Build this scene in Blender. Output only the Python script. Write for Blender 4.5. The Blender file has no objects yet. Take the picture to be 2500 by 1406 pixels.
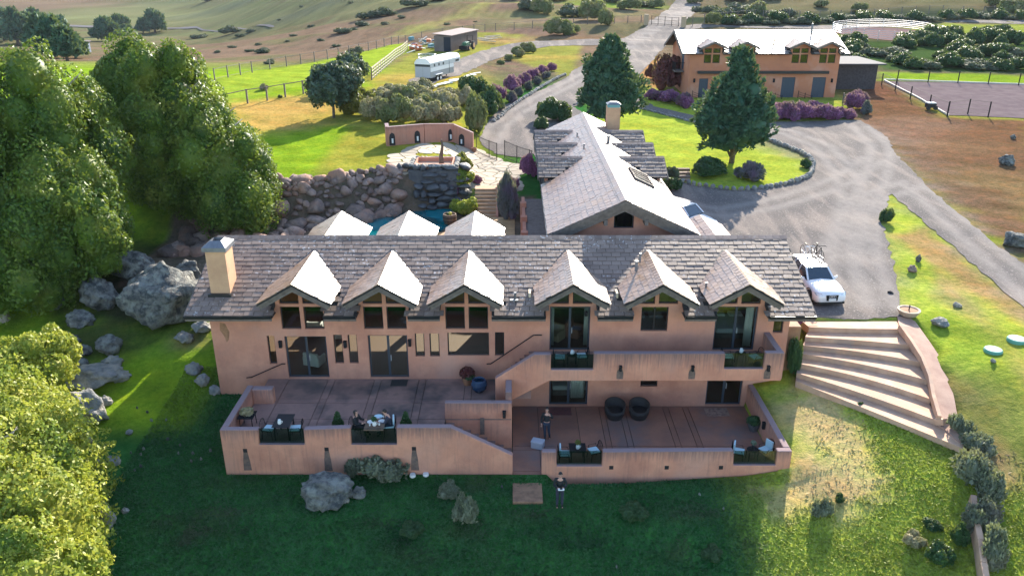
import bpy, math, random
import numpy as np
from mathutils import Vector, Matrix, Euler
from mathutils.geometry import tessellate_polygon, delaunay_2d_cdt
R = math.radians
S = bpy.context.scene
COL = S.collection
# ------------------------------------------------------------------ camera
CAM_H, FPX, PITCH = 20.54, 1944.0, R(22)
cd = bpy.data.cameras.new('camera'); cam = bpy.data.objects.new('camera', cd); COL.objects.link(cam)
cam.location = (0, 0, CAM_H); cam.rotation_euler = (R(90) - PITCH, 0, 0)
cd.sensor_width = 36; cd.lens = 36 * FPX / 2500; cd.clip_start = .5; cd.clip_end = 6000
S.camera = cam
# ------------------------------------------------------------------ sky, sun, exposure
SUN_EL, SUN_AZ = R(25.5), math.atan2(.355, .935)      # azimuth measured from +Y towards +X
w = bpy.data.worlds.new('World'); S.world = w; w.use_nodes = True
nt = w.node_tree; bg = nt.nodes['Background']
sky = nt.nodes.new('ShaderNodeTexSky'); sky.sky_type = 'NISHITA'; sky.sun_disc = False
sky.sun_elevation = SUN_EL; sky.sun_rotation = SUN_AZ; sky.air_density = 1.1; sky.dust_density = .6; sky.ozone_density = 2.2
nt.links.new(sky.outputs[0], bg.inputs[0]); bg.inputs[1].default_value = .14
sd = bpy.data.lights.new('sun', 'SUN'); sun = bpy.data.objects.new('sun', sd); COL.objects.link(sun)
sd.energy = 5; sd.angle = R(.5); sd.color = (1, .9, .76)
svec = Vector((math.sin(SUN_AZ) * math.cos(SUN_EL), math.cos(SUN_AZ) * math.cos(SUN_EL), math.sin(SUN_EL)))
sun.rotation_euler = svec.to_track_quat('Z', 'Y').to_euler(); sun.location = (30, 60, 60)
S.view_settings.view_transform = 'Standard'; S.view_settings.look = 'None'; S.view_settings.gamma = 1
S.view_settings.use_curve_mapping = False; S.view_settings.exposure = 1.6
S.render.engine = 'CYCLES'; S.cycles.max_bounces = 6; S.cycles.transparent_max_bounces = 16
S.cycles.caustics_reflective = False; S.cycles.caustics_refractive = False
# ------------------------------------------------------------------ helpers
rng = random.Random(7)
U = rng.uniform

def ray(px, py):
    u = (px - 1250) / FPX; v = (py - 703) / FPX
    return Vector((u, math.cos(PITCH) - v * math.sin(PITCH), -math.sin(PITCH) - v * math.cos(PITCH)))

def atz(px, py, z):
    r = ray(px, py); t = (z - CAM_H) / r.z
    return Vector((r.x * t, r.y * t, z))

def aty(px, py, y):
    r = ray(px, py); t = y / r.y
    return Vector((r.x * t, y, CAM_H + r.z * t))

def sst(a, b, x):
    t = np.clip((x - a) / (b - a), 0, 1); return t * t * (3 - 2 * t)

_nr = np.random.RandomState(3)
_nd = _nr.normal(size=(24, 3)); _nd /= np.linalg.norm(_nd, axis=1)[:, None]; _np = _nr.uniform(0, 6.28, 24)
def wav(x, y, z=0., f=1., k=0, n=6):
    "cheap smooth noise in about -1..1"
    s = 0.
    for i in range(n):
        d = _nd[(i + k) % 24]; g = f * (1 + .37 * i)
        s = s + np.sin(g * (d[0] * x + d[1] * y + d[2] * z) * 2.1 + _np[(i * 3 + k) % 24] + 1.3 * np.sin(g * .6 * (d[1] * x - d[0] * y + z * .5) + i))
    return s / (n * .62)

POOLB = [(-30, 50), (-22, 52), (-15.1, 54.9), (-9.9, 58.2), (-4.9, 59.8), (-3.4, 59.2), (-3.0, 57.6), (-.6, 57.5), (.9, 57.5)]
_bx = [p[0] for p in POOLB]; _by = [p[1] for p in POOLB]
STEPQ = [(14.5, 37.5), (20.8, 37.5), (20.5, 34.6), (19.5, 30.8), (18.9, 29.5), (14.5, 34.8)]
def hz(x, y):
    x = np.asarray(x, float); y = np.asarray(y, float)
    zf = np.where(y < 29, -.05 - .08 * (29 - y) - .12 * np.clip(26.5 - y, 0, 9), 0)
    zl = np.where(y < 29, zf + .15 * sst(0, -12, x), np.interp(y, [29, 35, 40, 46], [.1, .67, 1.9, 3.0]))
    s = (x - 13.9) * -.78 + (y - 34.7) * -.626
    zs = np.interp(s, [-30, -9, -6.2, 0, 6.5, 9, 12], [3.6, 3.3, 3.14, 1.58, .03, -.2, -.5]) + np.minimum(0, 27 - y) * 0
    zs = zs - .05 * np.clip(27 - y, 0, 9)
    zn0 = 3.35
    wn = sst(36.6, 37.8, y) * (1 - sst(20.5, 24, x))
    zr = zs * (1 - wn) + zn0 * wn
    zr = np.where(y > 40, np.maximum(zr, np.minimum(3.35, zr + (y - 40) * .25)), zr)
    wr = np.where(y < 29, sst(10.5, 14, x), (x > 1.5) * 1.0)
    zsouth = zl * (1 - wr) + zr * wr
    # north
    zN = 3.35 + .04 * (np.clip(y, 40, 100) - 40)
    zN = zN + 1.75 * sst(-2.2, -8, x) * sst(52, 56, y)
    yb = np.interp(x, _bx, _by)
    zhol = 3.0 + (zN - 3.0) * sst(0, 1, (y - yb) / np.where(x < -3.2, 2.3, 2.6))
    west = sst(1.9, 1.4, x)
    zN = zN * (1 - west) + zhol * west
    wy = sst(42, 46, y) * (1 - west) + sst(45, 46, y) * west
    z = zsouth * (1 - wy) + zN * wy
    # far hills
    zR = np.interp(y, [100, 150, 200, 250, 320, 500, 1500], [5.8, 7, 8.5, 10.5, 15, 34, 170])
    zL = np.interp(y, [100, 130, 180, 300, 480, 650, 800, 1000, 1600], [7.5, 6.4, 3.0, -8, -16, -13, -4, 12, 90])
    u = x / np.maximum(y, 1)
    wl = sst(-.05, -.42, u)
    zfar = zR * (1 - wl) + zL * wl + 1.7 * np.clip(1 - (y - 100) / 60, 0, 1) * sst(-2, -8, x) * (1 - wl)
    zfar = zfar + wav(x, y, 0, .022, 2) * 1.6 * sst(110, 240, y) + wav(x, y, 0, .08, 5) * .35 * sst(105, 160, y)
    wf = sst(92, 112, y)
    z = z * (1 - wf) + zfar * wf
    # earth bank behind the arena
    bank = sst(118, 122, y - .02 * x) * (1 - sst(126, 137, y)) * sst(27, 33, x) * 0
    # tree line hollow at the left
    z = z + wav(x, y, 0, .35, 1) * .05 * (y < 100) * ((y > 60) | (np.abs(x) > 15) | (y < 28))
    ins = ((x > -12.2) & (x < 11.9) & (y > 29.3) & (y < 43)) | ((x > -14.4) & (x < 13.2) & (y > 35.2) & (y < 43.4)) | ((x > 2.7) & (x < 9.4) & (y > 43) & (y < 67))
    stp = np.ones(np.shape(z), bool)
    for (x0, y0), (x1, y1) in zip(STEPQ, STEPQ[1:] + STEPQ[:1]): stp &= ((x1 - x0) * (y - y0) - (y1 - y0) * (x - x0)) <= 0
    z = np.where(stp, np.minimum(z, .85), z)
    return np.where(ins, -.8, z)

def hf(x, y): return float(hz(x, y))

def G(px, py, dz=0.):
    "point of the ground seen at a place in the photograph"
    r = ray(px, py); t = 20.; last = 20.
    while t < 1800:
        if CAM_H + r.z * t < hf(r.x * t, r.y * t) + dz: break
        last = t; t *= 1.02
    a, b = last, t
    for _ in range(18):
        m = (a + b) / 2
        if CAM_H + r.z * m < hf(r.x * m, r.y * m) + dz: b = m
        else: a = m
    return Vector((r.x * b, r.y * b, hf(r.x * b, r.y * b)))

def tag(o, label=None, cat=None, group=None, kind=None):
    if label: o['label'] = label
    if cat: o['category'] = cat
    if group: o['group'] = group
    if kind: o['kind'] = kind
    return o

def link(o, parent=None):
    COL.objects.link(o)
    if parent is not None:
        o.parent = parent
        o.matrix_parent_inverse = Matrix.Identity(4)
    return o

def empty(name, loc=(0, 0, 0), rz=0, **k):
    o = bpy.data.objects.new(name, None); o.location = loc; o.rotation_euler = (0, 0, rz); o.empty_display_size = .3
    link(o); return tag(o, **k)

def kids(o): return [c for c in bpy.data.objects if c.parent == o]

def copy_tree(o, parent=None, cache={}):
    c = o.copy(); COL.objects.link(c)
    if parent is not None: c.parent = parent; c.matrix_parent_inverse = Matrix.Identity(4)
    for ch in o.children: copy_tree(ch, c)
    return c

class MB:
    def __init__(s): s.v = []; s.f = []; s.m = []
    def add(s, vs, fs, m=0):
        b = len(s.v); s.v += [tuple(p) for p in vs]
        for f in fs: s.f.append([b + i for i in f]); s.m.append(m)
        return s
    def box(s, x0, x1, y0, y1, z0, z1, m=0, M=None):
        vs = [Vector(p) for p in ((x0, y0, z0), (x1, y0, z0), (x1, y1, z0), (x0, y1, z0), (x0, y0, z1), (x1, y0, z1), (x1, y1, z1), (x0, y1, z1))]
        if M is not None: vs = [M @ p for p in vs]
        return s.add(vs, [(0, 3, 2, 1), (4, 5, 6, 7), (0, 1, 5, 4), (1, 2, 6, 5), (2, 3, 7, 6), (3, 0, 4, 7)], m)
    def beam(s, a, b, w, h, m=0, up=(0, 0, 1)):
        a = Vector(a); b = Vector(b); d = (b - a); L = d.length; d.normalize()
        sd_ = d.cross(Vector(up))
        if sd_.length < 1e-4: sd_ = Vector((1, 0, 0))
        sd_.normalize(); u = sd_.cross(d)
        M = Matrix((sd_, d, u)).transposed().to_4x4(); M.translation = a
        return s.box(-w / 2, w / 2, 0, L, -h / 2, h / 2, m, M)
    def prism(s, loops, vec, m=0):
        "loops: outer polygon and holes as lists of 3D points, extruded by vec"
        loops = [[Vector(p) for p in l] for l in loops]; vec = Vector(vec)
        tris = tessellate_polygon(loops); flat = [p for l in loops for p in l]; n = len(flat)
        vs = flat + [p + vec for p in flat]; fs = []
        nn = Vector((0, 0, 0))
        for t in tris: nn += (flat[t[1]] - flat[t[0]]).cross(flat[t[2]] - flat[t[0]])
        flip = nn.dot(vec) > 0
        for t in tris:
            t = tuple(t)
            if flip: fs.append(t[::-1]); fs.append(tuple(i + n for i in t))
            else: fs.append(t); fs.append(tuple(i + n for i in t[::-1]))
        b = 0
        for l in loops:
            k = len(l)
            for i in range(k):
                j = (i + 1) % k; fs.append((b + i, b + j, n + b + j, n + b + i))
            b += k
        return s.add(vs, fs, m)
    def tube(s, pts, r, n=6, m=0, cap=True):
        pts = [Vector(p) for p in pts]; k = len(pts)
        rs = r if isinstance(r, (list, tuple)) else [r] * k
        vs = []; fs = []; ref = Vector((.12, .95, .3)).normalized()
        for i, p in enumerate(pts):
            d = (pts[min(i + 1, k - 1)] - pts[max(i - 1, 0)])
            if d.length < 1e-6: d = Vector((0, 0, 1))
            d.normalize(); a = d.cross(ref)
            if a.length < .05: a = d.cross(Vector((1, 0, 0)))
            a.normalize(); b = d.cross(a)
            for j in range(n):
                t = 2 * math.pi * j / n; vs.append(p + (a * math.cos(t) + b * math.sin(t)) * rs[i])
        for i in range(k - 1):
            for j in range(n):
                q = (j + 1) % n; fs.append((i * n + j, i * n + q, (i + 1) * n + q, (i + 1) * n + j))
        if cap: fs.append(tuple(range(n))[::-1]); fs.append(tuple((k - 1) * n + j for j in range(n)))
        return s.add(vs, fs, m)
    def lathe(s, prof, n=12, c=(0, 0, 0), m=0, M=None, sx=1, sy=1):
        vs = []; fs = []
        for (r, z) in prof:
            for j in range(n):
                t = 2 * math.pi * j / n; p = Vector((r * math.cos(t) * sx, r * math.sin(t) * sy, z))
                vs.append((M @ p if M is not None else p) + Vector(c))
        for i in range(len(prof) - 1):
            for j in range(n):
                q = (j + 1) % n; fs.append((i * n + j, i * n + q, (i + 1) * n + q, (i + 1) * n + j))
        fs.append(tuple(range(n))[::-1]); fs.append(tuple((len(prof) - 1) * n + j for j in range(n)))
        return s.add(vs, fs, m)
    def ball(s, c, r, n=8, k=5, m=0, rr=(1, 1, 1)):
        prof = [(max(1e-3, math.sin(math.pi * i / k)) * r, -math.cos(math.pi * i / k) * r) for i in range(k + 1)]
        return s.lathe([(a, b * rr[2]) for a, b in prof], n, c, m, None, rr[0], rr[1])
    def build(s, name, mats, parent=None, loc=None, rot=None, smooth=False, bevel=0, **k):
        me = bpy.data.meshes.new(name); me.from_pydata(s.v, [], s.f)
        for mt in (mats if isinstance(mats, (list, tuple)) else [mats]): me.materials.append(mt)
        if any(s.m): me.polygons.foreach_set('material_index', s.m)
        if smooth: me.polygons.foreach_set('use_smooth', [True] * len(s.f))
        me.update()
        o = bpy.data.objects.new(name, me); link(o, parent)
        if loc is not None: o.location = loc
        if rot is not None: o.rotation_euler = rot
        if bevel:
            b = o.modifiers.new('bevel', 'BEVEL'); b.width = bevel; b.segments = 2; b.limit_method = 'ANGLE'; b.angle_limit = R(35)
        return tag(o, **k)

def npmesh(name, V, F, mats, parent=None, smooth=False, **k):
    "V (n,3) array, F (m,4) or (m,3) array"
    me = bpy.data.meshes.new(name); c = F.shape[1]
    me.vertices.add(len(V)); me.vertices.foreach_set('co', np.asarray(V, np.float32).ravel())
    me.loops.add(F.size); me.loops.foreach_set('vertex_index', F.astype(np.int32).ravel())
    me.polygons.add(len(F)); me.polygons.foreach_set('loop_start', np.arange(0, F.size, c, dtype=np.int32)); me.polygons.foreach_set('loop_total', np.full(len(F), c, np.int32))
    if smooth: me.polygons.foreach_set('use_smooth', np.ones(len(F), bool))
    me.update(calc_edges=True)
    for mt in (mats if isinstance(mats, (list, tuple)) else [mats]): me.materials.append(mt)
    o = bpy.data.objects.new(name, me); link(o, parent); return tag(o, **k)

# ------------------------------------------------------------------ materials
def N(t, kind, **inp):
    n = t.nodes.new('ShaderNode' + kind)
    for k_, v in inp.items():
        if k_.startswith('_'): setattr(n, k_[1:], v)
        else:
            key = int(k_[1:]) if k_[0] == 'i' and k_[1:].isdigit() else k_
            if isinstance(v, bpy.types.NodeSocket): t.links.new(v, n.inputs[key])
            else: n.inputs[key].default_value = v
    return n
def c4(c): return (c[0], c[1], c[2], 1)
def mixc(t, f, a, b, mode='MIX'):
    n = t.nodes.new('ShaderNodeMix'); n.data_type = 'RGBA'; n.blend_type = mode
    for i, v in ((0, f), (6, a), (7, b)):
        if isinstance(v, bpy.types.NodeSocket): t.links.new(v, n.inputs[i])
        else: n.inputs[i].default_value = c4(v) if i else v
    return n.outputs[2]
def mth(t, op, a, b=0., clamp=False):
    n = t.nodes.new('ShaderNodeMath'); n.operation = op; n.use_clamp = clamp
    for i, v in ((0, a), (1, b)):
        if isinstance(v, bpy.types.NodeSocket): t.links.new(v, n.inputs[i])
        else: n.inputs[i].default_value = v
    return n.outputs[0]
def ramp(t, f, a, b):
    n = t.nodes.new('ShaderNodeMapRange'); n.clamp = True
    t.links.new(f, n.inputs[0]); n.inputs[1].default_value = a; n.inputs[2].default_value = b
    return n.outputs[0]
def noise(t, vec, scale, detail=3, rough=.6, out=0):
    n = t.nodes.new('ShaderNodeTexNoise'); n.inputs['Scale'].default_value = scale; n.inputs['Detail'].default_value = detail; n.inputs['Roughness'].default_value = rough
    t.links.new(vec, n.inputs['Vector']); return n.outputs[out]
def pos(t, sc=(1, 1, 1)):
    g = t.nodes.new('ShaderNodeNewGeometry')
    if sc == (1, 1, 1): return g.outputs['Position']
    m = t.nodes.new('ShaderNodeMapping'); m.inputs['Scale'].default_value = sc
    t.links.new(g.outputs['Position'], m.inputs[0]); return m.outputs[0]
def newmat(name):
    m = bpy.data.materials.new(name); m.use_nodes = True
    t = m.node_tree; return m, t, t.nodes['Principled BSDF']
def rnd(t):
    g = t.nodes.new('ShaderNodeNewGeometry'); o = t.nodes.new('ShaderNodeObjectInfo')
    return mth(t, 'FRACT', mth(t, 'ADD', mth(t, 'MULTIPLY', g.outputs['Random Per Island'], 3.7), o.outputs['Random']))

def mat(name, col, rough=.8, col2=None, ns=3., lo=.4, hi=.65, bump=0., bs=20., metal=0., spec=.5, rv=0., col3=None, ns3=.6, ior=None, bd=.05):
    m, t, b = newmat(name)
    c = None; P = pos(t)
    base = col
    if col2 is not None:
        c = mixc(t, ramp(t, noise(t, P, ns, 4), lo, hi), col, col2); base = c
    if col3 is not None:
        base = mixc(t, ramp(t, noise(t, P, ns3, 3), .48, .66), base, col3)
    if rv:
        r_ = rnd(t); v = mth(t, 'ADD', mth(t, 'MULTIPLY', r_, 2 * rv), 1 - rv)
        cc = N(t, 'CombineColor'); [t.links.new(v, cc.inputs[i]) for i in range(3)]
        base = mixc(t, 1., base, cc.outputs[0], 'MULTIPLY')
    if isinstance(base, bpy.types.NodeSocket): t.links.new(base, b.inputs['Base Color'])
    else: b.inputs['Base Color'].default_value = c4(base)
    b.inputs['Roughness'].default_value = rough; b.inputs['Metallic'].default_value = metal
    b.inputs['Specular IOR Level'].default_value = spec
    if bump:
        bp = t.nodes.new('ShaderNodeBump'); bp.inputs['Strength'].default_value = bump; bp.inputs['Distance'].default_value = bd
        t.links.new(noise(t, P, bs, 4, .65), bp.inputs['Height']); t.links.new(bp.outputs[0], b.inputs['Normal'])
    return m

def stucco(name, ztop=None, base=(.63, .295, .195), alt=(.47, .20, .135), depth=.55):
    m, t, b = newmat(name); P = pos(t)
    c = mixc(t, ramp(t, noise(t, P, .9, 5, .6), .35, .68), base, alt)
    c = mixc(t, mth(t, 'MULTIPLY', ramp(t, noise(t, P, .45, 3), .5, .7), .5), c, (.62, .36, .27))
    st = noise(t, pos(t, (7, 7, .35)), 1, 4, .7)
    c = mixc(t, mth(t, 'MULTIPLY', ramp(t, st, .52, .75), .5 if ztop else .12), c, (.25, .14, .11))
    c = mixc(t, mth(t, 'MULTIPLY', ramp(t, noise(t, P, 1.7, 5, .7), .52, .72), .35), c, (.36, .17, .12))
    g = t.nodes.new('ShaderNodeNewGeometry'); sx = t.nodes.new('ShaderNodeSeparateXYZ'); t.links.new(g.outputs['Normal'], sx.inputs[0])
    if ztop is not None:
        sp = t.nodes.new('ShaderNodeSeparateXYZ'); t.links.new(g.outputs['Position'], sp.inputs[0])
        hh = mth(t, 'ADD', sp.outputs[2], mth(t, 'MULTIPLY', mth(t, 'SUBTRACT', noise(t, pos(t, (11, 11, .5)), 1, 4, .7), .5), depth * 2.4))
        k = ramp(t, hh, ztop - depth, ztop + .1)
        c = mixc(t, mth(t, 'MULTIPLY', k, .85), c, (.15, .105, .105))
        top = ramp(t, sx.outputs[2], .5, .9)
        c = mixc(t, mth(t, 'MULTIPLY', top, ramp(t, noise(t, P, 2.5, 5), .0, .5)), c, (.27, .195, .20))
    t.links.new(c, b.inputs['Base Color']); b.inputs['Roughness'].default_value = .9; b.inputs['Specular IOR Level'].default_value = .2
    bp = t.nodes.new('ShaderNodeBump'); bp.inputs['Strength'].default_value = .5; bp.inputs['Distance'].default_value = .02
    t.links.new(noise(t, P, 14, 5, .7), bp.inputs['Height']); t.links.new(bp.outputs[0], b.inputs['Normal'])
    return m

def slate(name, col, col2, lichen=.25, rough=.42, spec=.9, orange=0.):
    m, t, b = newmat(name); P = pos(t); r_ = rnd(t)
    c = mixc(t, r_, col, col2)
    c = mixc(t, mth(t, 'MULTIPLY', ramp(t, noise(t, P, 1.1, 4), .5, .75), .55), c, tuple(x * .5 for x in col))
    lf = ramp(t, noise(t, P, 6, 3, .6), .61, .66)
    lm = ramp(t, noise(t, P, .35, 2), .38, .6)
    c = mixc(t, mth(t, 'MULTIPLY', mth(t, 'MULTIPLY', lf, lm), lichen * 3, True), c, (.46, .43, .42))
    if orange:
        c = mixc(t, mth(t, 'MULTIPLY', ramp(t, noise(t, P, .9, 5, .7), .52, .68), orange), c, (.24, .12, .03))
    t.links.new(c, b.inputs['Base Color']); b.inputs['Specular IOR Level'].default_value = spec
    t.links.new(mth(t, 'ADD', mth(t, 'MULTIPLY', r_, .1), rough - .05), b.inputs['Roughness'])
    bp = t.nodes.new('ShaderNodeBump'); bp.inputs['Strength'].default_value = .35; bp.inputs['Distance'].default_value = .01
    t.links.new(noise(t, P, 18, 4), bp.inputs['Height']); t.links.new(bp.outputs[0], b.inputs['Normal'])
    return m

def leafmat(name, a, b_, c_=None, trans=.35, rough=.5, spec=.4):
    m, t, b = newmat(name); r_ = rnd(t); P = pos(t)
    c = mixc(t, r_, a, b_)
    if c_ is not None: c = mixc(t, ramp(t, noise(t, P, .55, 3), .5, .68), c, c_)
    t.links.new(c, b.inputs['Base Color']); b.inputs['Roughness'].default_value = rough; b.inputs['Specular IOR Level'].default_value = spec
    tr = t.nodes.new('ShaderNodeBsdfTranslucent'); t.links.new(mixc(t, .5, c, (.30, .34, .04), 'MIX'), tr.inputs[0])
    mx = t.nodes.new('ShaderNodeMixShader'); mx.inputs[0].default_value = trans
    t.links.new(b.outputs[0], mx.inputs[1]); t.links.new(tr.outputs[0], mx.inputs[2])
    t.links.new(mx.outputs[0], t.nodes['Material Output'].inputs[0]); return m

def glassmat(name, tint=(.8, .84, .8), refl=.8, rough=.02):
    m, t, b = newmat(name)
    tr = t.nodes.new('ShaderNodeBsdfTransparent'); tr.inputs[0].default_value = c4(tint)
    gl = t.nodes.new('ShaderNodeBsdfGlossy'); gl.inputs['Roughness'].default_value = rough; gl.inputs['Color'].default_value = (.9, .95, 1, 1)
    fr = t.nodes.new('ShaderNodeFresnel'); fr.inputs[0].default_value = 1.55
    mx = t.nodes.new('ShaderNodeMixShader'); t.links.new(mth(t, 'MULTIPLY', fr.outputs[0], refl, True), mx.inputs[0])
    t.links.new(tr.outputs[0], mx.inputs[1]); t.links.new(gl.outputs[0], mx.inputs[2])
    t.links.new(mx.outputs[0], t.nodes['Material Output'].inputs[0]); return m

MAT = {}
MAT['stucco'] = stucco('stucco_wall')
MAT['stucco_patio'] = stucco('stucco_patio_parapet', 2.4)
MAT['stucco_low'] = stucco('stucco_terrace_parapet', 1.3)
MAT['stucco_balc'] = stucco('stucco_balcony', 4.1, depth=.8)
MAT['stucco_barn'] = stucco('stucco_barn', None, (.50, .205, .115), (.44, .175, .10))
MAT['chim'] = mat('chimney_stucco', (.60, .36, .21), .85, (.50, .29, .17), 1.2, bump=.2)
MAT['slate'] = slate('roof_slate', (.165, .12, .10), (.26, .195, .16), .45, rough=.62, spec=.25)
MAT['slate_warm'] = slate('roof_slate_warm', (.24, .15, .10), (.34, .22, .15), .2, rough=.36, spec=.9, orange=.6)
MAT['slate_wing'] = slate('roof_slate_wing', (.19, .13, .11), (.27, .19, .16), .15, rough=.40, spec=.35, orange=.4)
MAT['slate_barn'] = slate('roof_slate_barn', (.30, .25, .23), (.36, .30, .27), .1, rough=.42, spec=1.0)
MAT['deck'] = mat('roof_underlay', (.03, .028, .028), .9)
MAT['wood'] = mat('weathered_timber', (.17, .14, .12), .8, (.11, .09, .08), 4, bump=.3)
MAT['woodb'] = mat('old_brown_timber', (.16, .10, .065), .8, (.10, .065, .045), 4, bump=.3)
MAT['frame'] = mat('bronze_window_frame', (.02, .018, .02), .5)
MAT['framelt'] = mat('grey_blue_door_frame', (.035, .045, .06), .5)
MAT['metal'] = mat('dark_iron', (.02, .02, .022), .8, spec=.1)
MAT['gutter'] = mat('dark_gutter_metal', (.018, .022, .028), .4, metal=.3)
MAT['zinc'] = mat('zinc_cap', (.22, .23, .25), .55, (.16, .17, .19), 3, metal=.6)
MAT['glass'] = glassmat('window_glass')
MAT['rail_glass'] = glassmat('railing_glass', (.50, .62, .56), 1.0)
MAT['int'] = mat('interior_plaster', (.75, .62, .45), .9)
MAT['intfloor'] = mat('interior_floor', (.17, .09, .05), .6)
MAT['white'] = mat('white_fabric', (.72, .72, .70), .85, bump=.2, bs=30)
MAT['cushion'] = mat('pale_blue_cushion', (.50, .66, .72), .8, bump=.2, bs=30)
MAT['paving'] = mat('patio_paving', (.33, .19, .155), .85, (.19, .12, .105), .8, .35, .7, bump=.25, bs=18, rv=.12, col3=(.10, .075, .07), ns3=.55)
MAT['paving_red'] = mat('terrace_paving', (.34, .155, .10), .85, (.22, .11, .08), .8, .35, .7, bump=.25, bs=18, rv=.1, col3=(.20, .13, .115), ns3=.45)
MAT['conc'] = mat('step_concrete', (.58, .37, .25), .85, (.47, .28, .18), 1.2, bump=.3, rv=.08, col3=(.40, .27, .20), ns3=.9)
MAT['terra'] = mat('terracotta', (.36, .16, .08), .8, (.26, .12, .07), 5)
MAT['black'] = mat('matt_black', (.012, .012, .014), .7)
MAT['wicker'] = mat('dark_wicker', (.022, .018, .018), .6, bump=.6, bs=60)
MAT['rock'] = mat('grey_rock', (.30, .30, .29), .9, (.15, .155, .155), 2.2, .35, .65, bump=1., bs=4, bd=.25, col3=(.38, .34, .27), ns3=1.3)
MAT['rock_blue'] = mat('boulder_rock', (.20, .195, .175), .9, (.055, .062, .065), 2.6, .40, .6, bump=1., bs=4, bd=.35, col3=(.27, .28, .25), ns3=2.1)
MAT['rock_warm'] = mat('brown_rock', (.34, .23, .18), .9, (.13, .095, .085), 2.2, .35, .7, bump=1., bs=5, bd=.15, rv=.5, col3=(.33, .18, .12), ns3=.7)
MAT['rock_dark'] = mat('wet_dark_rock', (.13, .125, .125), .7, (.07, .07, .075), 2.5, .35, .7, bump=1., bs=5, bd=.12, rv=.3)
MAT['earth'] = mat('bare_earth', (.36, .20, .12), .95, (.26, .15, .095), 2, bump=.5, bs=8)
MAT['bark'] = mat('bark', (.16, .125, .10), .9, (.09, .07, .06), 6, bump=.6, bs=15)
MAT['barkpale'] = mat('pale_bark', (.40, .36, .33), .9, (.24, .21, .19), 6, bump=.5, bs=15)
MAT['skin'] = mat('skin', (.55, .30, .22), .6)
MAT['hair'] = mat('dark_hair', (.012, .009, .008), .5)
MAT['cloth_black'] = mat('black_cloth', (.012, .014, .017), .85)
MAT['cloth_navy'] = mat('navy_cloth', (.03, .033, .055), .85)
MAT['jeans'] = mat('dark_jeans', (.02, .03, .055), .85)
MAT['rubber'] = mat('rubber', (.018, .018, .018), .8)
MAT['steel'] = mat('galvanised_steel', (.55, .56, .58), .4, metal=.5)
# foliage
MAT['laurel'] = leafmat('laurel_leaves', (.022, .08, .012), (.145, .235, .024), (.20, .25, .038), .33, .5, .35)
MAT['laurel_y'] = leafmat('yellow_green_leaves', (.22, .29, .03), (.50, .49, .08), (.16, .25, .03), .42, .5, .35)
MAT['cypress'] = leafmat('cypress_needles', (.02, .075, .05), (.075, .16, .09), None, .18, .6, .25)
MAT['olive'] = leafmat('olive_leaves', (.04, .08, .055), (.085, .13, .09), None, .25, .55)
MAT['willow'] = leafmat('yellow_shrub_leaves', (.10, .12, .02), (.18, .17, .04), None, .35, .6)
MAT['coyote'] = leafmat('coyote_brush', (.19, .19, .09), (.40, .34, .20), (.46, .37, .24), .25, .7)
MAT['coyoteg'] = leafmat('coyote_brush_green', (.09, .13, .05), (.20, .22, .09), (.30, .26, .15), .25, .7)
MAT['purple'] = leafmat('purple_flowers', (.20, .06, .17), (.42, .17, .36), (.11, .08, .10), .3, .7)
MAT['lav'] = leafmat('grey_lavender', (.09, .11, .09), (.17, .17, .20), (.22, .15, .24), .25, .7)
MAT['greyshrub'] = leafmat('grey_green_shrub', (.11, .14, .09), (.24, .26, .18), (.20, .18, .15), .25, .7)
MAT['deepgreen'] = leafmat('deep_green_shrub', (.015, .06, .025), (.05, .12, .035), None, .25, .5)
MAT['farbush'] = leafmat('far_bush', (.05, .08, .05), (.10, .125, .075), (.14, .13, .09), .15, .8)
MAT['redshrub'] = leafmat('red_shrub', (.09, .02, .025), (.20, .05, .05), None, .3, .6)
# ------------------------------------------------------------------ terrain
def lines(*segs):
    out = []
    for a, b, st in segs: out += list(np.arange(a, b, st))
    return np.array(out)
def geo(a, b, st, g):
    out = [a]
    while out[-1] < b: out.append(out[-1] + st); st *= g
    return np.array(out)
gx = np.concatenate([-geo(34.5, 1500, .8, 1.06)[::-1], np.arange(-34, 40, .5), geo(40, 1500, .8, 1.06)])
gy = np.concatenate([np.arange(-10, 18, 2), np.arange(18, 100, .5), geo(100, 1600, .8, 1.035)])
GX, GY = np.meshgrid(gx, gy); TZ = hz(GX, GY)
nx, ny = len(gx), len(gy)
V = np.stack([GX.ravel(), GY.ravel(), TZ.ravel()], 1)
ii, jj = np.meshgrid(np.arange(nx - 1), np.arange(ny - 1)); a_ = (jj * nx + ii).ravel()
F = np.stack([a_, a_ + 1, a_ + nx + 1, a_ + nx], 1)
def gz(x, y):
    "height of the ground mesh itself"
    x = np.asarray(x, float); y = np.asarray(y, float)
    i = np.clip(np.searchsorted(gx, x) - 1, 0, nx - 2); j = np.clip(np.searchsorted(gy, y) - 1, 0, ny - 2)
    u = (x - gx[i]) / (gx[i + 1] - gx[i]); v = (y - gy[j]) / (gy[j + 1] - gy[j])
    return (TZ[j, i] * (1 - u) + TZ[j, i + 1] * u) * (1 - v) + (TZ[j + 1, i] * (1 - u) + TZ[j + 1, i + 1] * u) * v
def gzf(x, y): return float(gz(x, y))

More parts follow.
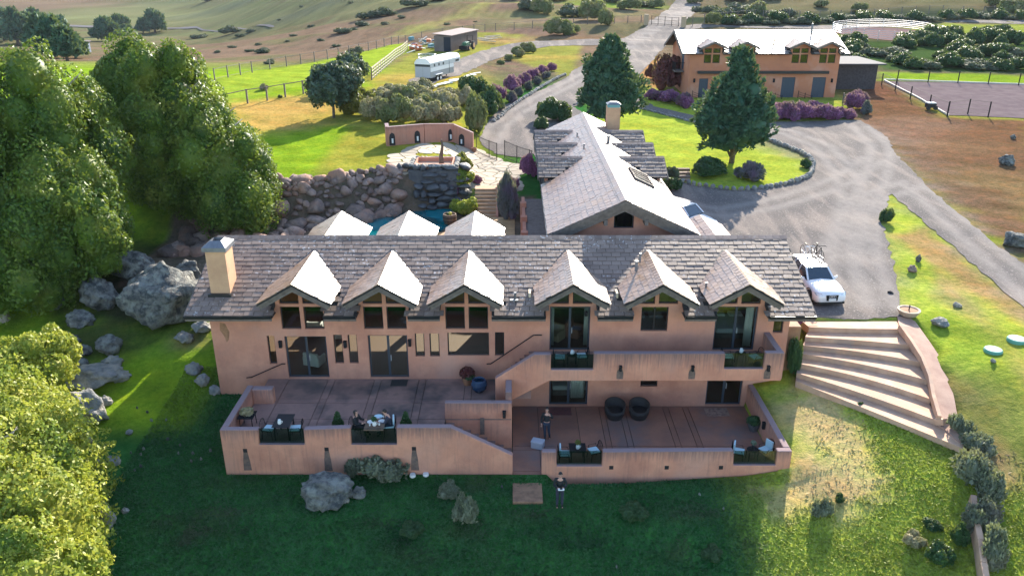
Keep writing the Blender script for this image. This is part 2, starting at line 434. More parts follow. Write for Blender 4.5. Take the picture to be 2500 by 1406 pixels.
GRN = (.036, .135, .034); GYE = (.27, .255, .04); BRW = (.44, .27, .085); PAST = (.25, .32, .035); DRY = (.58, .42, .20)
DIRT = (.19, .11, .075); HP = (.19, .12, .098); HG = (.14, .13, .068); HD = (.06, .07, .045); ORG = (.42, .22, .10)
def lerp3(A, B, w): return A * (1 - w[..., None]) + np.array(B) * w[..., None]
A = np.zeros(GX.shape + (3,)) + np.array(GRN)  # front lawn green is darkened: the house shade is put into its colour
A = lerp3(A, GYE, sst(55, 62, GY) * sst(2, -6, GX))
A = lerp3(A, (.36, .41, .055), sst(8, 11, GX) * .92); A = lerp3(A, (.2, .30, .02), sst(-14.5, -16, GX) * sst(31, 33, GY))  # sunlight painted in: right lawn and left wedge get a brighter base colour
n1 = wav(GX, GY, 0, .05, 3) ; n2 = wav(GX, GY, 0, .14, 9); n3 = wav(GX, GY, 0, .5, 12); nb = wav(GX, GY, 0, 1.3, 4)
far = sst(100, 125, GY + .25 * GX)
A = lerp3(A, HP, far * .95)
A = lerp3(A, HG, far * sst(.1, .6, n1 + .45 * n2 + .2 * n3) * .75)
A = lerp3(A, HG, sst(-.1, -.3, GX / np.maximum(GY, 1)) * sst(210, 330, GY) * (.55 + .45 * sst(-.4, .4, n1)))
A = lerp3(A, (.14, .15, .07), sst(-.1, -.25, GX / np.maximum(GY, 1)) * sst(330, 420, GY) * sst(-.3, .3, n1))
A = lerp3(A, HG, sst(.12, .3, GX / np.maximum(GY, 1)) * far * .7)
def blob(px, py, rx, ry, col, wt=1., rot=0., edge=2, rag=.35):
    global A
    c = G(px, py); dx = GX - c.x; dy = GY - c.y; cr, sr = math.cos(rot), math.sin(rot)
    q = ((dx * cr + dy * sr) / rx) ** 2 + ((-dx * sr + dy * cr) / ry) ** 2
    q = q * np.exp(rag * (n3 + .7 * nb))
    A = lerp3(A, col, wt * np.exp(-q ** edge))
def poly_w(pts, soft=1.):
    pts = [(p.x, p.y) if isinstance(p, Vector) else p for p in pts]; n = len(pts); ins = np.zeros(GX.shape, bool); d = np.full(GX.shape, 1e9)
    for i in range(n):
        x0, y0 = pts[i]; x1, y1 = pts[(i + 1) % n]
        c = ((y0 > GY) != (y1 > GY)) & (GX < (x1 - x0) * (GY - y0) / ((y1 - y0) or 1e-9) + x0); ins ^= c
        t = np.clip(((GX - x0) * (x1 - x0) + (GY - y0) * (y1 - y0)) / ((x1 - x0) ** 2 + (y1 - y0) ** 2 + 1e-9), 0, 1)
        d = np.minimum(d, np.hypot(GX - x0 - t * (x1 - x0), GY - y0 - t * (y1 - y0)))
    return sst(-soft, soft, np.where(ins, d, -d) + .5 * n3 * soft)
def zone(pts, col, wt=1., soft=1.):
    global A
    A = lerp3(A, col, wt * poly_w([G(*p) for p in pts], soft))
zone([(470, 205), (540, 185), (780, 150), (985, 106), (1010, 118), (905, 178), (905, 205), (770, 200), (600, 240), (520, 262), (450, 250)], PAST, 1, .8)
zone([(905, 205), (1010, 120), (1110, 80), (1210, 80), (1420, 105), (1400, 190), (1200, 130), (1000, 210)], (.24, .24, .05), .9, 1)
zone([(560, 262), (700, 235), (800, 225), (830, 300), (720, 320), (600, 330)], BRW, .85, 2.5)
blob(700, 262, 9, 4.5, BRW, .9); blob(640, 300, 6, 3, BRW, .6); blob(900, 290, 7, 3, (.30, .26, .06), .7)
blob(1000, 190, 9, 5, BRW, .55); blob(985, 215, 5, 3, BRW, .6); blob(1300, 100, 14, 6, (.30, .23, .11), .8); blob(1190, 100, 8, 6, ORG, .4)
blob(1330, 140, 10, 4, BRW, .45); blob(1390, 98, 12, 5, DIRT, .7)
# right lawn dry patches
for p in [(1985, 1035, 1.6, 2.2, .9), (2050, 1090, 1.2, 1.3, .8), (1985, 1150, 1.2, 1.5, .9), (2000, 1000, 1.1, 2., .8), (2080, 1130, 1., .9, .7), (2010, 1185, 1.5, .9, .8), (2110, 1170, .9, .7, .6), (2060, 1270, .8, .6, .6), (1960, 1235, 1.2, .6, .6), (2140, 1010, .8, .7, .5), (1990, 955, .8, 1.2, .7), (1895, 1265, .6, .5, .5), (2080, 1195, 1.3, .6, .7), (2150, 1220, .7, .4, .5)]:
    blob(p[0], p[1], p[2], p[3], DRY, p[4], rag=.8)
for i_ in range(26): blob(rng.uniform(280, 1850), rng.uniform(1180, 1400), rng.uniform(.3, 1.1), rng.uniform(.2, .6), rng.choice([(.085, .085, .045), (.05, .09, .03), (.02, .075, .025), (.06, .15, .04)]), rng.uniform(.3, .7), rag=.9)
# east side: dirt track, brown bank
zone([(2175, 575), (2230, 610), (2330, 690), (2500, 790), (2560, 860), (2560, 800), (2500, 735), (2400, 670), (2260, 555)], (.34, .19, .105), .85, .7)
zone([(2260, 620), (2330, 700), (2420, 790), (2520, 890), (2560, 1000), (2470, 900), (2380, 790), (2290, 700)], (.34, .21, .11), .7, .4)
blob(2340, 740, 1.2, 3, (.30, .22, .15), .6); blob(2390, 1000, 2.2, 3.5, (.19, .15, .08), .7); blob(2340, 960, .8, 2.4, (.20, .14, .08), .7, rot=.4); blob(2480, 1050, 3, 3, (.17, .19, .04), .6)
blob(2450, 830, 3, 5, (.26, .27, .04), .5); blob(2330, 830, 2.5, 3.5, (.16, .25, .03), .6)
blob(2425, 1130, .8, 2.2, (.34, .21, .12), .8)
# yard behind: brown earth and arena surroundings
zone([(2090, 205), (2155, 196), (2315, 285), (2560, 292), (2560, 700), (2420, 600), (2250, 440), (2150, 345), (2060, 300)], (.155, .072, .05), .95, 2)
blob(2400, 400, 9, 8, (.15, .08, .05), .7); blob(2480, 470, 6, 8, (.22, .15, .075), .7); blob(2180, 330, 6, 6, (.25, .14, .10), .6); blob(2330, 360, 7, 4, (.21, .125, .07), .5); blob(2250, 300, 5, 4, (.24, .15, .11), .5); blob(2380, 480, 3, 3, (.13, .07, .045), .6)
zone([(2155, 178), (2150, 196), (2560, 214), (2560, 188), (2400, 180)], (.19, .27, .025), 1, 1)
zone([(2290, 60), (2560, 50), (2560, 92), (2400, 108), (2280, 100), (2050, 95), (2050, 80), (2100, 100)], (.24, .27, .05), .95, 2)
zone([(2060, 98), (2290, 105), (2380, 112), (2560, 88), (2560, 182), (2400, 178), (2160, 172), (2080, 140)], (.055, .09, .03), 1, 1.5)
zone([(1600, 62), (2050, 64), (2200, 50), (2560, 45), (2560, 30), (2200, 22), (1900, 35), (1640, 45)], (.04, .055, .035), .95, 3)
zone([(1560, 150), (1610, 140), (1640, 200), (1600, 215), (1555, 200)], ORG, .9, 1)
# hills at the top
zone([(100, 30), (500, -20), (1000, -20), (1250, 0), (880, 45), (560, 62), (300, 62), (150, 50)], (.165, .165, .085), .8, 12)
zone([(-40, -20), (330, -20), (200, 20), (100, 30), (-40, 22)], (.20, .125, .10), .7, 20)
zone([(950, 90), (1250, 5), (1290, 3), (1000, 88)], (.30, .30, .08), .5, 3)
blob(300, 45, 60, 25, (.18, .19, .085), .6); blob(380, 5, 60, 14, (.10, .12, .07), .5); blob(560, 15, 60, 20, (.13, .14, .09), .7); blob(760, 20, 35, 25, (.11, .115, .08), .7)
blob(500, 85, 18, 8, (.20, .24, .09), .7); blob(240, 95, 16, 8, (.20, .24, .09), .5)
blob(1480, 10, 16, 14, (.21, .26, .05), .8); blob(1560, 20, 10, 8, (.20, .28, .05), .7); blob(1330, 55, 14, 5, (.24, .19, .12), .6)
blob(1350, 35, 26, 9, (.20, .21, .08), .6); blob(1700, 30, 20, 8, HG, .6)
# gravel bleeds into its borders
_rd = [(2200, 776), (2192, 700), (2172, 610), (2150, 530), (2175, 475), (2260, 545), (2380, 650), (2540, 780), (2560, 690), (2420, 590), (2330, 515), (2250, 440), (2190, 380), (2160, 330), (2100, 295), (1900, 298), (1750, 330), (1985, 400), (1975, 450), (1900, 560), (1980, 776)]
zone(_rd, (.20, .165, .135), .75, 1.6)
zone([(2100, 290), (2230, 330), (2300, 420), (2420, 560), (2250, 460), (2160, 350)], (.21, .15, .12), .5, 3)
# left of the house, under the trees
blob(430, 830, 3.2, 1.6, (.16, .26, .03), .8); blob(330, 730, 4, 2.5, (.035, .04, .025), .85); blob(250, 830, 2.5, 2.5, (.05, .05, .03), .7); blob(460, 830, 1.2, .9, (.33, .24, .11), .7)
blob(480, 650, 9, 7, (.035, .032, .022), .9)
# pool deck and rock bank are earth coloured
wpool = (GX > -24) & (GX < 1.6) & (GY > 44) & (GY < np.interp(GX, _bx, _by) + 2.4)
A[wpool] = (.16, .115, .085)
A *= (1 + .16 * n3 + .12 * nb)[..., None]
m, t, b = newmat('ground_cover'); P = pos(t)
at = t.nodes.new('ShaderNodeAttribute'); at.attribute_name = 'soil'
f1 = noise(t, P, 3.2, 5, .75); f2 = noise(t, P, .9, 3, .6)
c = mixc(t, mth(t, 'MULTIPLY', ramp(t, f1, .40, .62), .75), at.outputs[0], mixc(t, 1., at.outputs[0], (.45, .62, .5), 'MULTIPLY'))
c = mixc(t, mth(t, 'MULTIPLY', ramp(t, f2, .50, .66), .35), c, mixc(t, 1., at.outputs[0], (1.5, 1.15, .9), 'MULTIPLY'))
f3 = noise(t, P, 11, 3, .7)
c = mixc(t, mth(t, 'MULTIPLY', ramp(t, f3, .52, .72), .4), c, mixc(t, 1., at.outputs[0], (.5, .5, .45), 'MULTIPLY'))
c = mixc(t, mth(t, 'MULTIPLY', ramp(t, f3, .45, .28), .3), c, mixc(t, 1., at.outputs[0], (1.6, 1.5, 1.4), 'MULTIPLY'))
t.links.new(c, b.inputs['Base Color']); b.inputs['Roughness'].default_value = .95; b.inputs['Specular IOR Level'].default_value = .0
bp = t.nodes.new('ShaderNodeBump'); bp.inputs['Strength'].default_value = .9; bp.inputs['Distance'].default_value = .12
t.links.new(noise(t, P, 3.5, 5, .75), bp.inputs['Height']); t.links.new(bp.outputs[0], b.inputs['Normal'])
MAT['ground'] = m
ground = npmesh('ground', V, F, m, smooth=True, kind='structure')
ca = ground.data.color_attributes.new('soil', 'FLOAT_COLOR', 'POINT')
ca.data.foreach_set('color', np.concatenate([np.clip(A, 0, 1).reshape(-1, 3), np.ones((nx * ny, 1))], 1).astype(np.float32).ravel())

def pin(p, poly):
    x, y = p; ins = False; n = len(poly)
    for i in range(n):
        x0, y0 = poly[i]; x1, y1 = poly[(i + 1) % n]
        if (y0 > y) != (y1 > y) and x < (x1 - x0) * (y - y0) / (y1 - y0) + x0: ins = not ins
    return ins
def smoothpoly(pts, k=2):
    for _ in range(k):
        n = len(pts); q = []
        for i in range(n):
            a = pts[i]; b_ = pts[(i + 1) % n]
            q += [(a[0] * .75 + b_[0] * .25, a[1] * .75 + b_[1] * .25), (a[0] * .25 + b_[0] * .75, a[1] * .25 + b_[1] * .75)]
        pts = q
    return pts
def densify(pts, st=1., jit=0.):
    out = []
    for i, a in enumerate(pts):
        b_ = pts[(i + 1) % len(pts)]; L = math.hypot(b_[0] - a[0], b_[1] - a[1]); k = max(1, int(L / st))
        for j in range(k): out.append((a[0] + (b_[0] - a[0]) * j / k + U(-jit, jit), a[1] + (b_[1] - a[1]) * j / k + U(-jit, jit)))
    return out
def drape(name, outer, holes=(), off=.035, st=1., m=None, parent=None, jit=.13, flat=None, **k):
    outer = densify(outer, st, jit); holes = [densify(h, st, jit) for h in holes]
    pts = []; edges = []
    for l in [outer] + holes:
        b0 = len(pts); pts += l; edges += [(b0 + i, b0 + (i + 1) % len(l)) for i in range(len(l))]
    x0 = min(p[0] for p in outer); x1 = max(p[0] for p in outer); y0 = min(p[1] for p in outer); y1 = max(p[1] for p in outer)
    if flat is None:
        y = y0
        while y < y1:
            x = x0
            s2 = st * (1 if y < 130 else 3)
            while x < x1:
                q = (x + U(-.1, .1), y + U(-.1, .1))
                if pin(q, outer): pts.append(q)
                x += s2
            y += s2
    vv, ee, ff, *_ = delaunay_2d_cdt([Vector(p) for p in pts], edges, [], 0, 1e-4)
    keep = []
    for f in ff:
        cx = sum(vv[i][0] for i in f) / len(f); cy = sum(vv[i][1] for i in f) / len(f)
        if pin((cx, cy), outer) and not any(pin((cx, cy), h) for h in holes): keep.append(list(f))
    XY = np.array([(v_[0], v_[1]) for v_ in vv])
    zz = (gz(XY[:, 0], XY[:, 1]) + off) if flat is None else np.full(len(XY), flat)
    mb = MB(); mb.v = [(a[0], a[1], float(z)) for a, z in zip(XY, zz)]
    for f in keep:
        p = [XY[i] for i in f]; ar = sum(p[i][0] * p[(i + 1) % len(p)][1] - p[(i + 1) % len(p)][0] * p[i][1] for i in range(len(p)))
        mb.f.append(f if ar > 0 else f[::-1]); mb.m.append(0)
    return mb.build(name, m, parent, smooth=True, **k)
def Gp(pts): return [(q.x, q.y) for q in (G(*p) for p in pts)]

m, t, b = newmat('gravel'); P = pos(t)
c = mixc(t, ramp(t, noise(t, P, .25, 4, .6), .35, .7), (.125, .113, .108), (.18, .155, .138))
tw = noise(t, pos(t, (.9, .16, 1)), 1, 3, .5)
c = mixc(t, mth(t, 'MULTIPLY', ramp(t, tw, .5, .64), .5), c, (.33, .27, .23))
c = mixc(t, mth(t, 'MULTIPLY', ramp(t, noise(t, P, 9, 4, .8), .42, .62), .5), c, (.09, .085, .085))
c = mixc(t, mth(t, 'MULTIPLY', ramp(t, noise(t, P, 8, 2, .8), .58, .68), .6), c, (.42, .38, .33))
at = t.nodes.new('ShaderNodeAttribute'); at.attribute_name = 'track'; c = mixc(t, mth(t, 'MULTIPLY', at.outputs[2], mth(t, 'ADD', noise(t, P, 3, 3, .7), .2), True), c, (.26, .235, .215))
t.links.new(c, b.inputs['Base Color']); b.inputs['Roughness'].default_value = .92; b.inputs['Specular IOR Level'].default_value = .03
bp = t.nodes.new('ShaderNodeBump'); bp.inputs['Strength'].default_value = .8; bp.inputs['Distance'].default_value = .04
t.links.new(noise(t, P, 12, 4, .8), bp.inputs['Height']); t.links.new(bp.outputs[0], b.inputs['Normal'])
MAT['gravel'] = m
isl_px = [(1440, 245), (1500, 252), (1560, 266), (1650, 288), (1700, 302), (1800, 322), (1870, 343), (1950, 372), (1985, 400), (1975, 432), (1900, 455), (1800, 466), (1700, 455)]
ISL = Gp(isl_px) + [(15.2, 66.8), (13.4, 67.5), (11.4, 72), (10.6, 80)]
ISL = Gp(isl_px) + [G(1640, 440).xy[:], (11.2, 69), (10.2, 80), G(1400, 262).xy[:]]
main_px1 = [(2200, 776), (2192, 700), (2172, 610), (2150, 530), (2175, 475), (2260, 545), (2380, 650), (2540, 780), (2560, 690), (2420, 590), (2330, 515), (2250, 440), (2190, 380), (2160, 330), (2100, 295), (1900, 298), (1720, 290), (1600, 262), (1552, 235), (1565, 180), (1620, 120), (1665, 60), (1712, 4), (1722, -12), (1668, -12), (1640, 12), (1575, 68), (1500, 100), (1440, 150), (1400, 172), (1385, 190), (1300, 230), (1230, 260), (1195, 290), (1175, 330), (1172, 352), (1215, 378)]
MAIN = Gp(main_px1) + [(1.2, 70.5), (2.0, 72), (2.4, 69.3), (9.6, 69.3), (9.6, 43.8), (13.6, 43.8), (13.6, 37.9), (16.5, 37.9)]
drv = drape('driveway', MAIN, [ISL], .04, .5, MAT['gravel'], kind='structure')
_v = np.empty(len(drv.data.vertices) * 3, np.float32); drv.data.vertices.foreach_get('co', _v); _v = _v.reshape(-1, 3); _t = np.zeros(len(_v))
for path in ([(2040, 620), (2070, 560), (2085, 490), (2060, 420), (2010, 360), (1930, 325), (1820, 310), (1700, 292)], [(2150, 750), (2110, 640), (2105, 560), (2140, 480), (2230, 450), (2320, 530), (2420, 620), (2540, 730)], [(2090, 740), (2060, 650), (2085, 540), (2140, 430), (2150, 360), (2100, 310)],
             [(1195, 350), (1215, 310), (1260, 275), (1330, 235), (1400, 200), (1470, 160), (1540, 110), (1610, 60), (1690, 5)], [(1640, 500), (1760, 520), (1880, 500), (1980, 470), (2060, 440), (2130, 390)]):
    W_ = [G(*q) for q in path]
    for sd3 in (-.8, .8):
        for a, b3 in zip(W_, W_[1:]):
            dx, dy = b3.x - a.x, b3.y - a.y; L_ = math.hypot(dx, dy); nx_, ny_ = -dy / L_ * sd3, dx / L_ * sd3
            tt = np.clip(((_v[:, 0] - a.x - nx_) * dx + (_v[:, 1] - a.y - ny_) * dy) / L_ ** 2, 0, 1)
            _t = np.maximum(_t, np.exp(-(np.hypot(_v[:, 0] - a.x - nx_ - tt * dx, _v[:, 1] - a.y - ny_ - tt * dy) / .42) ** 2))
drv.data.attributes.new('track', 'FLOAT', 'POINT').data.foreach_set('value', _t.astype(np.float32))
drape('gravel_track', Gp([(1000, 216), (1060, 205), (1120, 185), (1195, 150), (1300, 122), (1400, 112), (1485, 110), (1500, 98), (1440, 96), (1310, 101), (1200, 118), (1120, 146), (1060, 175), (1000, 196)]), (), .045, 1.2, MAT['gravel'], kind='structure')
drape('back_road', Gp([(1745, 66), (2030, 74), (2200, 66), (2330, 56), (2560, 57), (2560, 51), (2330, 50), (2150, 60), (1900, 66), (1700, 60), (1630, 70), (1600, 85), (1660, 78)]), (), .06, 2., MAT['gravel'], kind='structure')
MAT['sand'] = mat('arena_sand', (.17, .135, .135), .95, (.13, .10, .105), .8, .35, .7, bump=.3, bs=3, bd=.1, spec=0.)
drape('riding_arena', Gp([(2158, 200), (2315, 283), (2560, 292), (2560, 210), (2350, 203)]), (), .05, 2., MAT['sand'], kind='structure')
# far country lane
drape('country_lane', Gp([(140, 62), (300, 68), (480, 66), (670, 66), (670, 69), (480, 70), (300, 72), (140, 66)]), (), .3, 8., mat('lane_asphalt', (.17, .16, .155), .95, spec=0.), kind='structure')
# ------------------------------------------------------------------ main house
house = empty('ranch_house', (0, 39, 0), label='long stucco house with slate roof and six gabled dormers above patios', cat='house')
HO = Vector((0, 39, 0))
def hp(o):  # children are modelled in world coordinates
    o.location = o.location - HO; return o
EV_Y, EV_Z, SL = 34.2, 5.33, .38
RY = 39.66; RZ = EV_Z + SL * (RY - EV_Y)
def roofz(y): return EV_Z + SL * (y - EV_Y) if y < RY else RZ - SL * (y - RY)
CX = [-10.1, -6.12, -2.18, 2.81, 6.92, 10.86]
DW, DPK, DSL = 1.22, 7.02, .575
out = [(-14.58, -1.0), (13.4, -1.0), (13.4, 5.52)]
for c in CX[::-1]: out += [(c + DW, 5.52), (c + DW, DPK - DSL * DW - .1), (c, DPK - .1), (c - DW, DPK - DSL * DW - .1), (c - DW, 5.52)]
out += [(-14.58, 5.52)]
WINS = []   # kind, x0,x1,z0,z1, mullions
def rect(x0, x1, z0, z1): return [(x0, z0), (x1, z0), (x1, z1), (x0, z1)]
polyw = []
for i, c in enumerate(CX):
    for s_ in (-1, 1):
        polyw.append([(c + s_ * .09, 5.58), (c + s_ * 1.02, 5.58), (c + s_ * 1.02, 6.12), (c + s_ * .09, 6.58)])
    if i < 3:
        WINS.append(('window', c - 1.03, c - .09, 4.26, 5.43, [])); WINS.append(('window', c + .09, c + 1.03, 4.26, 5.43, []))
WINS += [('sliding_door', -11.08, -9.05, 1.6, 3.87, [.5]), ('french_door', -7.02, -5.1, 1.6, 3.93, [.5]), ('window', -3.14, -1.12, 2.82, 4.07, []),
         ('sliding_door', 1.83, 3.77, 3.1, 5.44, [.5]), ('window', 6.22, 7.52, 4.15, 5.42, [.5]), ('sliding_door', 9.8, 11.82, 3.1, 5.44, [.5]),
         ('window', 12.64, 13.12, 4.05, 5.06, []), ('window', -11.93, -11.56, 2.36, 3.9, []), ('window', -8.7, -8.27, 2.4, 3.95, []), ('window', -8.0, -7.55, 2.4, 3.95, []),
         ('window', -4.73, -4.27, 2.78, 4.02, []), ('window', -4.02, -3.54, 2.78, 4.02, []), ('window', -.83, -.38, 2.82, 4.09, []),
         ('sliding_door', 1.86, 3.79, .04, 2.15, [.5]), ('sliding_door', 9.72, 11.5, .04, 2.15, [.5]), ('window', 6.4, 7.25, 1.1, 1.75, [])]
mb = MB()
holes = [rect(*w_[1:5]) for w_ in WINS] + polyw
mb.prism([[Vector((x, 35, z)) for x, z in l] for l in [out] + holes], (0, .3, 0))
hp(mb.build('front_wall', MAT['stucco'], house))
mb = MB(); pr = [(-14.1, 4.6), (-13.85, 4.55), (-13.7, 4.1), (-13.78, 3.7), (-13.9, 3.55), (-13.98, 3.9), (-14.15, 4.2)]
mb.prism([[Vector((x, 34.993, z)) for x, z in pr]], (0, .005, 0)); hp(mb.build('damp_stain', mat('rusty_stain', (.26, .13, .07), .95, (.40, .2, .11), 5), house))
# other walls
GZ = RZ - .15
for nm, x0 in (('side_wall', -14.58), ('side_wall', 13.1)):
    mb = MB(); pr = [(35.3, -1), (43.44, -1), (43.44, roofz(43.44) - .16), (RY, GZ), (35.3, roofz(35.3) - .16)]
    mb.prism([[Vector((x0, y, z)) for y, z in pr]], (.3, 0, 0)); hp(mb.build(nm, MAT['stucco'], house))
mb = MB(); hol = [rect(-13, -9.2, 3.1, 5.3), rect(-8.6, -4.6, 3.1, 5.3), rect(-4.1, -.8, 3.1, 5.3), rect(1.2, 4, 3.8, 5.2), rect(9.5, 12, 3.8, 5.2)]
mb.prism([[Vector((x, 43.44, z)) for x, z in l] for l in [rect(-14.58, 13.4, -1, 5.5)] + hol], (0, .3, 0)); hp(mb.build('back_wall', MAT['stucco'], house))
# interior floors and partitions
mb = MB(); mb.box(-14.28, .9, 35.3, 43.44, 1.44, 1.56); mb.box(.9, 13.1, 35.3, 43.44, 2.92, 3.06); mb.box(.9, 13.1, 35.3, 43.44, -.1, .02); hp(mb.build('floor', MAT['intfloor'], house))
mb = MB(); mb.box(.8, .9, 35.3, 43.4, 0, 6); mb.box(.9, 13.1, 39, 39.1, 0, 2.9); mb.box(.9, 13.1, 40.2, 40.3, 3.06, 6.4); mb.box(5, 5.1, 35.3, 40.2, 3.06, 6); mb.box(8.6, 8.7, 35.3, 40.2, 3.06, 6); mb.box(6, 6.1, 35.3, 39, 0, 2.9); hp(mb.build('inner_wall', MAT['int'], house))
# windows and doors
def window(parent, kind, x0, x1, z0, z1, mul, y=35.0, fm=None, off=HO, fw=.05, rec=.12, axis=0):
    fm = fm or MAT['frame']
    f = MB(); Y0, Y1 = y + rec, y + rec + .06
    if 'door' in kind: fw = .08
    def bx(a, b_, c_, d_): f.box(a, b_, Y0, Y1, c_, d_)
    bx(x0, x1, z0, z0 + fw); bx(x0, x1, z1 - fw, z1); bx(x0, x0 + fw, z0 + fw, z1 - fw); bx(x1 - fw, x1, z0 + fw, z1 - fw)
    for q in mul: xm = x0 + (x1 - x0) * q; bx(xm - fw * .7, xm + fw * .7, z0 + fw, z1 - fw)
    fr = f.build(kind, fm, parent); fr.location = -off
    ed = [x0 + fw] + [x0 + (x1 - x0) * q for q in mul] + [x1 - fw]
    for i in range(len(ed) - 1):
        g = MB(); a0 = ed[i] + (fw * .7 if i else 0); a1 = ed[i + 1] - (fw * .7 if i + 2 < len(ed) else 0)
        g.box(a0, a1, Y0 + .02, Y0 + .032, z0 + fw, z1 - fw); g.build('pane', MAT['glass'], fr)
    if 'door' in kind:
        g = MB(); xm = (x0 + x1) / 2; g.box(xm + .09, xm + .12, Y0 - .05, Y0, z0 + .9, z0 + 1.2); g.build('handle', MAT['steel'], fr)
    return fr
for i, w_ in enumerate(WINS): window(house, *w_, fm=MAT['framelt'] if 'door' in w_[0] else None)
for l in polyw:
    f = MB(); cx_ = sum(p[0] for p in l) / 4; cz_ = sum(p[1] for p in l) / 4
    inn = [(cx_ + (x - cx_) * .88, cz_ + (z - cz_) * .86) for x, z in l]
    f.prism([[Vector((x, 35.12, z)) for x, z in l], [Vector((x, 35.12, z)) for x, z in inn]], (0, .06, 0)); fr = hp(f.build('gable_window', MAT['frame'], house))
    g = MB(); g.prism([[Vector((x, 35.14, z)) for x, z in inn]], (0, .012, 0)); g.build('pane', MAT['glass'], fr)
# roof decks
def deck(name, loops, fz, th, parent, m, off):
    mb = MB(); mb.prism([[Vector((x, y, fz(x, y))) for x, y in l] for l in loops], (0, 0, -th)); o = mb.build(name, m, parent); o.location = -off; return o
XL, XR = -15.4, 14.28
lp = [(XL, EV_Y), ]
for c in CX: lp += [(c - DW, EV_Y), (c - DW, 35.9), (c, 38.3), (c + DW, 35.9), (c + DW, EV_Y)]
lp += [(XR, EV_Y), (XR, RY), (XL, RY)]
deck('roof', [lp], lambda x, y: EV_Z + SL * (y - EV_Y), .14, house, MAT['deck'], HO)
deck('roof', [[(XL, RY + .001), (XR, RY + .001), (XR, 45.12), (XL, 45.12)]], lambda x, y: RZ - SL * (y - RY), .14, house, MAT['deck'], HO)
# slates: collect places first, then the 300 nearest become objects
SLM = {}
def slate_mesh(m, wd=.44, ln=.44, th=.022):
    k = (m.name, wd, ln)
    if k not in SLM:
        mb = MB(); mb.box(-wd / 2, wd / 2, -ln / 2, ln / 2, 0, th); me = bpy.data.meshes.new('slate'); me.from_pydata(mb.v, [], mb.f); me.materials.append(m); me.update(); SLM[k] = me
    return SLM[k]
def slope_slates(P0, ex, up, width, length, rowh, wd, cull=lambda p, u, v: False, jit=.012, rag=.5, umax=None):
    "places of slates on a slope: P0 lower left corner, ex along the eave, up along the slope"
    ex = Vector(ex).normalized(); up = Vector(up).normalized(); nn = ex.cross(up)
    if nn.z < 0: nn = -nn
    out = []; rows = int(round(length / rowh)); rh = length / rows
    for r_ in range(rows):
        n = int(width / wd); w1 = width / n; of = (r_ % 2) * .5 * w1 + U(-.08, .08)
        x = -of
        while x < width - .02:
            a0 = max(0, x); a1 = min(width, x + w1 * 1.0)
            if umax: a1 = min(a1, umax((r_ + .5) * rh))
            if a1 - a0 > .08:
                u = (a0 + a1) / 2; v_ = (r_ + .5) * rh
                p = Vector(P0) + ex * u + up * v_
                if not cull(p, u, v_):
                    tl = .052 + U(-.015, .02)
                    X = (ex + up * U(-.02, .02)).normalized(); Y_ = (up - nn * tl).normalized(); Z_ = X.cross(Y_)
                    if Z_.z < 0: Z_ = -Z_
                    M = Matrix((X * ((a1 - a0 - .024) / .44), Y_ * ((rh + .05) / .44), Z_)).transposed().to_4x4()
                    M.translation = p + nn * (.020 + U(0, jit)) + up * U(-rag, rag) * .03
                    out.append(M)
            x += w1
    return out
def lay(slates, parent, off, lim=300, name='slate', frontcull=None):
    "slates: list of (matrix, material)"
    camp = Vector((0, 0, CAM_H))
    slates.sort(key=lambda s_: (s_[0].translation - camp).length)
    rest = {}
    for i, (M, m_) in enumerate(slates):
        if i < lim:
            o = bpy.data.objects.new(name, slate_mesh(m_)); COL.objects.link(o); o.parent = parent
            M2 = M.copy(); M2.translation = M.translation - off; o.matrix_local = M2
        else: rest.setdefault(m_.name, (m_, []))[1].append(M)
    for m_, Ms in rest.values():
        mb = MB()
        for M in Ms: mb.box(-.22, .22, -.22, .22, 0, .022, 0, M)
        o = mb.build(name, m_, parent, kind='stuff'); o.location = -off
SLT = []
def in_dormer(p, pad=0.):
    for c in CX:
        d = abs(p.x - c)
        if d < DW + .02 and p.y < 35.15: return True
        rz_ = DPK - DSL * d
        if d < 1.65 and p.y > 34.9 and p.z < rz_ - .12 and p.y < 38.7: return True
    return False
cs = 1 / math.hypot(1, SL)
SLT += [(M, MAT['slate']) for M in slope_slates((XL, EV_Y - .04, EV_Z - .017), (1, 0, 0), (0, cs, SL * cs), XR - XL, (RY - EV_Y + .04) / cs, .335, .47, lambda p, u, v: in_dormer(p))]
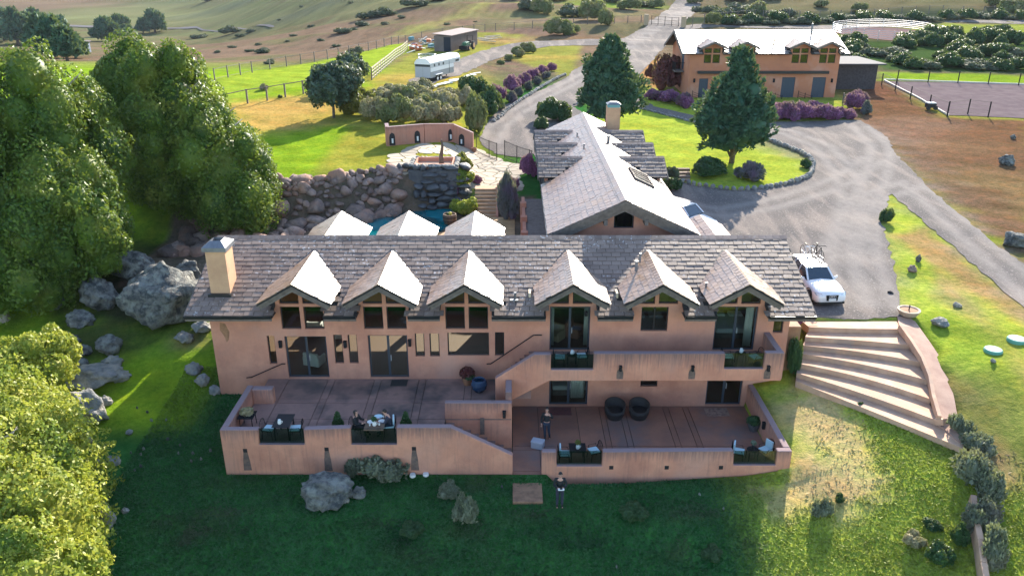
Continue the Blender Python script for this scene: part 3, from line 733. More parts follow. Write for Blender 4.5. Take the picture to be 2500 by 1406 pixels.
# dormers (front) and rear dormers
def dormer(c, front, m_l, m_r):
    yf, yb = (33.75, 38.62) if front else (45.5, 40.7)
    sgn = 1 if front else -1
    d = empty('dormer', (c, yf + sgn * 2, 6)); d.parent = house; d.location = Vector((c, yf + sgn * 2, 6)) - HO; off = Vector((c, yf + sgn * 2, 6))
    we = 1.69; ze = DPK - DSL * we; yv = EV_Y + (ze - EV_Z) / SL if front else RY + (RZ - ze) / SL
    for s_ in (-1, 1):
        mb = MB()
        mb.prism([[Vector((c, yf, DPK)), Vector((c + s_ * we, yf, ze)), Vector((c + s_ * we, yv, ze)), Vector((c, yb, DPK))]], (0, 0, -.07))
        o = mb.build('roof', MAT['deck'], d); o.location = -off
        cd_ = 1 / math.hypot(1, DSL); L = we / cd_
        P0 = Vector((c + s_ * we, yf, ze)); ex = Vector((0, sgn, 0)); upv = Vector((-s_ * cd_, 0, DSL * cd_))
        ln = abs(yb - yf)
        um = lambda v, L=L, ln=ln: abs(yv - yf) + (ln - abs(yv - yf)) * min(1, v / L) - .02
        mm = m_l if s_ < 0 else m_r
        for M in slope_slates(P0 + upv * -.03, ex, upv, ln, L + .03, .30, .36, jit=.012, rag=.8, umax=um): SLT.append((M, mm))
        mb = MB()   # rake board, two stepped timbers
        a = Vector((c, yf + sgn * .03, DPK - .02)); b_ = Vector((c + s_ * (we + .02), yf + sgn * .03, ze - .02)); dn = Vector((0, 0, -1))
        for dz, dy, h_ in ((-.08, 0, .15), (-.25, .06, .18)):
            k = .93 if dy else 1
            A_ = a + Vector((0, sgn * dy, dz)); B_ = a + (b_ - a) * k + Vector((0, sgn * dy, dz))
            mb.prism([[A_ + Vector((0, 0, h_ / 2)), B_ + Vector((0, 0, h_ / 2)), B_ + Vector((0, 0, -h_ / 2)), A_ + Vector((0, 0, -h_ / 2))]], (0, sgn * .07, 0))
        o = mb.build('rake_board', MAT['wood'], d); o.location = -off
        mb = MB(); mb.prism([[Vector((c, yf + sgn * .12, DPK - .16)), Vector((c + s_ * (we - .06), yf + sgn * .12, ze - .12)), Vector((c + s_ * (we - .06), 35.3 if front else 43.4, ze - .12)), Vector((c, 35.3 if front else 43.4, DPK - .16))]], (0, 0, -.03))
        o = mb.build('soffit', MAT['wood'], d); o.location = -off
        # cheek wall
        mb = MB(); x0, x1 = sorted((c + s_ * DW, c + s_ * (DW - .12)))
        pr = [(35.3, 5.4), (36.4, 5.9), (36.4, 6.15), (35.3, 6.15)] if front else [(43.4, 5.3), (42.2, 5.9), (42.2, 6.15), (43.4, 6.15)]
        mb.prism([[Vector((x0, y, z)) for y, z in pr]], (x1 - x0, 0, 0)); o = mb.build('cheek_wall', MAT['stucco'], d); o.location = -off
    # ridge tiles
    mb = MB(); y = yf
    for k in range(int(abs(yb - yf) / .33)):
        for s_ in (-1, 1):
            p0 = Vector((c, yf + sgn * (k * .33 + .005), DPK + .055)); 
            mb.prism([[p0, p0 + Vector((s_ * .2, 0, -.2 * DSL)), p0 + Vector((s_ * .2, sgn * .32, -.2 * DSL - .012)), p0 + Vector((0, sgn * .32, -.012))]], (0, 0, .02))
    o = mb.build('ridge_cap', m_l, d); o.location = -off
    # flashing in the valleys
    mb = MB()
    if front:
        for s_ in (-1, 1):
            mb.beam((c + s_ * (we + .03), yv - .1, ze - .02), (c + s_ * .02, yb - .08, roofz(yb) + .04), .2, .035)
        o = mb.build('flashing', MAT['gutter'], d); o.location = -off
    if not front:
        mb = MB(); mb.prism([[Vector((c - DW, 43.6, 5.4)), Vector((c + DW, 43.6, 5.4)), Vector((c + DW, 43.6, 6.2)), Vector((c, 43.6, DPK - .2)), Vector((c - DW, 43.6, 6.2))]], (0, .1, 0))
        o = mb.build('gable_wall', MAT['stucco'], d); o.location = -off
    return d
for i, c in enumerate(CX): dormer(c, True, MAT['slate_warm'], MAT['slate_warm'])
for c in CX[:3]: dormer(c, False, MAT['slate_warm'], MAT['slate_warm'])
lay(SLT, house, HO, 300)
# main ridge tiles, rear slope slates are joined
k = 0; x = XL
while x < XR - .1:
    for s_ in (-1, 1):
        mb = MB(); p0 = Vector((x, RY, RZ + .06)); wv = .36
        mb.prism([[p0, p0 + Vector((wv, 0, .008)), p0 + Vector((wv, s_ * .27, -.27 * SL - .01)), p0 + Vector((0, s_ * .27, -.27 * SL - .02))]], (0, 0, .022))
        hp(mb.build('ridge_tile', MAT['slate_wing'] if x > 8 else MAT['slate'], house))
    x += .372
mb = MB(); mb.box(XL, XR, RY + .3, RY + .31, RZ - .1, RZ - .09)
# gutters
for a_x, b_x in [(XL, CX[0] - DW)] + [(CX[i] + DW, CX[i + 1] - DW) for i in range(5)] + [(CX[5] + DW, XR)]:
    mb = MB(); mb.prism([[Vector((a_x, EV_Y - y, EV_Z - z)) for y, z in ((0.01, -.0), (.15, 0), (.15, .05), (.10, .15), (.01, .17))]], (b_x - a_x, 0, 0)); hp(mb.build('gutter', MAT['gutter'], house))
    mb = MB(); mb.box(a_x, b_x, EV_Y + .0, EV_Y + .05, EV_Z - .30, EV_Z - .12); hp(mb.build('fascia', MAT['wood'], house))
    mb = MB(); mb.box(a_x, b_x, EV_Y + .052, 34.99, EV_Z - .2, EV_Z - .17); hp(mb.build('soffit', MAT['wood'], house))
for x in (-8.2, -4.2, .3, 4.9, 8.9):
    mb = MB(); mb.box(x - .07, x + .07, 34.45, 34.995, EV_Z - .42, EV_Z - .2); hp(mb.build('bracket', MAT['wood'], house))
# verge boards at the roof ends
for x in (XL - .04, XR):
    for s_ in (-1, 1):
        mb = MB(); ye = EV_Y if s_ < 0 else 45.12; ze = EV_Z
        mb.prism([[Vector((x, RY, RZ + .02)), Vector((x, ye, ze + .02)), Vector((x, ye, ze - .24)), Vector((x, RY, RZ - .24))]], (.04, 0, 0)); hp(mb.build('verge_board', MAT['wood'], house))
# chimney
ch = MB(); ch.box(-14.52, -13.58, 35.5, 36.6, 5.5, 8.05); cho = hp(ch.build('chimney', MAT['chim'], house, bevel=.02))
mb = MB(); mb.box(-14.62, -13.48, 35.4, 36.7, 8.05, 8.25)
b_ = [(-14.62, 35.4), (-13.48, 35.4), (-13.48, 36.7), (-14.62, 36.7)]; t_ = [(-14.3, 35.8), (-13.8, 35.8), (-13.8, 36.35), (-14.3, 36.35)]
mb.add([(x, y, 8.25) for x, y in b_] + [(x, y, 8.48) for x, y in t_] + [(x, y, 8.3) for x, y in t_], [(0, 1, 5, 4), (1, 2, 6, 5), (2, 3, 7, 6), (3, 0, 4, 7), (8, 9, 10, 11), (4, 5, 9, 8), (5, 6, 10, 9), (6, 7, 11, 10), (7, 4, 8, 11)])
mb.build('chimney_cap', MAT['zinc'], cho)
mb = MB(); mb.box(-14.6, -13.5, 35.3, 35.498, 5.75, 5.93); mb.build('flashing', MAT['gutter'], cho)
for p, r_, h_ in [((6.37, 37.27, 6.85), .05, .45), ((.15, 35.2, 5.75), .05, .3), ((5.6, 35.4, 5.8), .05, .35), ((9.35, 35.6, 5.9), .05, .5), ((6.05, 36.3, 6.75), .07, .5)]:
    mb = MB(); mb.tube([p, (p[0], p[1], p[2] + h_)], r_, 8); mb.tube([(p[0], p[1], p[2] + h_), (p[0], p[1], p[2] + h_ + .04)], r_ * 1.5, 8); hp(mb.build('vent_pipe', MAT['zinc'], house))
mb = MB(); mb.box(-.1, .3, 35.0, 35.4, 5.72, 5.76, 0); hp(mb.build('flashing', MAT['zinc'], house))
# wall lamps and hand rails on the facade
def lamp_at(parent, off, x, y, z, w_=.16, h_=.3):
    mb = MB(); mb.box(x - w_ / 2, x + w_ / 2, y - .16, y, z, z + .05); mb.prism([[Vector((x - w_ / 2 + .01, y - .15, z - h_)), Vector((x + w_ / 2 - .01, y - .15, z - h_)), Vector((x + w_ / 2 - .01, y - .15, z)), Vector((x - w_ / 2 + .01, y - .15, z))]], (0, .15, 0))
    o = mb.build('wall_lamp', MAT['metal'], parent); o.location = -off; return o
for x in (-11.28, -8.13, -4.98): lamp_at(house, HO, x, 35, 3.6 if x < -8 else 3.68)
def handrail(pts, parent, off):
    mb = MB(); mb.tube(pts, .028, 6)
    for q in (pts[1], pts[-2]): mb.tube([q, (q[0], q[1] + .09, q[2] - .06)], .02, 5)
    o = mb.build('handrail', MAT['metal'], parent); o.location = -off
handrail([(-13.15, 34.9, 1.65), (-12.9, 34.9, 1.68), (-11.3, 34.9, 2.42), (-11.15, 34.9, 2.42)], house, HO)
handrail([(-1.25, 34.9, 2.42), (-1.05, 34.9, 2.42), (1.05, 34.9, 3.98), (1.45, 34.9, 3.98)], house, HO)
mb = MB(); mb.box(-6.62, -6.55, 34.93, 34.995, 1.8, 1.87); mb.box(-6.5, -6.43, 34.93, 34.995, 1.8, 1.87)
for x in (3.55, 9.5): 
    mb = MB(); mb.box(x - .07, x + .07, 34.85, 34.995, 5.0 if x < 5 else 5.05, 5.22); hp(mb.build('wall_lamp', MAT['metal'], house))
# balcony
mb = MB(); mb.box(.9, 12.19, 33.0, 34.995, 2.86, 3.07); hp(mb.build('balcony_floor', MAT['paving'], house))
mb = MB()
bp_ = [(-.78, 1.56), (-.78, 2.78), (1.03, 4.04), (1.79, 4.04), (1.79, 3.25), (3.76, 3.25), (3.76, 4.08), (9.79, 4.08), (9.79, 3.3), (11.62, 3.3), (11.62, 4.12), (12.5, 4.12), (12.5, 2.67), (1.74, 2.67), (.02, 1.66), (.02, 1.56)]
mb.prism([[Vector((x, 32.7, z)) for x, z in bp_]], (0, .3, 0)); hp(mb.build('balcony_parapet', MAT['stucco_balc'], house, bevel=.04))
mb = MB(); mb.box(12.2, 12.5, 33.0, 34.998, 2.67, 4.1); hp(mb.build('balcony_parapet', MAT['stucco_balc'], house, bevel=.03))
for a_x, b_x, z0 in ((1.79, 3.76, 3.25), (9.79, 11.62, 3.3)):
    mb = MB(); mb.box(a_x + .01, b_x - .01, 32.84, 32.852, z0 + .02, z0 + .74); hp(mb.build('glass_panel', MAT['rail_glass'], house))
MAT['stain'] = mat('damp_stain', (.12, .085, .075), .95, (.2, .13, .1), 6)
for x in (5.0, 8.33, 11.82):
    lamp_at(house, HO, x, 32.7, 3.45, .13, .22)
    mb = MB(); pr = [(x + .16 * math.cos(a), 2.95 + .27 * math.sin(a) + .1) for a in [math.pi * k_ / 8 for k_ in range(9)]] + [(x - .15, 2.78), (x + .15, 2.78)]
    mb.prism([[Vector((px_, 32.694, z)) for px_, z in pr]], (0, .004, 0)); hp(mb.build('damp_stain', MAT['stain'], house))
# stairs up to the balcony
for k in range(8):
    mb = MB(); x0 = -.72 + k * .22; mb.box(x0, .9, 33.01, 34.99, 1.56 + k * .188, 1.56 + (k + 1) * .188); hp(mb.build('stair_step', MAT['paving'], house))
# interior furniture seen through the panes
def armchair(x, y, z, rz, m_, s_=1.):
    mb = MB(); mb.box(-.38, .38, -.35, .35, .12, .42); mb.box(-.42, .42, .25, .42, .12, .85); mb.box(-.46, -.34, -.35, .4, .1, .62); mb.box(.34, .46, -.35, .4, .1, .62)
    o = mb.build('armchair', m_, None, (x, y, z), (0, 0, rz), bevel=.06); return o
tag(armchair(-10.1, 36.4, 1.57, math.pi * .9, MAT['white']), 'white armchair behind the leftmost patio glass door', 'armchair')
tag(armchair(2.1, 36.2, 3.07, -.6, mat('tan_fabric', (.5, .36, .22), .9)), 'tan armchair inside the left balcony door', 'armchair')
tag(armchair(3.2, 36.6, 3.07, 1.1, mat('rust_fabric', (.35, .15, .10), .9)), 'rust coloured armchair inside the left balcony door', 'armchair')
for (x, y, z, lb) in [(-9.6, 39.6, 1.57, 'white sofa chair seen through the leftmost upper window pane'), (-11.0, 40.2, 1.57, 'white round chair seen through the leftmost upper window')]:
    tag(armchair(x, y, z, math.pi, MAT['white']), lb, 'armchair')
def bed(x, y, z, lb):
    e = empty('bed', (x, y, z), label=lb, cat='bed')
    MB().box(-.9, .9, -1, 1, 0, .3).build('bed_base', MAT['wood'], e); MB().box(-.92, .92, -1.02, .9, .3, .55).build('duvet', MAT['white'], e, bevel=.06)
    for s_ in (-.45, .45): MB().box(s_ - .35, s_ + .35, .5, .95, .55, .7).build('pillow', MAT['white'], e, bevel=.05)
bed(11.2, 37.4, 3.07, 'white bed inside the right balcony door'); bed(3.0, 37, .03, 'white bed inside the lower left terrace door'); bed(7.0, 37.2, 3.07, 'white bed behind the square upper window')
def curtain(x0, x1, y, z0, z1, lb):
    V_ = []; n = 24
    mb = MB()
    for i in range(n + 1):
        x = x0 + (x1 - x0) * i / n; yy = y + .05 * math.sin(i * 1.7); V_ += [(x, yy, z0), (x, yy, z1), (x, yy + .012, z0), (x, yy + .012, z1)]
    fs = []
    for i in range(n): a = i * 4; fs += [(a, a + 4, a + 5, a + 1), (a + 2, a + 3, a + 7, a + 6), (a, a + 2, a + 6, a + 4), (a + 1, a + 5, a + 7, a + 3)]
    mb.add(V_, fs); tag(mb.build('curtain', MAT['white'], None, smooth=True), lb, 'curtain')
curtain(2.95, 3.65, 35.45, .2, 2.1, 'white curtain in the lower left terrace door'); curtain(3.5, 3.72, 35.4, 3.2, 5.4, 'white curtain at the right edge of the left balcony door')
curtain(1.9, 2.05, 35.4, 3.2, 5.4, 'narrow white curtain at the left edge of the left balcony door'); curtain(11.35, 11.75, 35.4, 3.15, 5.4, 'white curtain at the right edge of the right balcony door')
# ------------------------------------------------------------------ patio and terrace
ZP = 1.54; FY = 29.07
patio = empty('upper_patio', (-6, 32, 0), label='raised upper patio with pink stucco parapet and paving slabs, left half of the house front', cat='patio'); PO = Vector((-6, 32, 0))
def child(o, off): o.location = o.location - off; return o
def slabs(xs, ys, z, th, parent, off, m, cut=None, gap=.028):
    for i in range(len(xs) - 1):
        for j in range(len(ys) - 1):
            x0, x1, y0, y1 = xs[i] + gap / 2, xs[i + 1] - gap / 2, ys[j] + gap / 2, ys[j + 1] - gap / 2
            if cut:
                r_ = cut(x0, x1, y0, y1)
                if r_ is None: continue
                x0, x1, y0, y1 = r_
            mb = MB(); mb.box(x0, x1, y0, y1, z - th, z + U(-.003, .003)); child(mb.build('paving_slab', m, parent), off)
def cutp(x0, x1, y0, y1):
    if x0 > -3.0 and y0 < 31.2:
        if y1 <= 31.25: return None
        y0 = 31.52
    elif x1 > -3.0 and y0 < 31.2: x1 = -3.03
    return (x0, x1, y0, y1)
mb = MB()
mb.prism([[Vector((x, y, ZP - .06)) for x, y in ((-12.12, 29.38), (-3.0, 29.38), (-3.0, 31.36), (-.01, 31.36), (-.01, 34.98), (-12.12, 34.98))]], (0, 0, -.2)); child(mb.build('slab_bed', MAT['deck'], patio), PO)
slabs([-12.1, -11.05, -9.1, -8.75, -6.8, -6.45, -4.6, -4.25, -2.3, -1.95, -.02], [29.39, 31.2, 32.62, 33.02, 34.98], ZP, .055, patio, PO, MAT['paving'], cutp)
mb = MB(); zt = 2.36
pp = [(-12.43, -1), (-12.43, 2.3), (-10.78, 2.3), (-10.83, 1.57), (-8.87, 1.57), (-8.85, 2.32), (-6.85, 2.4), (-6.88, 1.57), (-4.92, 1.57), (-4.9, 2.42), (-2.6, 2.42), (.03, 1.02), (.03, -1)]
mb.prism([[Vector((x, FY, z)) for x, z in pp]], (0, .3, 0)); child(mb.build('parapet', MAT['stucco_patio'], patio, bevel=.05), PO)
mb = MB(); mb.box(-12.43, -12.13, FY + .3, 33.0, -1, 2.3); child(mb.build('parapet', MAT['stucco_patio'], patio, bevel=.05), PO)
mb = MB(); mb.box(-12.13, -11.15, 32.55, 32.95, 1.4, 2.3); child(mb.build('parapet', MAT['stucco_patio'], patio, bevel=.06), PO)
mb = MB(); mb.box(-3.03, -.003, 31.22, 31.5, -.5, 2.36); child(mb.build('stair_wall', MAT['stucco_patio'], patio, bevel=.04), PO)
mb = MB(); mb.box(-.3, -.003, 31.502, 32.69, -.5, 2.75); child(mb.build('stair_wall', MAT['stucco_patio'], patio, bevel=.04), PO)
mb = MB(); mb.box(-.02, .0, 32.7, 34.99, -.5, 1.53); child(mb.build('side_wall', MAT['stucco'], patio), PO)
for a_x, b_x in ((-10.83, -8.87), (-6.88, -4.92)):
    mb = MB(); mb.box(a_x + .02, b_x - .02, FY + .12, FY + .132, 1.58, 2.3); child(mb.build('glass_panel', MAT['rail_glass'], patio), PO)
for k in range(8):
    mb = MB(); x0 = -2.98 + k * .37; mb.box(-3.0, x0 + .37, FY + .31, 31.21, -.3 if k == 7 else ZP - (k + 1.9) * .193, ZP - (k + 1) * .193) if k < 8 else None
    child(mb.build('stair_step', MAT['paving'], patio), PO)
for k in range(5):
    mb = MB(); x1 = -11.3 - k * .34; mb.box(x1 - .34, x1, 33.02, 34.98, ZP - .19 * (k + 2.2), ZP - .19 * (k + 1)); child(mb.build('stair_step', MAT['paving'], patio), PO)
def scupper(x, zt_, hh, parent, off, ztop=.0, w_=.13, leak=True):
    mb = MB(); mb.box(x - .09, x + .09, FY - .012, FY + .0, zt_ - .09, zt_ + .09); child(mb.build('drain_opening', MAT['black'], parent), off)
    if leak:
        mb = MB(); pr = [(x - w_ * .7, zt_ - .1), (x + w_ * .7, zt_ - .1), (x + w_ * 1.1, zt_ - .5), (x + w_ * 1.35, zt_ - hh), (x - w_ * 1.35, zt_ - hh), (x - w_ * 1.1, zt_ - .5)]
        mb.prism([[Vector((a, FY - .006, b_)) for a, b_ in pr]], (0, .004, 0)); child(mb.build('damp_stain', MAT['stain'], parent), off)
scupper(-11.45, 1.28, 1.0, patio, PO); scupper(-7.95, 1.35, 1.1, patio, PO); scupper(-4.2, 1.38, 1.1, patio, PO)
for x, z in ((-.35, 1.95),):
    lamp_at(patio, PO, x, 31.2, z, .16, .28)
mb = MB(); mb.box(-1.45, -1.25, 31.17, 31.21, .75, 1.6); child(mb.build('damp_stain', MAT['stain'], patio), PO)
terr = empty('lower_terrace', (6, 32, 0), label='lower terrace of red paving with low pink parapet, right half of the house front', cat='terrace'); TO = Vector((6, 32, 0))
mb = MB(); mb.box(.01, 11.74, 29.38, 34.98, -.25, -.06); mb.box(.04, 1.27, FY + .02, 29.38, -.6, -.06); child(mb.build('slab_bed', MAT['deck'], terr), TO)
slabs([.02, 1.28, 3.2, 4.35, 4.62, 5.35, 5.63, 7.55, 7.83, 8.55, 8.83, 11.72], [29.39, 31.05, 31.35, 34.98], 0, .055, terr, TO, MAT['paving_red'])
mb = MB(); mb.box(.05, 1.26, FY + .02, 29.37, -.2, 0); child(mb.build('paving_slab', MAT['paving_red'], terr), TO)
pp = [(1.28, -1), (1.28, 1.2), (1.9, 1.2), (1.92, .48), (3.9, .48), (3.9, 1.2), (9.53, 1.24), (9.58, .53), (11.42, .53), (11.4, 1.24), (12.04, 1.24), (12.04, -1)]
mb = MB(); mb.prism([[Vector((x, FY, z)) for x, z in pp]], (0, .3, 0)); child(mb.build('parapet', MAT['stucco_low'], terr, bevel=.05), TO)
mb = MB(); mb.box(11.74, 12.04, FY + .3, 34.99, -1, 1.24); child(mb.build('parapet', MAT['stucco_low'], terr, bevel=.05), TO)
for a_x, b_x in ((1.92, 3.9), (9.58, 11.42)):
    mb = MB(); mb.box(a_x + .02, b_x - .02, FY + .12, FY + .132, .5, 1.18); child(mb.build('glass_panel', MAT['rail_glass'], terr), TO)
for x in (4.3, 6.7, 9.05): scupper(x, .42, .3, terr, TO, leak=False)
# mats
for nm, (x0, x1, y0, y1), z, m_, lb in [('door_mat', (1.85, 2.95, 34.1, 34.8), 0, mat('red_mat', (.16, .05, .05), .95, (.10, .04, .04), 8), 'dark red door mat before the lower left terrace door'),
    ('door_mat', (9.6, 10.75, 34.0, 34.75), 0, mat('pale_mat', (.36, .24, .19), .95, (.2, .12, .1), 5), 'pale patterned mat before the lower right terrace door'),
    ('door_mat', (-5.95, -5.15, 34.25, 34.85), ZP, MAT['black'], 'black door mat at the middle patio doors')]:
    mb = MB(); mb.box(x0, x1, y0, y1, z + .004, z + .022); tag(mb.build(nm, m_), lb, 'mat')
z_ = gzf(.65, 27.9)
mb = MB(); mb.box(.03, 1.28, 27.3, 28.75, z_ - .3, z_ + .09); tag(mb.build('stone_step', mat('brown_step', (.30, .17, .10), .9, (.18, .10, .06), 3, bump=.4), bevel=.02), 'brown square landing step in the grass below the terrace entrance', 'step')
# ------------------------------------------------------------------ amphitheatre steps
amph = empty('garden_steps', (16, 34, 1.5), label='fan of seven broad concrete steps descending from the drive beside the house', cat='steps'); AO = Vector((16, 34, 1.5))
ZT = [3.32 - .25 * k for k in range(7)]
lips = [((1975, 798), (2090, 802), (2195, 803)), ((1966, 822), (2100, 831), (2222, 842)), ((1960, 843), (2110, 860), (2248, 884)), ((1955, 863), (2110, 890), (2265, 928)),
        ((1949, 887), (2110, 923), (2272, 974)), ((1945, 910), (2110, 962), (2290, 1027)), ((1943, 930), (2140, 1008), (2355, 1096))]
def curve3(a, m_, c, n=10):
    b_ = 2 * m_ - (a + c) / 2
    return [a * (1 - s) ** 2 + b_ * 2 * s * (1 - s) + c * s * s for s in [i / n for i in range(n + 1)]]
LC = [curve3(*[atz(px, py, ZT[k]) for px, py in l]) for k, l in enumerate(lips)]
top_back = curve3(atz(1950, 778, ZT[0]), atz(2080, 778, ZT[0]), atz(2195, 776, ZT[0]))
for k in range(7):
    fr = LC[k]; bk = top_back if k == 0 else [Vector((p.x, p.y, 0)) for p in LC[k - 1]]
    if k: bk = [Vector((p.x, p.y, ZT[k])) for p in bk]; 
    if k: # back edge tucks under the step above
        bk = [p + (p - Vector((q.x, q.y, ZT[k]))).normalized() * .12 for p, q in zip(bk, fr)]
    loop = [Vector((p.x, p.y, ZT[k])) for p in fr] + bk[::-1]
    if k == 6:
        loop = [Vector((p.x, p.y, ZT[k])) for p in fr] + [Vector((*atz(2335, 1040, ZT[6]).xy, ZT[6]))] + bk[::-1]
    mb = MB(); mb.prism([loop], (0, 0, -.40 if k < 6 else -1.0)); child(mb.build('step', MAT['conc'], amph), AO)
# curved ramp wall at the right
inn = [(2195, 803, ZT[0]), (2225, 845, ZT[1]), (2250, 885, ZT[2]), (2268, 930, ZT[3]), (2276, 976, ZT[4]), (2291, 1028, ZT[5]), (2294, 1042, ZT[6])]
outr = [(2240, 793, ZT[0]), (2272, 838, ZT[1]), (2300, 880, ZT[2]), (2318, 925, ZT[3]), (2330, 975, ZT[4]), (2338, 1020, ZT[5]), (2352, 1088, ZT[6])]
Iw = [atz(*p) for p in inn]; Ow = [atz(*p) for p in outr]
Iw = [atz(2190, 776, ZT[0])] + Iw; Ow = [atz(2225, 773, ZT[0])] + Ow
mb = MB()
for i in range(len(Iw) - 1):
    q = [Iw[i] + Vector((0, 0, .09)), Ow[i] + Vector((0, 0, .02)), Ow[i + 1] + Vector((0, 0, .02)), Iw[i + 1] + Vector((0, 0, .09))]
    mb.add(q + [p - Vector((0, 0, .9)) for p in q], [(0, 1, 2, 3), (1, 5, 6, 2), (0, 3, 7, 4), (3, 2, 6, 7), (0, 4, 5, 1)])
child(mb.build('ramp', mat('ramp_concrete', (.42, .27, .20), .85, (.34, .20, .15), 1.5, bump=.3), amph), AO)
mb = MB()
for i in range(1, len(Iw) - 1): mb.beam(Iw[i] + Vector((0, 0, .12)), Iw[i + 1] + Vector((0, 0, .12)), .16, .34)
child(mb.build('side_kerb', MAT['conc'], amph), AO)
# bowl planter
c_ = atz(2216, 772, ZT[0] + .02)
bowl = tag(MB().lathe([(.28, 0), (.5, .12), (.66, .38), (.68, .48), (.56, .48), (.52, .42)], 20, (0, 0, 0)).build('bowl_planter', mat('cast_stone', (.50, .38, .29), .85, (.36, .27, .20), 4), None, c_, smooth=False), 'round cast stone bowl planter at the top right of the garden steps', 'planter')
bowl.scale = (.85, .85, .85)
MB().lathe([(.54, .40), (.54, .43)], 20).build('soil', MAT['earth'], bowl); MB().tube([(0, 0, .42), (.02, .02, .75)], .04, 6).build('spout', MAT['metal'], bowl)
# small buttress wall at house corner right and wood panel
mb = MB(); mb.box(13.405, 14.25, 35.6, 37.4, 1.5, 4.1); tag(mb.build('corner_wall', mat('timber_gate', (.34, .19, .10), .8, (.26, .14, .08), 3, bump=.2), bevel=.03), 'short brown timber clad wall between house corner and garden steps', 'wall')
# low retaining wall at bottom right
pts = [G(2368, 1235), G(2375, 1300), G(2385, 1345), G(2392, 1400), G(2398, 1440)]
mb = MB()
for a, b_ in zip(pts, pts[1:]): mb.beam(a + Vector((0, 0, .15)), b_ + Vector((0, 0, .15)), .22, 1.0)
tag(mb.build('retaining_wall', MAT['conc'], bevel=.03), 'narrow low concrete retaining wall in the grass at bottom right', 'wall')
for px, py, r_, lb in ((2424, 858, .42, 'round green septic lid half sunk in grass, left of two'), (2482, 832, .45, 'round green septic lid in grass, right of two at frame edge')):
    p = G(px, py); tag(MB().lathe([(r_, -.3), (r_, .10), (r_ * .9, .15), (.1, .17)], 18).build('septic_lid', mat('green_plastic', (.10, .30, .24), .6), None, p, smooth=False), lb, 'lid', 'green septic lids')
# ------------------------------------------------------------------ pool
mw, t, b = newmat('pool_water_surface'); b.inputs['Roughness'].default_value = .05; b.inputs['Base Color'].default_value = (.0, .12, .13, 1); b.inputs['Transmission Weight'].default_value = 0
bp = t.nodes.new('ShaderNodeBump'); bp.inputs['Strength'].default_value = .15; t.links.new(noise(t, pos(t), 3, 3), bp.inputs['Height']); t.links.new(bp.outputs[0], b.inputs['Normal'])
c = mixc(t, ramp(t, noise(t, pos(t), .3, 2), .4, .6), (.0, .17, .20), (.0, .05, .06)); t.links.new(c, b.inputs['Base Color'])
pool = [(-18, 47.8), (-13, 47.2), (-9.6, 47.2), (-7.2, 47.4), (-6.2, 50), (-4.2, 55), (-3.9, 58.6), (-6, 59.6), (-9.5, 58.0), (-11.5, 56.6), (-13.6, 54.8), (-14.6, 53.2)]
drape('pool_water', smoothpoly([(-13.2, 48), (-8, 47.6), (-6.6, 51), (-4.4, 55.5), (-4.0, 59.2), (-6, 60.0), (-9.9, 58.4), (-12.4, 56.2), (-14, 53.6)], 1), (), 0, 1, mw, None, 0, flat=3.05, kind='structure')
mdk = mat('deck_boards', (.46, .27, .12), .7, (.36, .20, .09), 3, bump=.2, rv=.15)
dk = empty('pool_deck', (-3, 50, 3)); tag(dk, kind='structure')
k = 0; y = 44.0
while y < 57.4:
    xl = np.interp(y, [44, 47.2, 50, 55, 57.5], [-14.3, -7.4, -6.4, -4.2, -3.7])
    mb = MB(); mb.box(xl, 1.5 if y < 53 else .2, y, y + .185, 3.02, 3.08 + U(0, .004)); child(mb.build('deck_board', mdk, dk), Vector((-3, 50, 3))); y += .2
# barrel planter
bp_ = empty('barrel_planter', (-4.55, 55.9, 3.06), label='wooden half barrel planter at the pool edge', cat='planter')
MB().lathe([(.40, 0), (.50, .25), (.52, .5), (.48, .72), (.42, .72), (.42, .62)], 16).build('barrel', MAT['woodb'], bp_)
MB().lathe([(.505, .22), (.515, .27)], 16).build('hoop', MAT['metal'], bp_); MB().lathe([(.52, .48), (.525, .54)], 16).build('hoop', MAT['metal'], bp_)
MB().ball((.05, 0, .74), .14).build('flower', mat('lemon', (.6, .5, .05), .6), bp_); MB().ball((-.15, .05, .7), .12).build('succulent', MAT['deepgreen'], bp_)
# garden stairs by the pool
gs = empty('garden_stairs', (-2, 59, 3), label='flight of terracotta steps up from pool deck to flagstones', cat='stairs'); GO = Vector((-2, 59, 3))
mst = mat('sandy_step', (.50, .30, .17), .85, (.40, .23, .13), 2, bump=.2)
for k in range(8):
    mb = MB(); mb.box(-2.88, -1.2, 57.5 + k * .40, 61.2, 3.0 + k * .185, 3.0 + (k + 1) * .185 - .002); child(mb.build('step', mst, gs), GO)
for x in (-1.195,):
    mb = MB(); mb.prism([[Vector((x, 57.3, 2.9)), Vector((x, 57.3, 3.2)), Vector((x, 60.9, 4.75)), Vector((x, 60.9, 2.9))]], (.16, 0, 0)); child(mb.build('side_wall', MAT['stucco'], gs), GO)
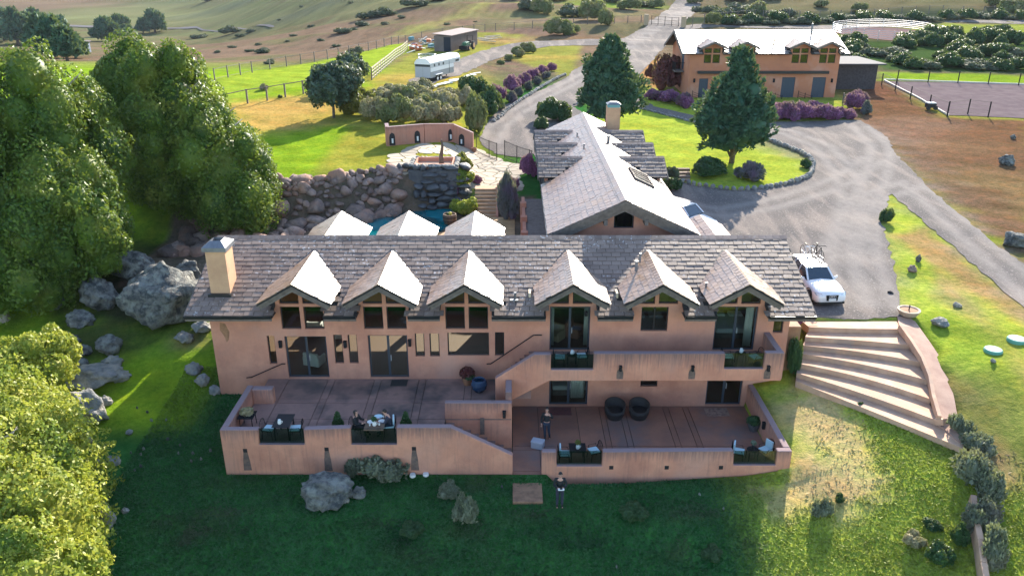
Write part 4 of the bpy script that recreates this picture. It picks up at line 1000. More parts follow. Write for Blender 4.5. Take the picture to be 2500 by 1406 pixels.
# ------------------------------------------------------------------ flagstones (cut from random cells)
def clip_half(poly, p, n):
    out = []
    for i in range(len(poly)):
        a = poly[i]; b_ = poly[(i + 1) % len(poly)]; da = (a[0] - p[0]) * n[0] + (a[1] - p[1]) * n[1]; db = (b_[0] - p[0]) * n[0] + (b_[1] - p[1]) * n[1]
        if da <= 0: out.append(a)
        if da * db < 0: s_ = da / (da - db); out.append((a[0] + (b_[0] - a[0]) * s_, a[1] + (b_[1] - a[1]) * s_))
    return out
def cells(seeds, gap=.05, rad=1.2):
    res = []
    for i, s_ in enumerate(seeds):
        poly = [(s_[0] + rad * math.cos(a), s_[1] + rad * math.sin(a)) for a in [k * math.pi / 5 for k in range(10)]]
        for j, q in enumerate(seeds):
            if i == j: continue
            dx, dy = q[0] - s_[0], q[1] - s_[1]; L = math.hypot(dx, dy)
            if L > rad * 2: continue
            n = (dx / L, dy / L); poly = clip_half(poly, (s_[0] + dx / 2 - n[0] * gap / 2, s_[1] + dy / 2 - n[1] * gap / 2), n)
            if len(poly) < 3: break
        if len(poly) >= 3: res.append((s_, poly))
    return res
def bridson(inside, box, r_, tries=2500):
    pts = []
    for _ in range(tries):
        p = (U(box[0], box[2]), U(box[1], box[3]))
        if inside(p) and all((p[0] - q[0]) ** 2 + (p[1] - q[1]) ** 2 > r_ * r_ for q in pts): pts.append(p)
    return pts
mfl = mat('flagstone', (.42, .34, .25), .85, (.36, .30, .22), 1.5, .4, .7, bump=.4, rv=.2)
flag = empty('flagstone_path', (0, 68, 4.5)); tag(flag, kind='structure'); FO = Vector((0, 68, 4.5))
FL1 = Gp([(1108, 372), (1160, 366), (1216, 396), (1275, 408), (1262, 440)]) + [(.8, 61.2), (-3.0, 61.2), (-3.4, 63), (-3.9, 67)]
FL2 = Gp([(968, 380), (1000, 366), (1100, 358), (1150, 370), (1108, 376), (1090, 372), (1010, 376), (998, 392), (985, 410), (966, 406)])
n_ = 0
for fl, gap in ((FL1, .07), (FL2, .09)):
    xs = [p[0] for p in fl]; ys = [p[1] for p in fl]
    sd_ = bridson(lambda p: pin(p, fl), (min(xs), min(ys), max(xs), max(ys)), .78)
    for s_, pl in cells(sd_, gap, .8):
        if n_ >= 298: break
        z0 = gzf(*s_) ; pl = [(x + U(-.03, .03), y + U(-.03, .03)) for x, y in pl]
        mb = MB(); mb.prism([[Vector((x, y, gzf(x, y) + .05)) for x, y in pl]], (0, 0, -.12)); child(mb.build('flagstone', mfl, flag), FO); n_ += 1
# ------------------------------------------------------------------ wing
wing = empty('house_wing', (6.35, 57, 3), label='rear house wing with long gable roof and three slate dormers on each side', cat='house'); WO = Vector((6.35, 57, 3))
WX, WZ, WS, WH = 6.35, 8.38, .466, 4.25
wz = lambda x: WZ - WS * abs(x - WX)
mb = MB(); gw = [(5.85, 6.55), (7.0, 6.55), (7.0, 7.25), (6.7, 7.55), (6.1, 7.55), (5.85, 7.25)]
mb.prism([[Vector((x, 43.82, z)) for x, z in l] for l in [[(2.7, 5.0), (10.0, 5.0), (10.0, wz(10.0) - .2), (WX, WZ - .2), (2.7, wz(2.7) - .2)], gw]], (0, .3, 0)); child(mb.build('gable_wall', MAT['stucco'], wing), WO)
mb = MB(); inn = [(WX + (x - WX - .07) * .88 + .07, 7.05 + (z - 7.05) * .88) for x, z in gw]
mb.prism([[Vector((x, 43.9, z)) for x, z in gw], [Vector((x, 43.9, z)) for x, z in inn]], (0, .06, 0)); f_ = child(mb.build('gable_window', MAT['frame'], wing), WO)
MB().prism([[Vector((x, 43.92, z)) for x, z in inn]], (0, .012, 0)).build('pane', MAT['glass'], f_)
mb = MB(); mb.box(2.4, 2.7, 43.82, 71, 2, 6.2); mb.box(10.0, 10.3, 43.82, 71, 2, 6.2); child(mb.build('side_wall', MAT['stucco'], wing), WO)
mb = MB(); mb.prism([[Vector((x, 71, z)) for x, z in [(2.4, 2), (10.3, 2), (10.3, 6.2), (WX, WZ - .2), (2.4, 6.2)]]], (0, .3, 0)); child(mb.build('back_wall', MAT['stucco'], wing), WO)
for x in (5.3, 7.6):
    mb = MB(); mb.box(x - .1, x + .1, 43.0, 43.815, 6.95 if x < 6 else 6.95, 7.25); child(mb.build('bracket', MAT['wood'], wing), WO)
WSL = []
DY = [56.4, 61.15, 66.2]; DHW, DRZ = 2.07, 7.86
def in_wd(p):
    for y in DY:
        d = abs(p.y - y)
        if d < DHW and p.z < DRZ - WS * d - .02: return True
    return False
for s_ in (-1, 1):
    mb = MB(); mb.prism([[Vector((WX, 43, WZ)), Vector((WX + s_ * WH, 43, wz(WX + WH))), Vector((WX + s_ * WH, 71.9, wz(WX + WH))), Vector((WX, 71.9, WZ))]], (0, 0, -.14)); child(mb.build('roof', MAT['deck'], wing), WO)
    cw = 1 / math.hypot(1, WS)
    WSL += [(M, MAT['slate_wing']) for M in slope_slates((WX + s_ * (WH + .04), 43, wz(WX + WH + .04)), (0, 1, 0), (-s_ * cw, 0, WS * cw), 28.9, WH / cw + .04, .36, .50, lambda p, u, v: in_wd(p), .012, .6)]
    for dz, dy, h_, k_ in ((-.09, 0, .2, 1), (-.30, .08, .24, .94), (-.52, .16, .24, .88)):
        mb = MB(); A_ = Vector((WX, 42.96 + dy, WZ + dz)); B_ = Vector((WX + s_ * WH * k_, 42.96 + dy, wz(WX + WH * k_) + dz))
        H_ = Vector((0, 0, h_ / 2)); mb.prism([[A_ + H_, B_ + H_, B_ - H_, A_ - H_]], (0, .09, 0)); child(mb.build('rake_board', MAT['wood'], wing), WO)
    mb = MB(); A_ = Vector((WX, 43.2, WZ - .2)); B_ = Vector((WX + s_ * 4.1, 43.2, wz(WX + 4.1) - .2)); mb.prism([[A_, B_, B_ + Vector((0, .6, 0)), A_ + Vector((0, .6, 0))]], (0, 0, -.04)); child(mb.build('soffit', MAT['wood'], wing), WO)
    mb = MB(); mb.box(*sorted((WX + s_ * WH, WX + s_ * (WH + .13))), 43, 71.9, wz(WX + WH) - .16, wz(WX + WH) - .03); child(mb.build('gutter', MAT['gutter'], wing), WO)
    for y in DY:
        xe = WX + s_ * 4.5; xi = WX + s_ * (WZ - DRZ) / WS
        off = Vector((xe, y, 7)); d = empty('dormer', off - WO); d.parent = wing
        for q in (-1, 1):
            ze = DRZ - WS * DHW; xv = WX + s_ * (WZ - ze) / WS
            mb = MB(); mb.prism([[Vector((xe, y, DRZ)), Vector((xe, y + q * DHW, ze)), Vector((xv, y + q * DHW, ze)), Vector((xi, y, DRZ))]], (0, 0, -.08)); child(mb.build('roof', MAT['deck'], d), off)
            if q < 0:
                def cull(p, u, v, xe=xe, xv=xv, xi=xi, y=y):
                    k_ = abs(p.y - y) / DHW; lim_ = abs(xv - xe) * k_ + abs(xi - xe) * (1 - k_); return abs(p.x - xe) > lim_ - .08
                WSL += [(M, MAT['slate']) for M in slope_slates((xe, y + q * (DHW + .03), ze - .015), (-s_, 0, 0), (0, -q * cw, WS * cw), abs(xi - xe), DHW / cw + .03, .36, .45, cull)]
        mb = MB(); x = xe; n_ = int(abs(xi - xe) / .4)
        for k in range(n_):
            for q in (-1, 1):
                p0 = Vector((xe - s_ * k * .4, y, DRZ + .05)); mb.prism([[p0, p0 + Vector((-s_ * .385, 0, 0)), p0 + Vector((-s_ * .385, q * .24, -.24 * WS)), p0 + Vector((0, q * .24, -.24 * WS))]], (0, 0, .022))
        child(mb.build('ridge_cap', MAT['slate_wing'], d), off)
        mb = MB(); xw = WX + s_ * 4.05; mb.prism([[Vector((xw, y - 1.7, 5.6)), Vector((xw, y + 1.7, 5.6)), Vector((xw, y + 1.7, 7.0)), Vector((xw, y, DRZ - .12)), Vector((xw, y - 1.7, 7.0))]], (-s_ * .2, 0, 0)); child(mb.build('gable_wall', MAT['stucco'], d), off)
        mb = MB(); 
        for q in (-1, 1):
            A_ = Vector((xe, y, DRZ - .1)); B_ = Vector((xe, y + q * DHW, DRZ - WS * DHW - .1)); H_ = Vector((0, 0, .12)); mb.prism([[A_ + H_, B_ + H_, B_ - H_, A_ - H_]], (s_ * .06, 0, 0))
        child(mb.build('rake_board', MAT['wood'], d), off)
        mb = MB(); mb.box(*sorted((xw + s_ * .01, xw + s_ * .04)), y - 1.0, y + 1.0, 5.7, 6.9); child(mb.build('window', MAT['glass'], d), off)
lay(WSL, wing, WO, 300)
for k in range(72):
    for s_ in (-1, 1):
        mb = MB(); p0 = Vector((WX, 43.0 + k * .4, WZ + .06)); mb.prism([[p0, p0 + Vector((0, .385, 0)), p0 + Vector((s_ * .3, .385, -.3 * WS)), p0 + Vector((s_ * .3, 0, -.3 * WS))]], (0, 0, .022)); child(mb.build('ridge_tile', MAT['slate_wing'], wing), WO)
# skylight, vents and chimney on the wing
def onslope(x, y, dz=0): return Vector((x, y, wz(x) + dz))
sk = MB(); q = [onslope(8.0, 53.9, .22), onslope(9.3, 53.9, .22), onslope(9.3, 50.6, .22), onslope(8.0, 50.6, .22)]
sk.prism([q, [q[0] * .94 + q[2] * .06, q[1] * .94 + q[3] * .06, q[2] * .94 + q[0] * .06, q[3] * .94 + q[1] * .06]], (0, 0, -.22)); sko = child(sk.build('skylight', MAT['wood'], wing), WO)
MB().prism([[p + Vector((0, 0, -.05)) for p in [q[0] * .95 + q[2] * .05, q[1] * .95 + q[3] * .05, q[2] * .95 + q[0] * .05, q[3] * .95 + q[1] * .05]]], (0, 0, -.02)).build('pane', MAT['glass'], sko)
for i in (1, 2, 3, 4): MB().beam(q[0].lerp(q[3], i / 5) + Vector((0, 0, .02)), q[1].lerp(q[2], i / 5) + Vector((0, 0, .02)), .05, .05).build('glazing_bar', MAT['slate_wing'], sko)
for x, y, h_, r_ in ((7.35, 60.5, .55, .12), (7.7, 58.4, .5, .04), (5.2, 63.5, .3, .05), (5.35, 58.8, .3, .05)):
    p = onslope(x, y); child(MB().tube([p, p + Vector((0, 0, h_)), p + Vector((0, 0, h_ + .02)), p + Vector((0, 0, h_ + .1))], [r_, r_, r_ * 1.5, r_ * 1.5], 8).build('vent_pipe', MAT['zinc'], wing), WO)
mb = MB(); mb.box(8.15, 9.25, 68.6, 69.7, 6.5, 9.35); co = child(mb.build('chimney', MAT['chim'], wing), WO)
MB().box(8.2, 9.2, 68.65, 69.65, 9.35, 9.6).build('flue_screen', mat('green_copper', (.16, .36, .36), .6), co)
MB().add([(8.1, 68.55, 9.6), (9.3, 68.55, 9.6), (9.3, 69.75, 9.6), (8.1, 69.75, 9.6), (8.4, 68.85, 9.78), (9.0, 68.85, 9.78), (9.0, 69.45, 9.78), (8.4, 69.45, 9.78)], [(3, 2, 1, 0), (4, 5, 6, 7), (0, 1, 5, 4), (1, 2, 6, 5), (2, 3, 7, 6), (3, 0, 4, 7)]).build('chimney_cap', MAT['zinc'], co)
# the wing's gable stands over the rear slope of the main roof
wk = .9535; wing.scale = (wk,) * 3; wing.location = Vector((0, 0, CAM_H)) + (WO - Vector((0, 0, CAM_H))) * wk
# porch roof on the east side
po = empty('entrance_porch', (12.1, 47, 3.4), label='small gabled slate porch roof between the wing and the drive', cat='porch'); PQ = Vector((12.1, 47, 3.4)); PS = []
for s_ in (-1, 1):
    e_ = 1.45; mb = MB(); mb.prism([[Vector((12.1, 44.6, 5.65)), Vector((12.1 + s_ * e_, 44.6, 5.0)), Vector((12.1 + s_ * e_, 49.4, 5.0)), Vector((12.1, 49.4, 5.65))]], (0, 0, -.12)); child(mb.build('roof', MAT['deck'], po), PQ)
    k_ = 1 / math.hypot(1, .448); PS += [(M, MAT['slate_wing']) for M in slope_slates((12.1 + s_ * e_, 44.6, 5.0), (0, 1, 0), (-s_ * k_, 0, .448 * k_), 4.8, e_ / k_, .4, .5)]
    for y in (45, 49.1):
        x = 12.1 + s_ * 1.2; child(MB().box(x - .12, x + .12, y - .12, y + .12, 3.2, 5.0).build('post', MAT['wood'], po), PQ)
lay(PS, po, PQ, 300)
# west walkway of the wing
ww = empty('side_walkway', (1.4, 52, 3), label='raised grey timber walkway with pink piers along the west side of the wing', cat='walkway'); WW = Vector((1.4, 52, 3))
child(MB().box(.72, .95, 45.8, 59.0, 2.9, 4.2).build('parapet', MAT['stucco'], ww), WW)
y = 46.0
while y < 58.6:
    child(MB().box(.96, 2.39, y, y + .17, 4.08, 4.12).build('deck_board', MAT['wood'], ww), WW); y += .19
for y in (46.0, 49.5, 53, 56.5): child(MB().box(.6, 1.05, y - .25, y + .25, 2.9, 4.5).build('pier', MAT['stucco'], ww, bevel=.03), WW)
child(MB().box(.95, 2.39, 45.78, 45.98, 2.9, 4.2).build('end_wall', MAT['stucco'], ww), WW)
# ------------------------------------------------------------------ foliage
def dirs(n, rs, lo=-1.):
    d = rs.normal(size=(n * 2, 3)); d /= np.linalg.norm(d, axis=1)[:, None]; d = d[d[:, 2] > lo]; return d[:n]
def leaves(lobes, n, size, seed=1, lo=-.55, clump=.12, cf=.9, gap=-9., long=1.5, spiky=0., inner=True, tilt=.7):
    "leaf quads spread over a union of ellipsoids; returns vertices and faces"
    rs = np.random.RandomState(seed); L = np.array(lobes, float); area = (L[:, 3] * L[:, 4] + L[:, 3] * L[:, 5] + L[:, 4] * L[:, 5]); area /= area.sum()
    Ps = []; Ds = []
    for i, l in enumerate(L):
        k = max(8, int(n * area[i])); d = dirs(k, rs, lo); k = len(d)
        rad = .80 + .22 * rs.rand(k) ** .6
        p = l[:3] + d * l[3:6] * rad[:, None]
        nn = d / l[3:6]; nn /= np.linalg.norm(nn, axis=1)[:, None]
        p = p + nn * (clump * l[3:6].min() * wav(p[:, 0] + seed, p[:, 1], p[:, 2], cf, i % 7))[:, None]
        ok = np.ones(k, bool)
        for j, q in enumerate(L):
            if j != i: ok &= (((p - q[:3]) / q[3:6]) ** 2).sum(1) > .62
        if gap > -5: ok &= wav(p[:, 0] - seed, p[:, 1], p[:, 2], cf * 1.4, 5) > gap
        Ps.append(p[ok]); Ds.append(nn[ok])
    p = np.concatenate(Ps); nn = np.concatenate(Ds); k = len(p)
    r_ = rs.normal(size=(k, 3)) * tilt; nl = nn + r_; nl /= np.linalg.norm(nl, axis=1)[:, None]
    up = rs.normal(size=(k, 3)) + (nn * 2.2 + np.array([0, 0, .8])) * spiky
    a = up - nl * (up * nl).sum(1)[:, None] * (1 - min(spiky, .9)); a /= np.linalg.norm(a, axis=1)[:, None]
    b_ = np.cross(a, nl); b_ /= np.maximum(np.linalg.norm(b_, axis=1), 1e-6)[:, None]
    s_ = size * (.6 + .8 * rs.rand(k))[:, None]
    a = a * s_ * long * .5; b_ = b_ * s_ * .5
    V_ = np.stack([p - a, p + b_ * .9 - a * .1, p + a, p - b_ * .9 - a * .1], 1).reshape(-1, 3)
    F_ = np.arange(k * 4).reshape(k, 4)
    if inner:
        for l in L:
            nu, nv = 10, 6; us = np.linspace(0, 2 * np.pi, nu, endpoint=False); vs = np.linspace(.12, np.pi - .25, nv)
            uu, vv = np.meshgrid(us, vs); q = np.stack([np.sin(vv) * np.cos(uu), np.sin(vv) * np.sin(uu), np.cos(vv)], -1).reshape(-1, 3) * l[3:6] * .76 + l[:3]
            b0 = len(V_); f_ = [[b0 + j * nu + i, b0 + (j + 1) * nu + i, b0 + (j + 1) * nu + (i + 1) % nu, b0 + j * nu + (i + 1) % nu] for j in range(nv - 1) for i in range(nu)]
            V_ = np.concatenate([V_, q]); F_ = np.concatenate([F_, np.array(f_)])
    return V_, F_
def lobed(c, r, k, sub, seed, zlo=-.3, jit=.25, st=1.15):
    "main ellipsoid with k smaller lobes on its surface"
    rs = np.random.RandomState(seed); out = [tuple(c) + tuple(x * .86 for x in r)]
    for d in dirs(k, rs, zlo):
        s_ = sub * (1 + jit * rs.uniform(-1, 1)); out.append((c[0] + d[0] * r[0] * .82, c[1] + d[1] * r[1] * .82, c[2] + d[2] * r[2] * .82, s_, s_, s_ * st))
    return out
def branchy(mb, base, top, r0, n, spread, seed, m=0, lo=.35):
    rs = random.Random(seed); b_ = Vector(base); t_ = Vector(top); mid = b_.lerp(t_, .5) + Vector((rs.uniform(-.2, .2), rs.uniform(-.2, .2), 0)) * (t_ - b_).length * .15
    mb.tube([b_, b_.lerp(mid, .5), mid, t_], [r0, r0 * .8, r0 * .6, r0 * .15], 7, m)
    for i in range(n):
        f = lo + (1 - lo) * i / n; s_ = b_.lerp(t_, f); a = rs.uniform(0, 6.28); ln = spread * (1 - f * .5) * rs.uniform(.7, 1.1)
        e = s_ + Vector((math.cos(a) * ln, math.sin(a) * ln, ln * rs.uniform(.4, .9))); k_ = s_.lerp(e, .5) + Vector((0, 0, -.1 * ln))
        mb.tube([s_, k_, e], [r0 * .4 * (1 - f * .6), r0 * .25, r0 * .06], 5, m)
def tree(name, base, lobes, n, size, leaf, label, cat='tree', trunk=None, bark='bark', group=None, seed=1, bn=7, **k):
    t_ = empty(name, base, label=label, cat=cat, group=group)
    V_, F_ = leaves(lobes, n, size, seed, **k); npmesh('crown', V_ - np.array(base), F_, MAT[leaf], t_)
    zt = max(l[2] + l[5] * .5 for l in lobes); cx = sum(l[0] for l in lobes) / len(lobes); cy = sum(l[1] for l in lobes) / len(lobes)
    r0 = trunk or .25; mb = MB(); branchy(mb, (0, 0, -.3), (cx - base[0], cy - base[1], zt - base[2]), r0, bn, (zt - base[2]) * .3, seed)
    mb.build('trunk', MAT[bark], t_, smooth=True); return t_
def B(x, y): return (x, y, hf(x, y))
# windbreak trees left of the house
tl = [('tall laurel tree filling the upper left edge, its crown cut by the frame', (-31.5, 43), (-31.8, 43.5, 8.3), (4.6, 4.2, 8.6), 21),
      ('tallest glossy green laurel tree with rounded top, second from the left edge', (-27, 46.8), (-27.3, 47, 9), (3.6, 3.6, 7.4), 22),
      ('laurel tree whose drooping branches hang over the dark boulders left of the house', (-25.4, 44.2), (-25.6, 43.9, 6.2), (2.7, 2.7, 4.6), 23),
      ('broad low laurel tree at the left edge above the yellow green bush', (-28.5, 40.8), (-29, 41, 5.4), (4.0, 3.2, 4.6), 24)]
for lb, bs_, c, r_, sd_ in tl:
    tree('laurel_tree', B(*bs_), lobed(c, r_, 34, 1.25, sd_, -.5, st=1.35), 62000, .125, 'laurel', lb, trunk=.3, seed=sd_, clump=.35, cf=.8, lo=-.7, bark='barkpale')
tl = [('cone shaped laurel tree behind the chimney, bare pale branches showing in its dark left side', (-23.3, 54.5), (-23.0, 54.5, 9.6), (3.3, 3.4, 6.8), 31),
      ('laurel tree bulging right towards the lawn and the rock wall', (-19.8, 53.6), (-20.0, 53.9, 7.0), (3.0, 3.6, 4.9), 32),
      ('narrow laurel tree in the gap between the two big laurel masses', (-26.2, 55.5), (-26.0, 55.4, 9.3), (1.9, 2.5, 6.9), 33)]
for lb, bs_, c, r_, sd_ in tl:
    lo_ = lobed(c, r_, 30, 1.15, sd_, -.5, st=1.35)
    if sd_ == 32: lo_ += [(-18.2, 53.4, 5.6, 2.0, 2.2, 2.6), (-18.0, 53.2, 4.6, 1.6, 1.8, 1.8), (-21.6, 54, 9.5, 2.2, 2.4, 3.2)]
    tree('laurel_tree', B(*bs_), lo_, 56000, .13, 'laurel', lb, trunk=.28, seed=sd_, clump=.3, cf=.8, lo=-.75, bark='barkpale', bn=10)
mb = MB(); rs_ = random.Random(5)
# near bush bottom left
cb = [(-21.6, 29.6, 1.7, 2.5, 2.4, 2.9), (-19.0, 26.8, 1.4, 2.5, 2.3, 2.9), (-17.6, 23.9, 1.1, 2.4, 2.2, 2.9), (-20.5, 24.0, 1.6, 3.2, 3.0, 3.4), (-16.3, 21.2, .6, 2.3, 2.1, 2.7)]
lo_ = list(cb); rr = np.random.RandomState(8)
for c in cb:
    for d in dirs(9, rr, -.2): lo_.append((c[0] + d[0] * c[3] * .8, c[1] + d[1] * c[4] * .8, c[2] + d[2] * c[5] * .8, .85, .85, .8))
tree('laurel_bush', B(-19.5, 26), lo_, 105000, .11, 'laurel_y', 'big sunlit yellow green laurel bush filling the bottom left corner', 'bush', seed=41, clump=.35, cf=1.4, bark='barkpale', trunk=.16, lo=-.5)
tree('laurel_bush', B(-22.6, 33.8), lobed((-22.7, 33.9, 2.6), (1.9, 1.6, 1.5), 14, .7, 43, -.2), 15000, .125, 'laurel_y', 'smaller yellow green laurel bush at the left edge above the large one', 'bush', seed=44, clump=.3, cf=1.5, bark='barkpale', trunk=.12)
# two dark cypresses on the loop
def cypress(base, H, W, seed, label):
    x, y, z = base; lo_ = []; rs = np.random.RandomState(seed)
    prof = [(.25, .60), (.32, .92), (.40, 1.0), (.50, .90), (.60, .74), (.71, .56), (.82, .34), (.92, .16), (.99, .05)]
    for f, w_ in prof:
        k = 6 if w_ > .5 else 3
        for i in range(k):
            a = i * 6.28 / k + rs.rand() * .9; rr_ = W * w_ * .62 * rs.uniform(.75, 1.2); s_ = W * (.20 + .15 * w_) * rs.uniform(.7, 1.45)
            lo_.append((x + rr_ * math.cos(a), y + rr_ * math.sin(a), z + H * f + rs.uniform(-.3, .3), s_, s_, s_ * 1.15))
    t_ = empty('cypress_tree', base, label=label, cat='tree')
    V_, F_ = leaves(lo_, 60000, .21, seed, lo=-.6, clump=.6, cf=1.3, spiky=.8, long=2.0, tilt=.9, gap=-.12); npmesh('crown', V_ - np.array(base), F_, MAT['cypress'], t_)
    mb = MB(); branchy(mb, (0, 0, -.3), (0, 0, H * .8), .26, 12, H * .22, seed, lo=.12)
    for i in range(4): a = i * 1.6; mb.tube([(0, 0, .4), (.5 * math.cos(a), .5 * math.sin(a), H * .14), (1.3 * math.cos(a), 1.3 * math.sin(a), H * .34)], [.13, .1, .05], 6)
    mb.build('trunk', MAT['bark'], t_, smooth=True)
b1 = G(1483, 308); cypress(tuple(b1), 8.3, 3.1, 51, 'dark green cypress tree behind the rear wing chimney')
b2 = G(1785, 398); cypress(tuple(b2), 8.7, 2.95, 52, 'dark green cypress tree on the grass island in front of the barn')
def wide(px, py, w_): p = G(px, py); d = p.y * math.cos(PITCH) + (CAM_H - p.z) * math.sin(PITCH); return p, w_ * d / FPX
p, w_ = wide(815, 288, 55)
tree('olive_tree', tuple(p), [(p.x - .3, p.y, p.z + 2.9, w_ * 1.0, w_ * .9, 1.9), (p.x + 1.2, p.y + .8, p.z + 3.6, w_ * .75, w_ * .7, 1.6), (p.x - .9, p.y + .5, p.z + 4.0, 1.0, 1.0, 1.1), (p.x + .3, p.y, p.z + 4.3, 1.2, 1.1, 1.1)], 9000, .24, 'olive', 'grey green olive tree on the back lawn', trunk=.16, seed=61, clump=.3, cf=1.3, lo=-.8)
p2, w2 = wide(858, 215, 40)
tree('olive_tree', tuple(p2), [(p2.x, p2.y, p2.z + 2.2, 1.9, 1.7, 1.6), (p2.x - .8, p2.y, p2.z + 2.0, 1.3, 1.3, 1.4)], 4000, .26, 'olive', 'smaller round olive tree just behind the first one', trunk=.12, seed=62, clump=.3, cf=1.3)
# shrubs: one mesh of each kind, unit sized, then copies
PROTO = {}
def proto(kind, v):
    k = (kind, v)
    if k not in PROTO:
        sd_ = 70 + v * 7 + len(PROTO)
        if kind == 'cone': lo_ = [(0, 0, .35, .48, .48, .4), (0, 0, .8, .34, .34, .4), (0, 0, 1.2, .2, .2, .4)]; n, s_, kw = 900, .16, dict(spiky=.5)
        else:
            lo_ = lobed((0, 0, .42), (.74, .82, .48), 11, .36, sd_, -.15, .55); n, s_, kw = 3600, .105, {}
            if kind in ('purple', 'lav'): kw = dict(spiky=.9, long=2.6); s_ = .085
            if kind == 'greyshrub': kw = dict(spiky=.7, long=2.0, clump=.3, gap=-.35); s_ = .10
            if kind in ('coyote', 'coyoteg'): kw = dict(clump=.2, cf=3.5)
            if kind == 'farbush': n, s_ = 1100, .16
        kw.setdefault('clump', .22); kw.setdefault('cf', 3.)
        mk = 'deepgreen' if kind == 'cone' else kind
        V_, F_ = leaves(lo_, n, s_, sd_, lo=-.35, **kw)
        o = npmesh('shrub', V_, F_, MAT[mk]); me = o.data; bpy.data.objects.remove(o); PROTO[k] = me
    return PROTO[k]
def shrub(kind, px, py, wpx, hpx, label, cat='shrub', group=None, name='shrub', at=None, sxy=1.):
    p = G(px, py); d = p.y * math.cos(PITCH) + (CAM_H - p.z) * math.sin(PITCH); r_ = wpx * d / FPX / 2
    ang = math.atan2(CAM_H - p.z, p.y); hh = hpx * d / FPX / math.cos(ang)
    hh = max(.25, (hh - 2 * r_ * math.sin(ang) * .8) / 1.0) if kind != 'cone' else hh
    hh = max(hh, r_ * .75) if kind != 'cone' else hh
    if kind != 'cone': p = p + Vector((0, r_ * .75, 0))
    p.z = hf(p.x, p.y) - .04
    o = bpy.data.objects.new(name, proto(kind, rng.randrange(3))); COL.objects.link(o); o.location = p
    o.rotation_euler = (0, 0, U(0, 6.28)); o.scale = (r_ * .95, r_ * .95 * sxy, hh * (.66 if kind == 'cone' else .98))
    if kind == 'farbush': o.scale.z *= .6
    return tag(o, label, cat, group)
gC = 'coyote brush thicket behind the garden wall'
for q in [(905, 300, 66, 62), (962, 305, 84, 66), (1040, 306, 80, 58), (1098, 308, 66, 52), (930, 262, 74, 48), (990, 262, 86, 48), (1052, 258, 86, 46), (1012, 284, 74, 42), (1095, 280, 74, 50), (1082, 244, 66, 34), (962, 238, 66, 34), (1022, 230, 72, 30), (1130, 262, 60, 46), (1040, 275, 60, 40), (930, 285, 60, 40), (1070, 292, 60, 40)]:
    shrub('coyote' if U(0, 1) < .7 else 'coyoteg', *q, 'tan and olive rounded coyote brush in the thicket behind the garden wall', group=gC)
shrub('coyoteg', 1158, 330, 74, 88, 'large rounded green brush at the right end of the garden wall')
shrub('willow', 872, 288, 98, 78, 'yellow green airy shrub between olive tree and thicket')
shrub('deepgreen', 1150, 248, 74, 54, 'dark green round shrub at the top left of the drive bend')
shrub('deepgreen', 1192, 290, 76, 66, 'dark blue green shrub beside the drive bend, below the purple row')
gP = 'purple flowering shrubs in a row along the drive'
for q in [(1216, 252, 56, 40), (1250, 228, 52, 38), (1278, 212, 42, 30), (1302, 199, 38, 28), (1324, 186, 32, 22), (1347, 175, 28, 18)]:
    shrub('purple', *q, 'purple flowering shrub in the row along the bend of the drive', group=gP)
shrub('purple', 1188, 268, 54, 32, 'purple shrub between the two dark green shrubs')
gL = 'grey lavender tufts under the purple shrubs'
for q in [(1222, 272, 34, 24), (1246, 252, 32, 24), (1268, 236, 28, 20), (1292, 222, 26, 20), (1312, 208, 26, 18), (1335, 194, 24, 16)]:
    shrub('lav', *q, 'grey lavender tuft on the low stone border of the drive', group=gL)
shrub('deepgreen', 1352, 302, 84, 54, 'dark green spreading juniper at the north west corner of the rear wing')
shrub('deepgreen', 1322, 318, 46, 30, 'small dark green bush left of the rear wing gutter')
shrub('purple', 1290, 436, 44, 50, 'purple shrub growing against the west side of the rear wing')
shrub('lav', 1240, 540, 56, 96, 'tall dark purple shrub right of the garden stairs', sxy=.8)
shrub('purple', 1246, 470, 54, 40, 'pinkish purple shrub at the top right of the garden stairs')
shrub('willow', 1132, 425, 58, 50, 'pale green bush right of the waterfall, uppermost')
shrub('laurel_y', 1130, 476, 72, 52, 'bright green bush beside the garden stairs, middle one')
shrub('laurel_y', 1130, 530, 66, 50, 'bright green bush at the foot of the garden stairs')
shrub('purple', 1165, 452, 26, 22, 'small purple flower clump at the left of the flagstones'); shrub('purple', 1108, 492, 30, 34, 'small purple flower clump hanging over the pool rocks')
shrub('redshrub', 1592, 195, 40, 34, 'dark red small tree in front of the barn corner'); shrub('redshrub', 1643, 225, 92, 78, 'large dark purple red shrub at the west wall of the barn')
gB = 'purple hedge below the barn'
for q in [(1600, 248, 50, 28), (1635, 256, 60, 32), (1672, 266, 56, 34)]: shrub('purple', *q, 'purple shrub in the shaded bed left of the island cypress', group='purple bed left of the cypress')
for q in [(1895, 296, 66, 42), (1930, 298, 70, 44), (1972, 299, 72, 44), (2010, 297, 66, 40), (2048, 294, 50, 32), (1910, 288, 60, 36), (1992, 288, 60, 36)]: shrub('purple', *q, 'purple shrub in the hedge below the barn doors', group=gB)
shrub('purple', 2102, 272, 62, 44, 'rounded purple shrub at the right end below the barn ramp'); shrub('purple', 2078, 292, 44, 26, 'small purple shrub in front of the rounded one'); shrub('lav', 2122, 282, 30, 28, 'small dark shrub right of the rounded purple one')
shrub('lav', 1832, 446, 76, 50, 'grey blue rounded shrub under the island cypress'); shrub('deepgreen', 1738, 440, 100, 50, 'dark green shrub standing in for a shadow left of the island cypress trunk')  # second shrub is added in place of a dark shadow on the grass
shrub('deepgreen', 1969, 412, 28, 22, 'small green bush at the tip of the grass island'); shrub('olive', 1648, 440, 40, 34, 'blue green bush by the stone steps of the island')
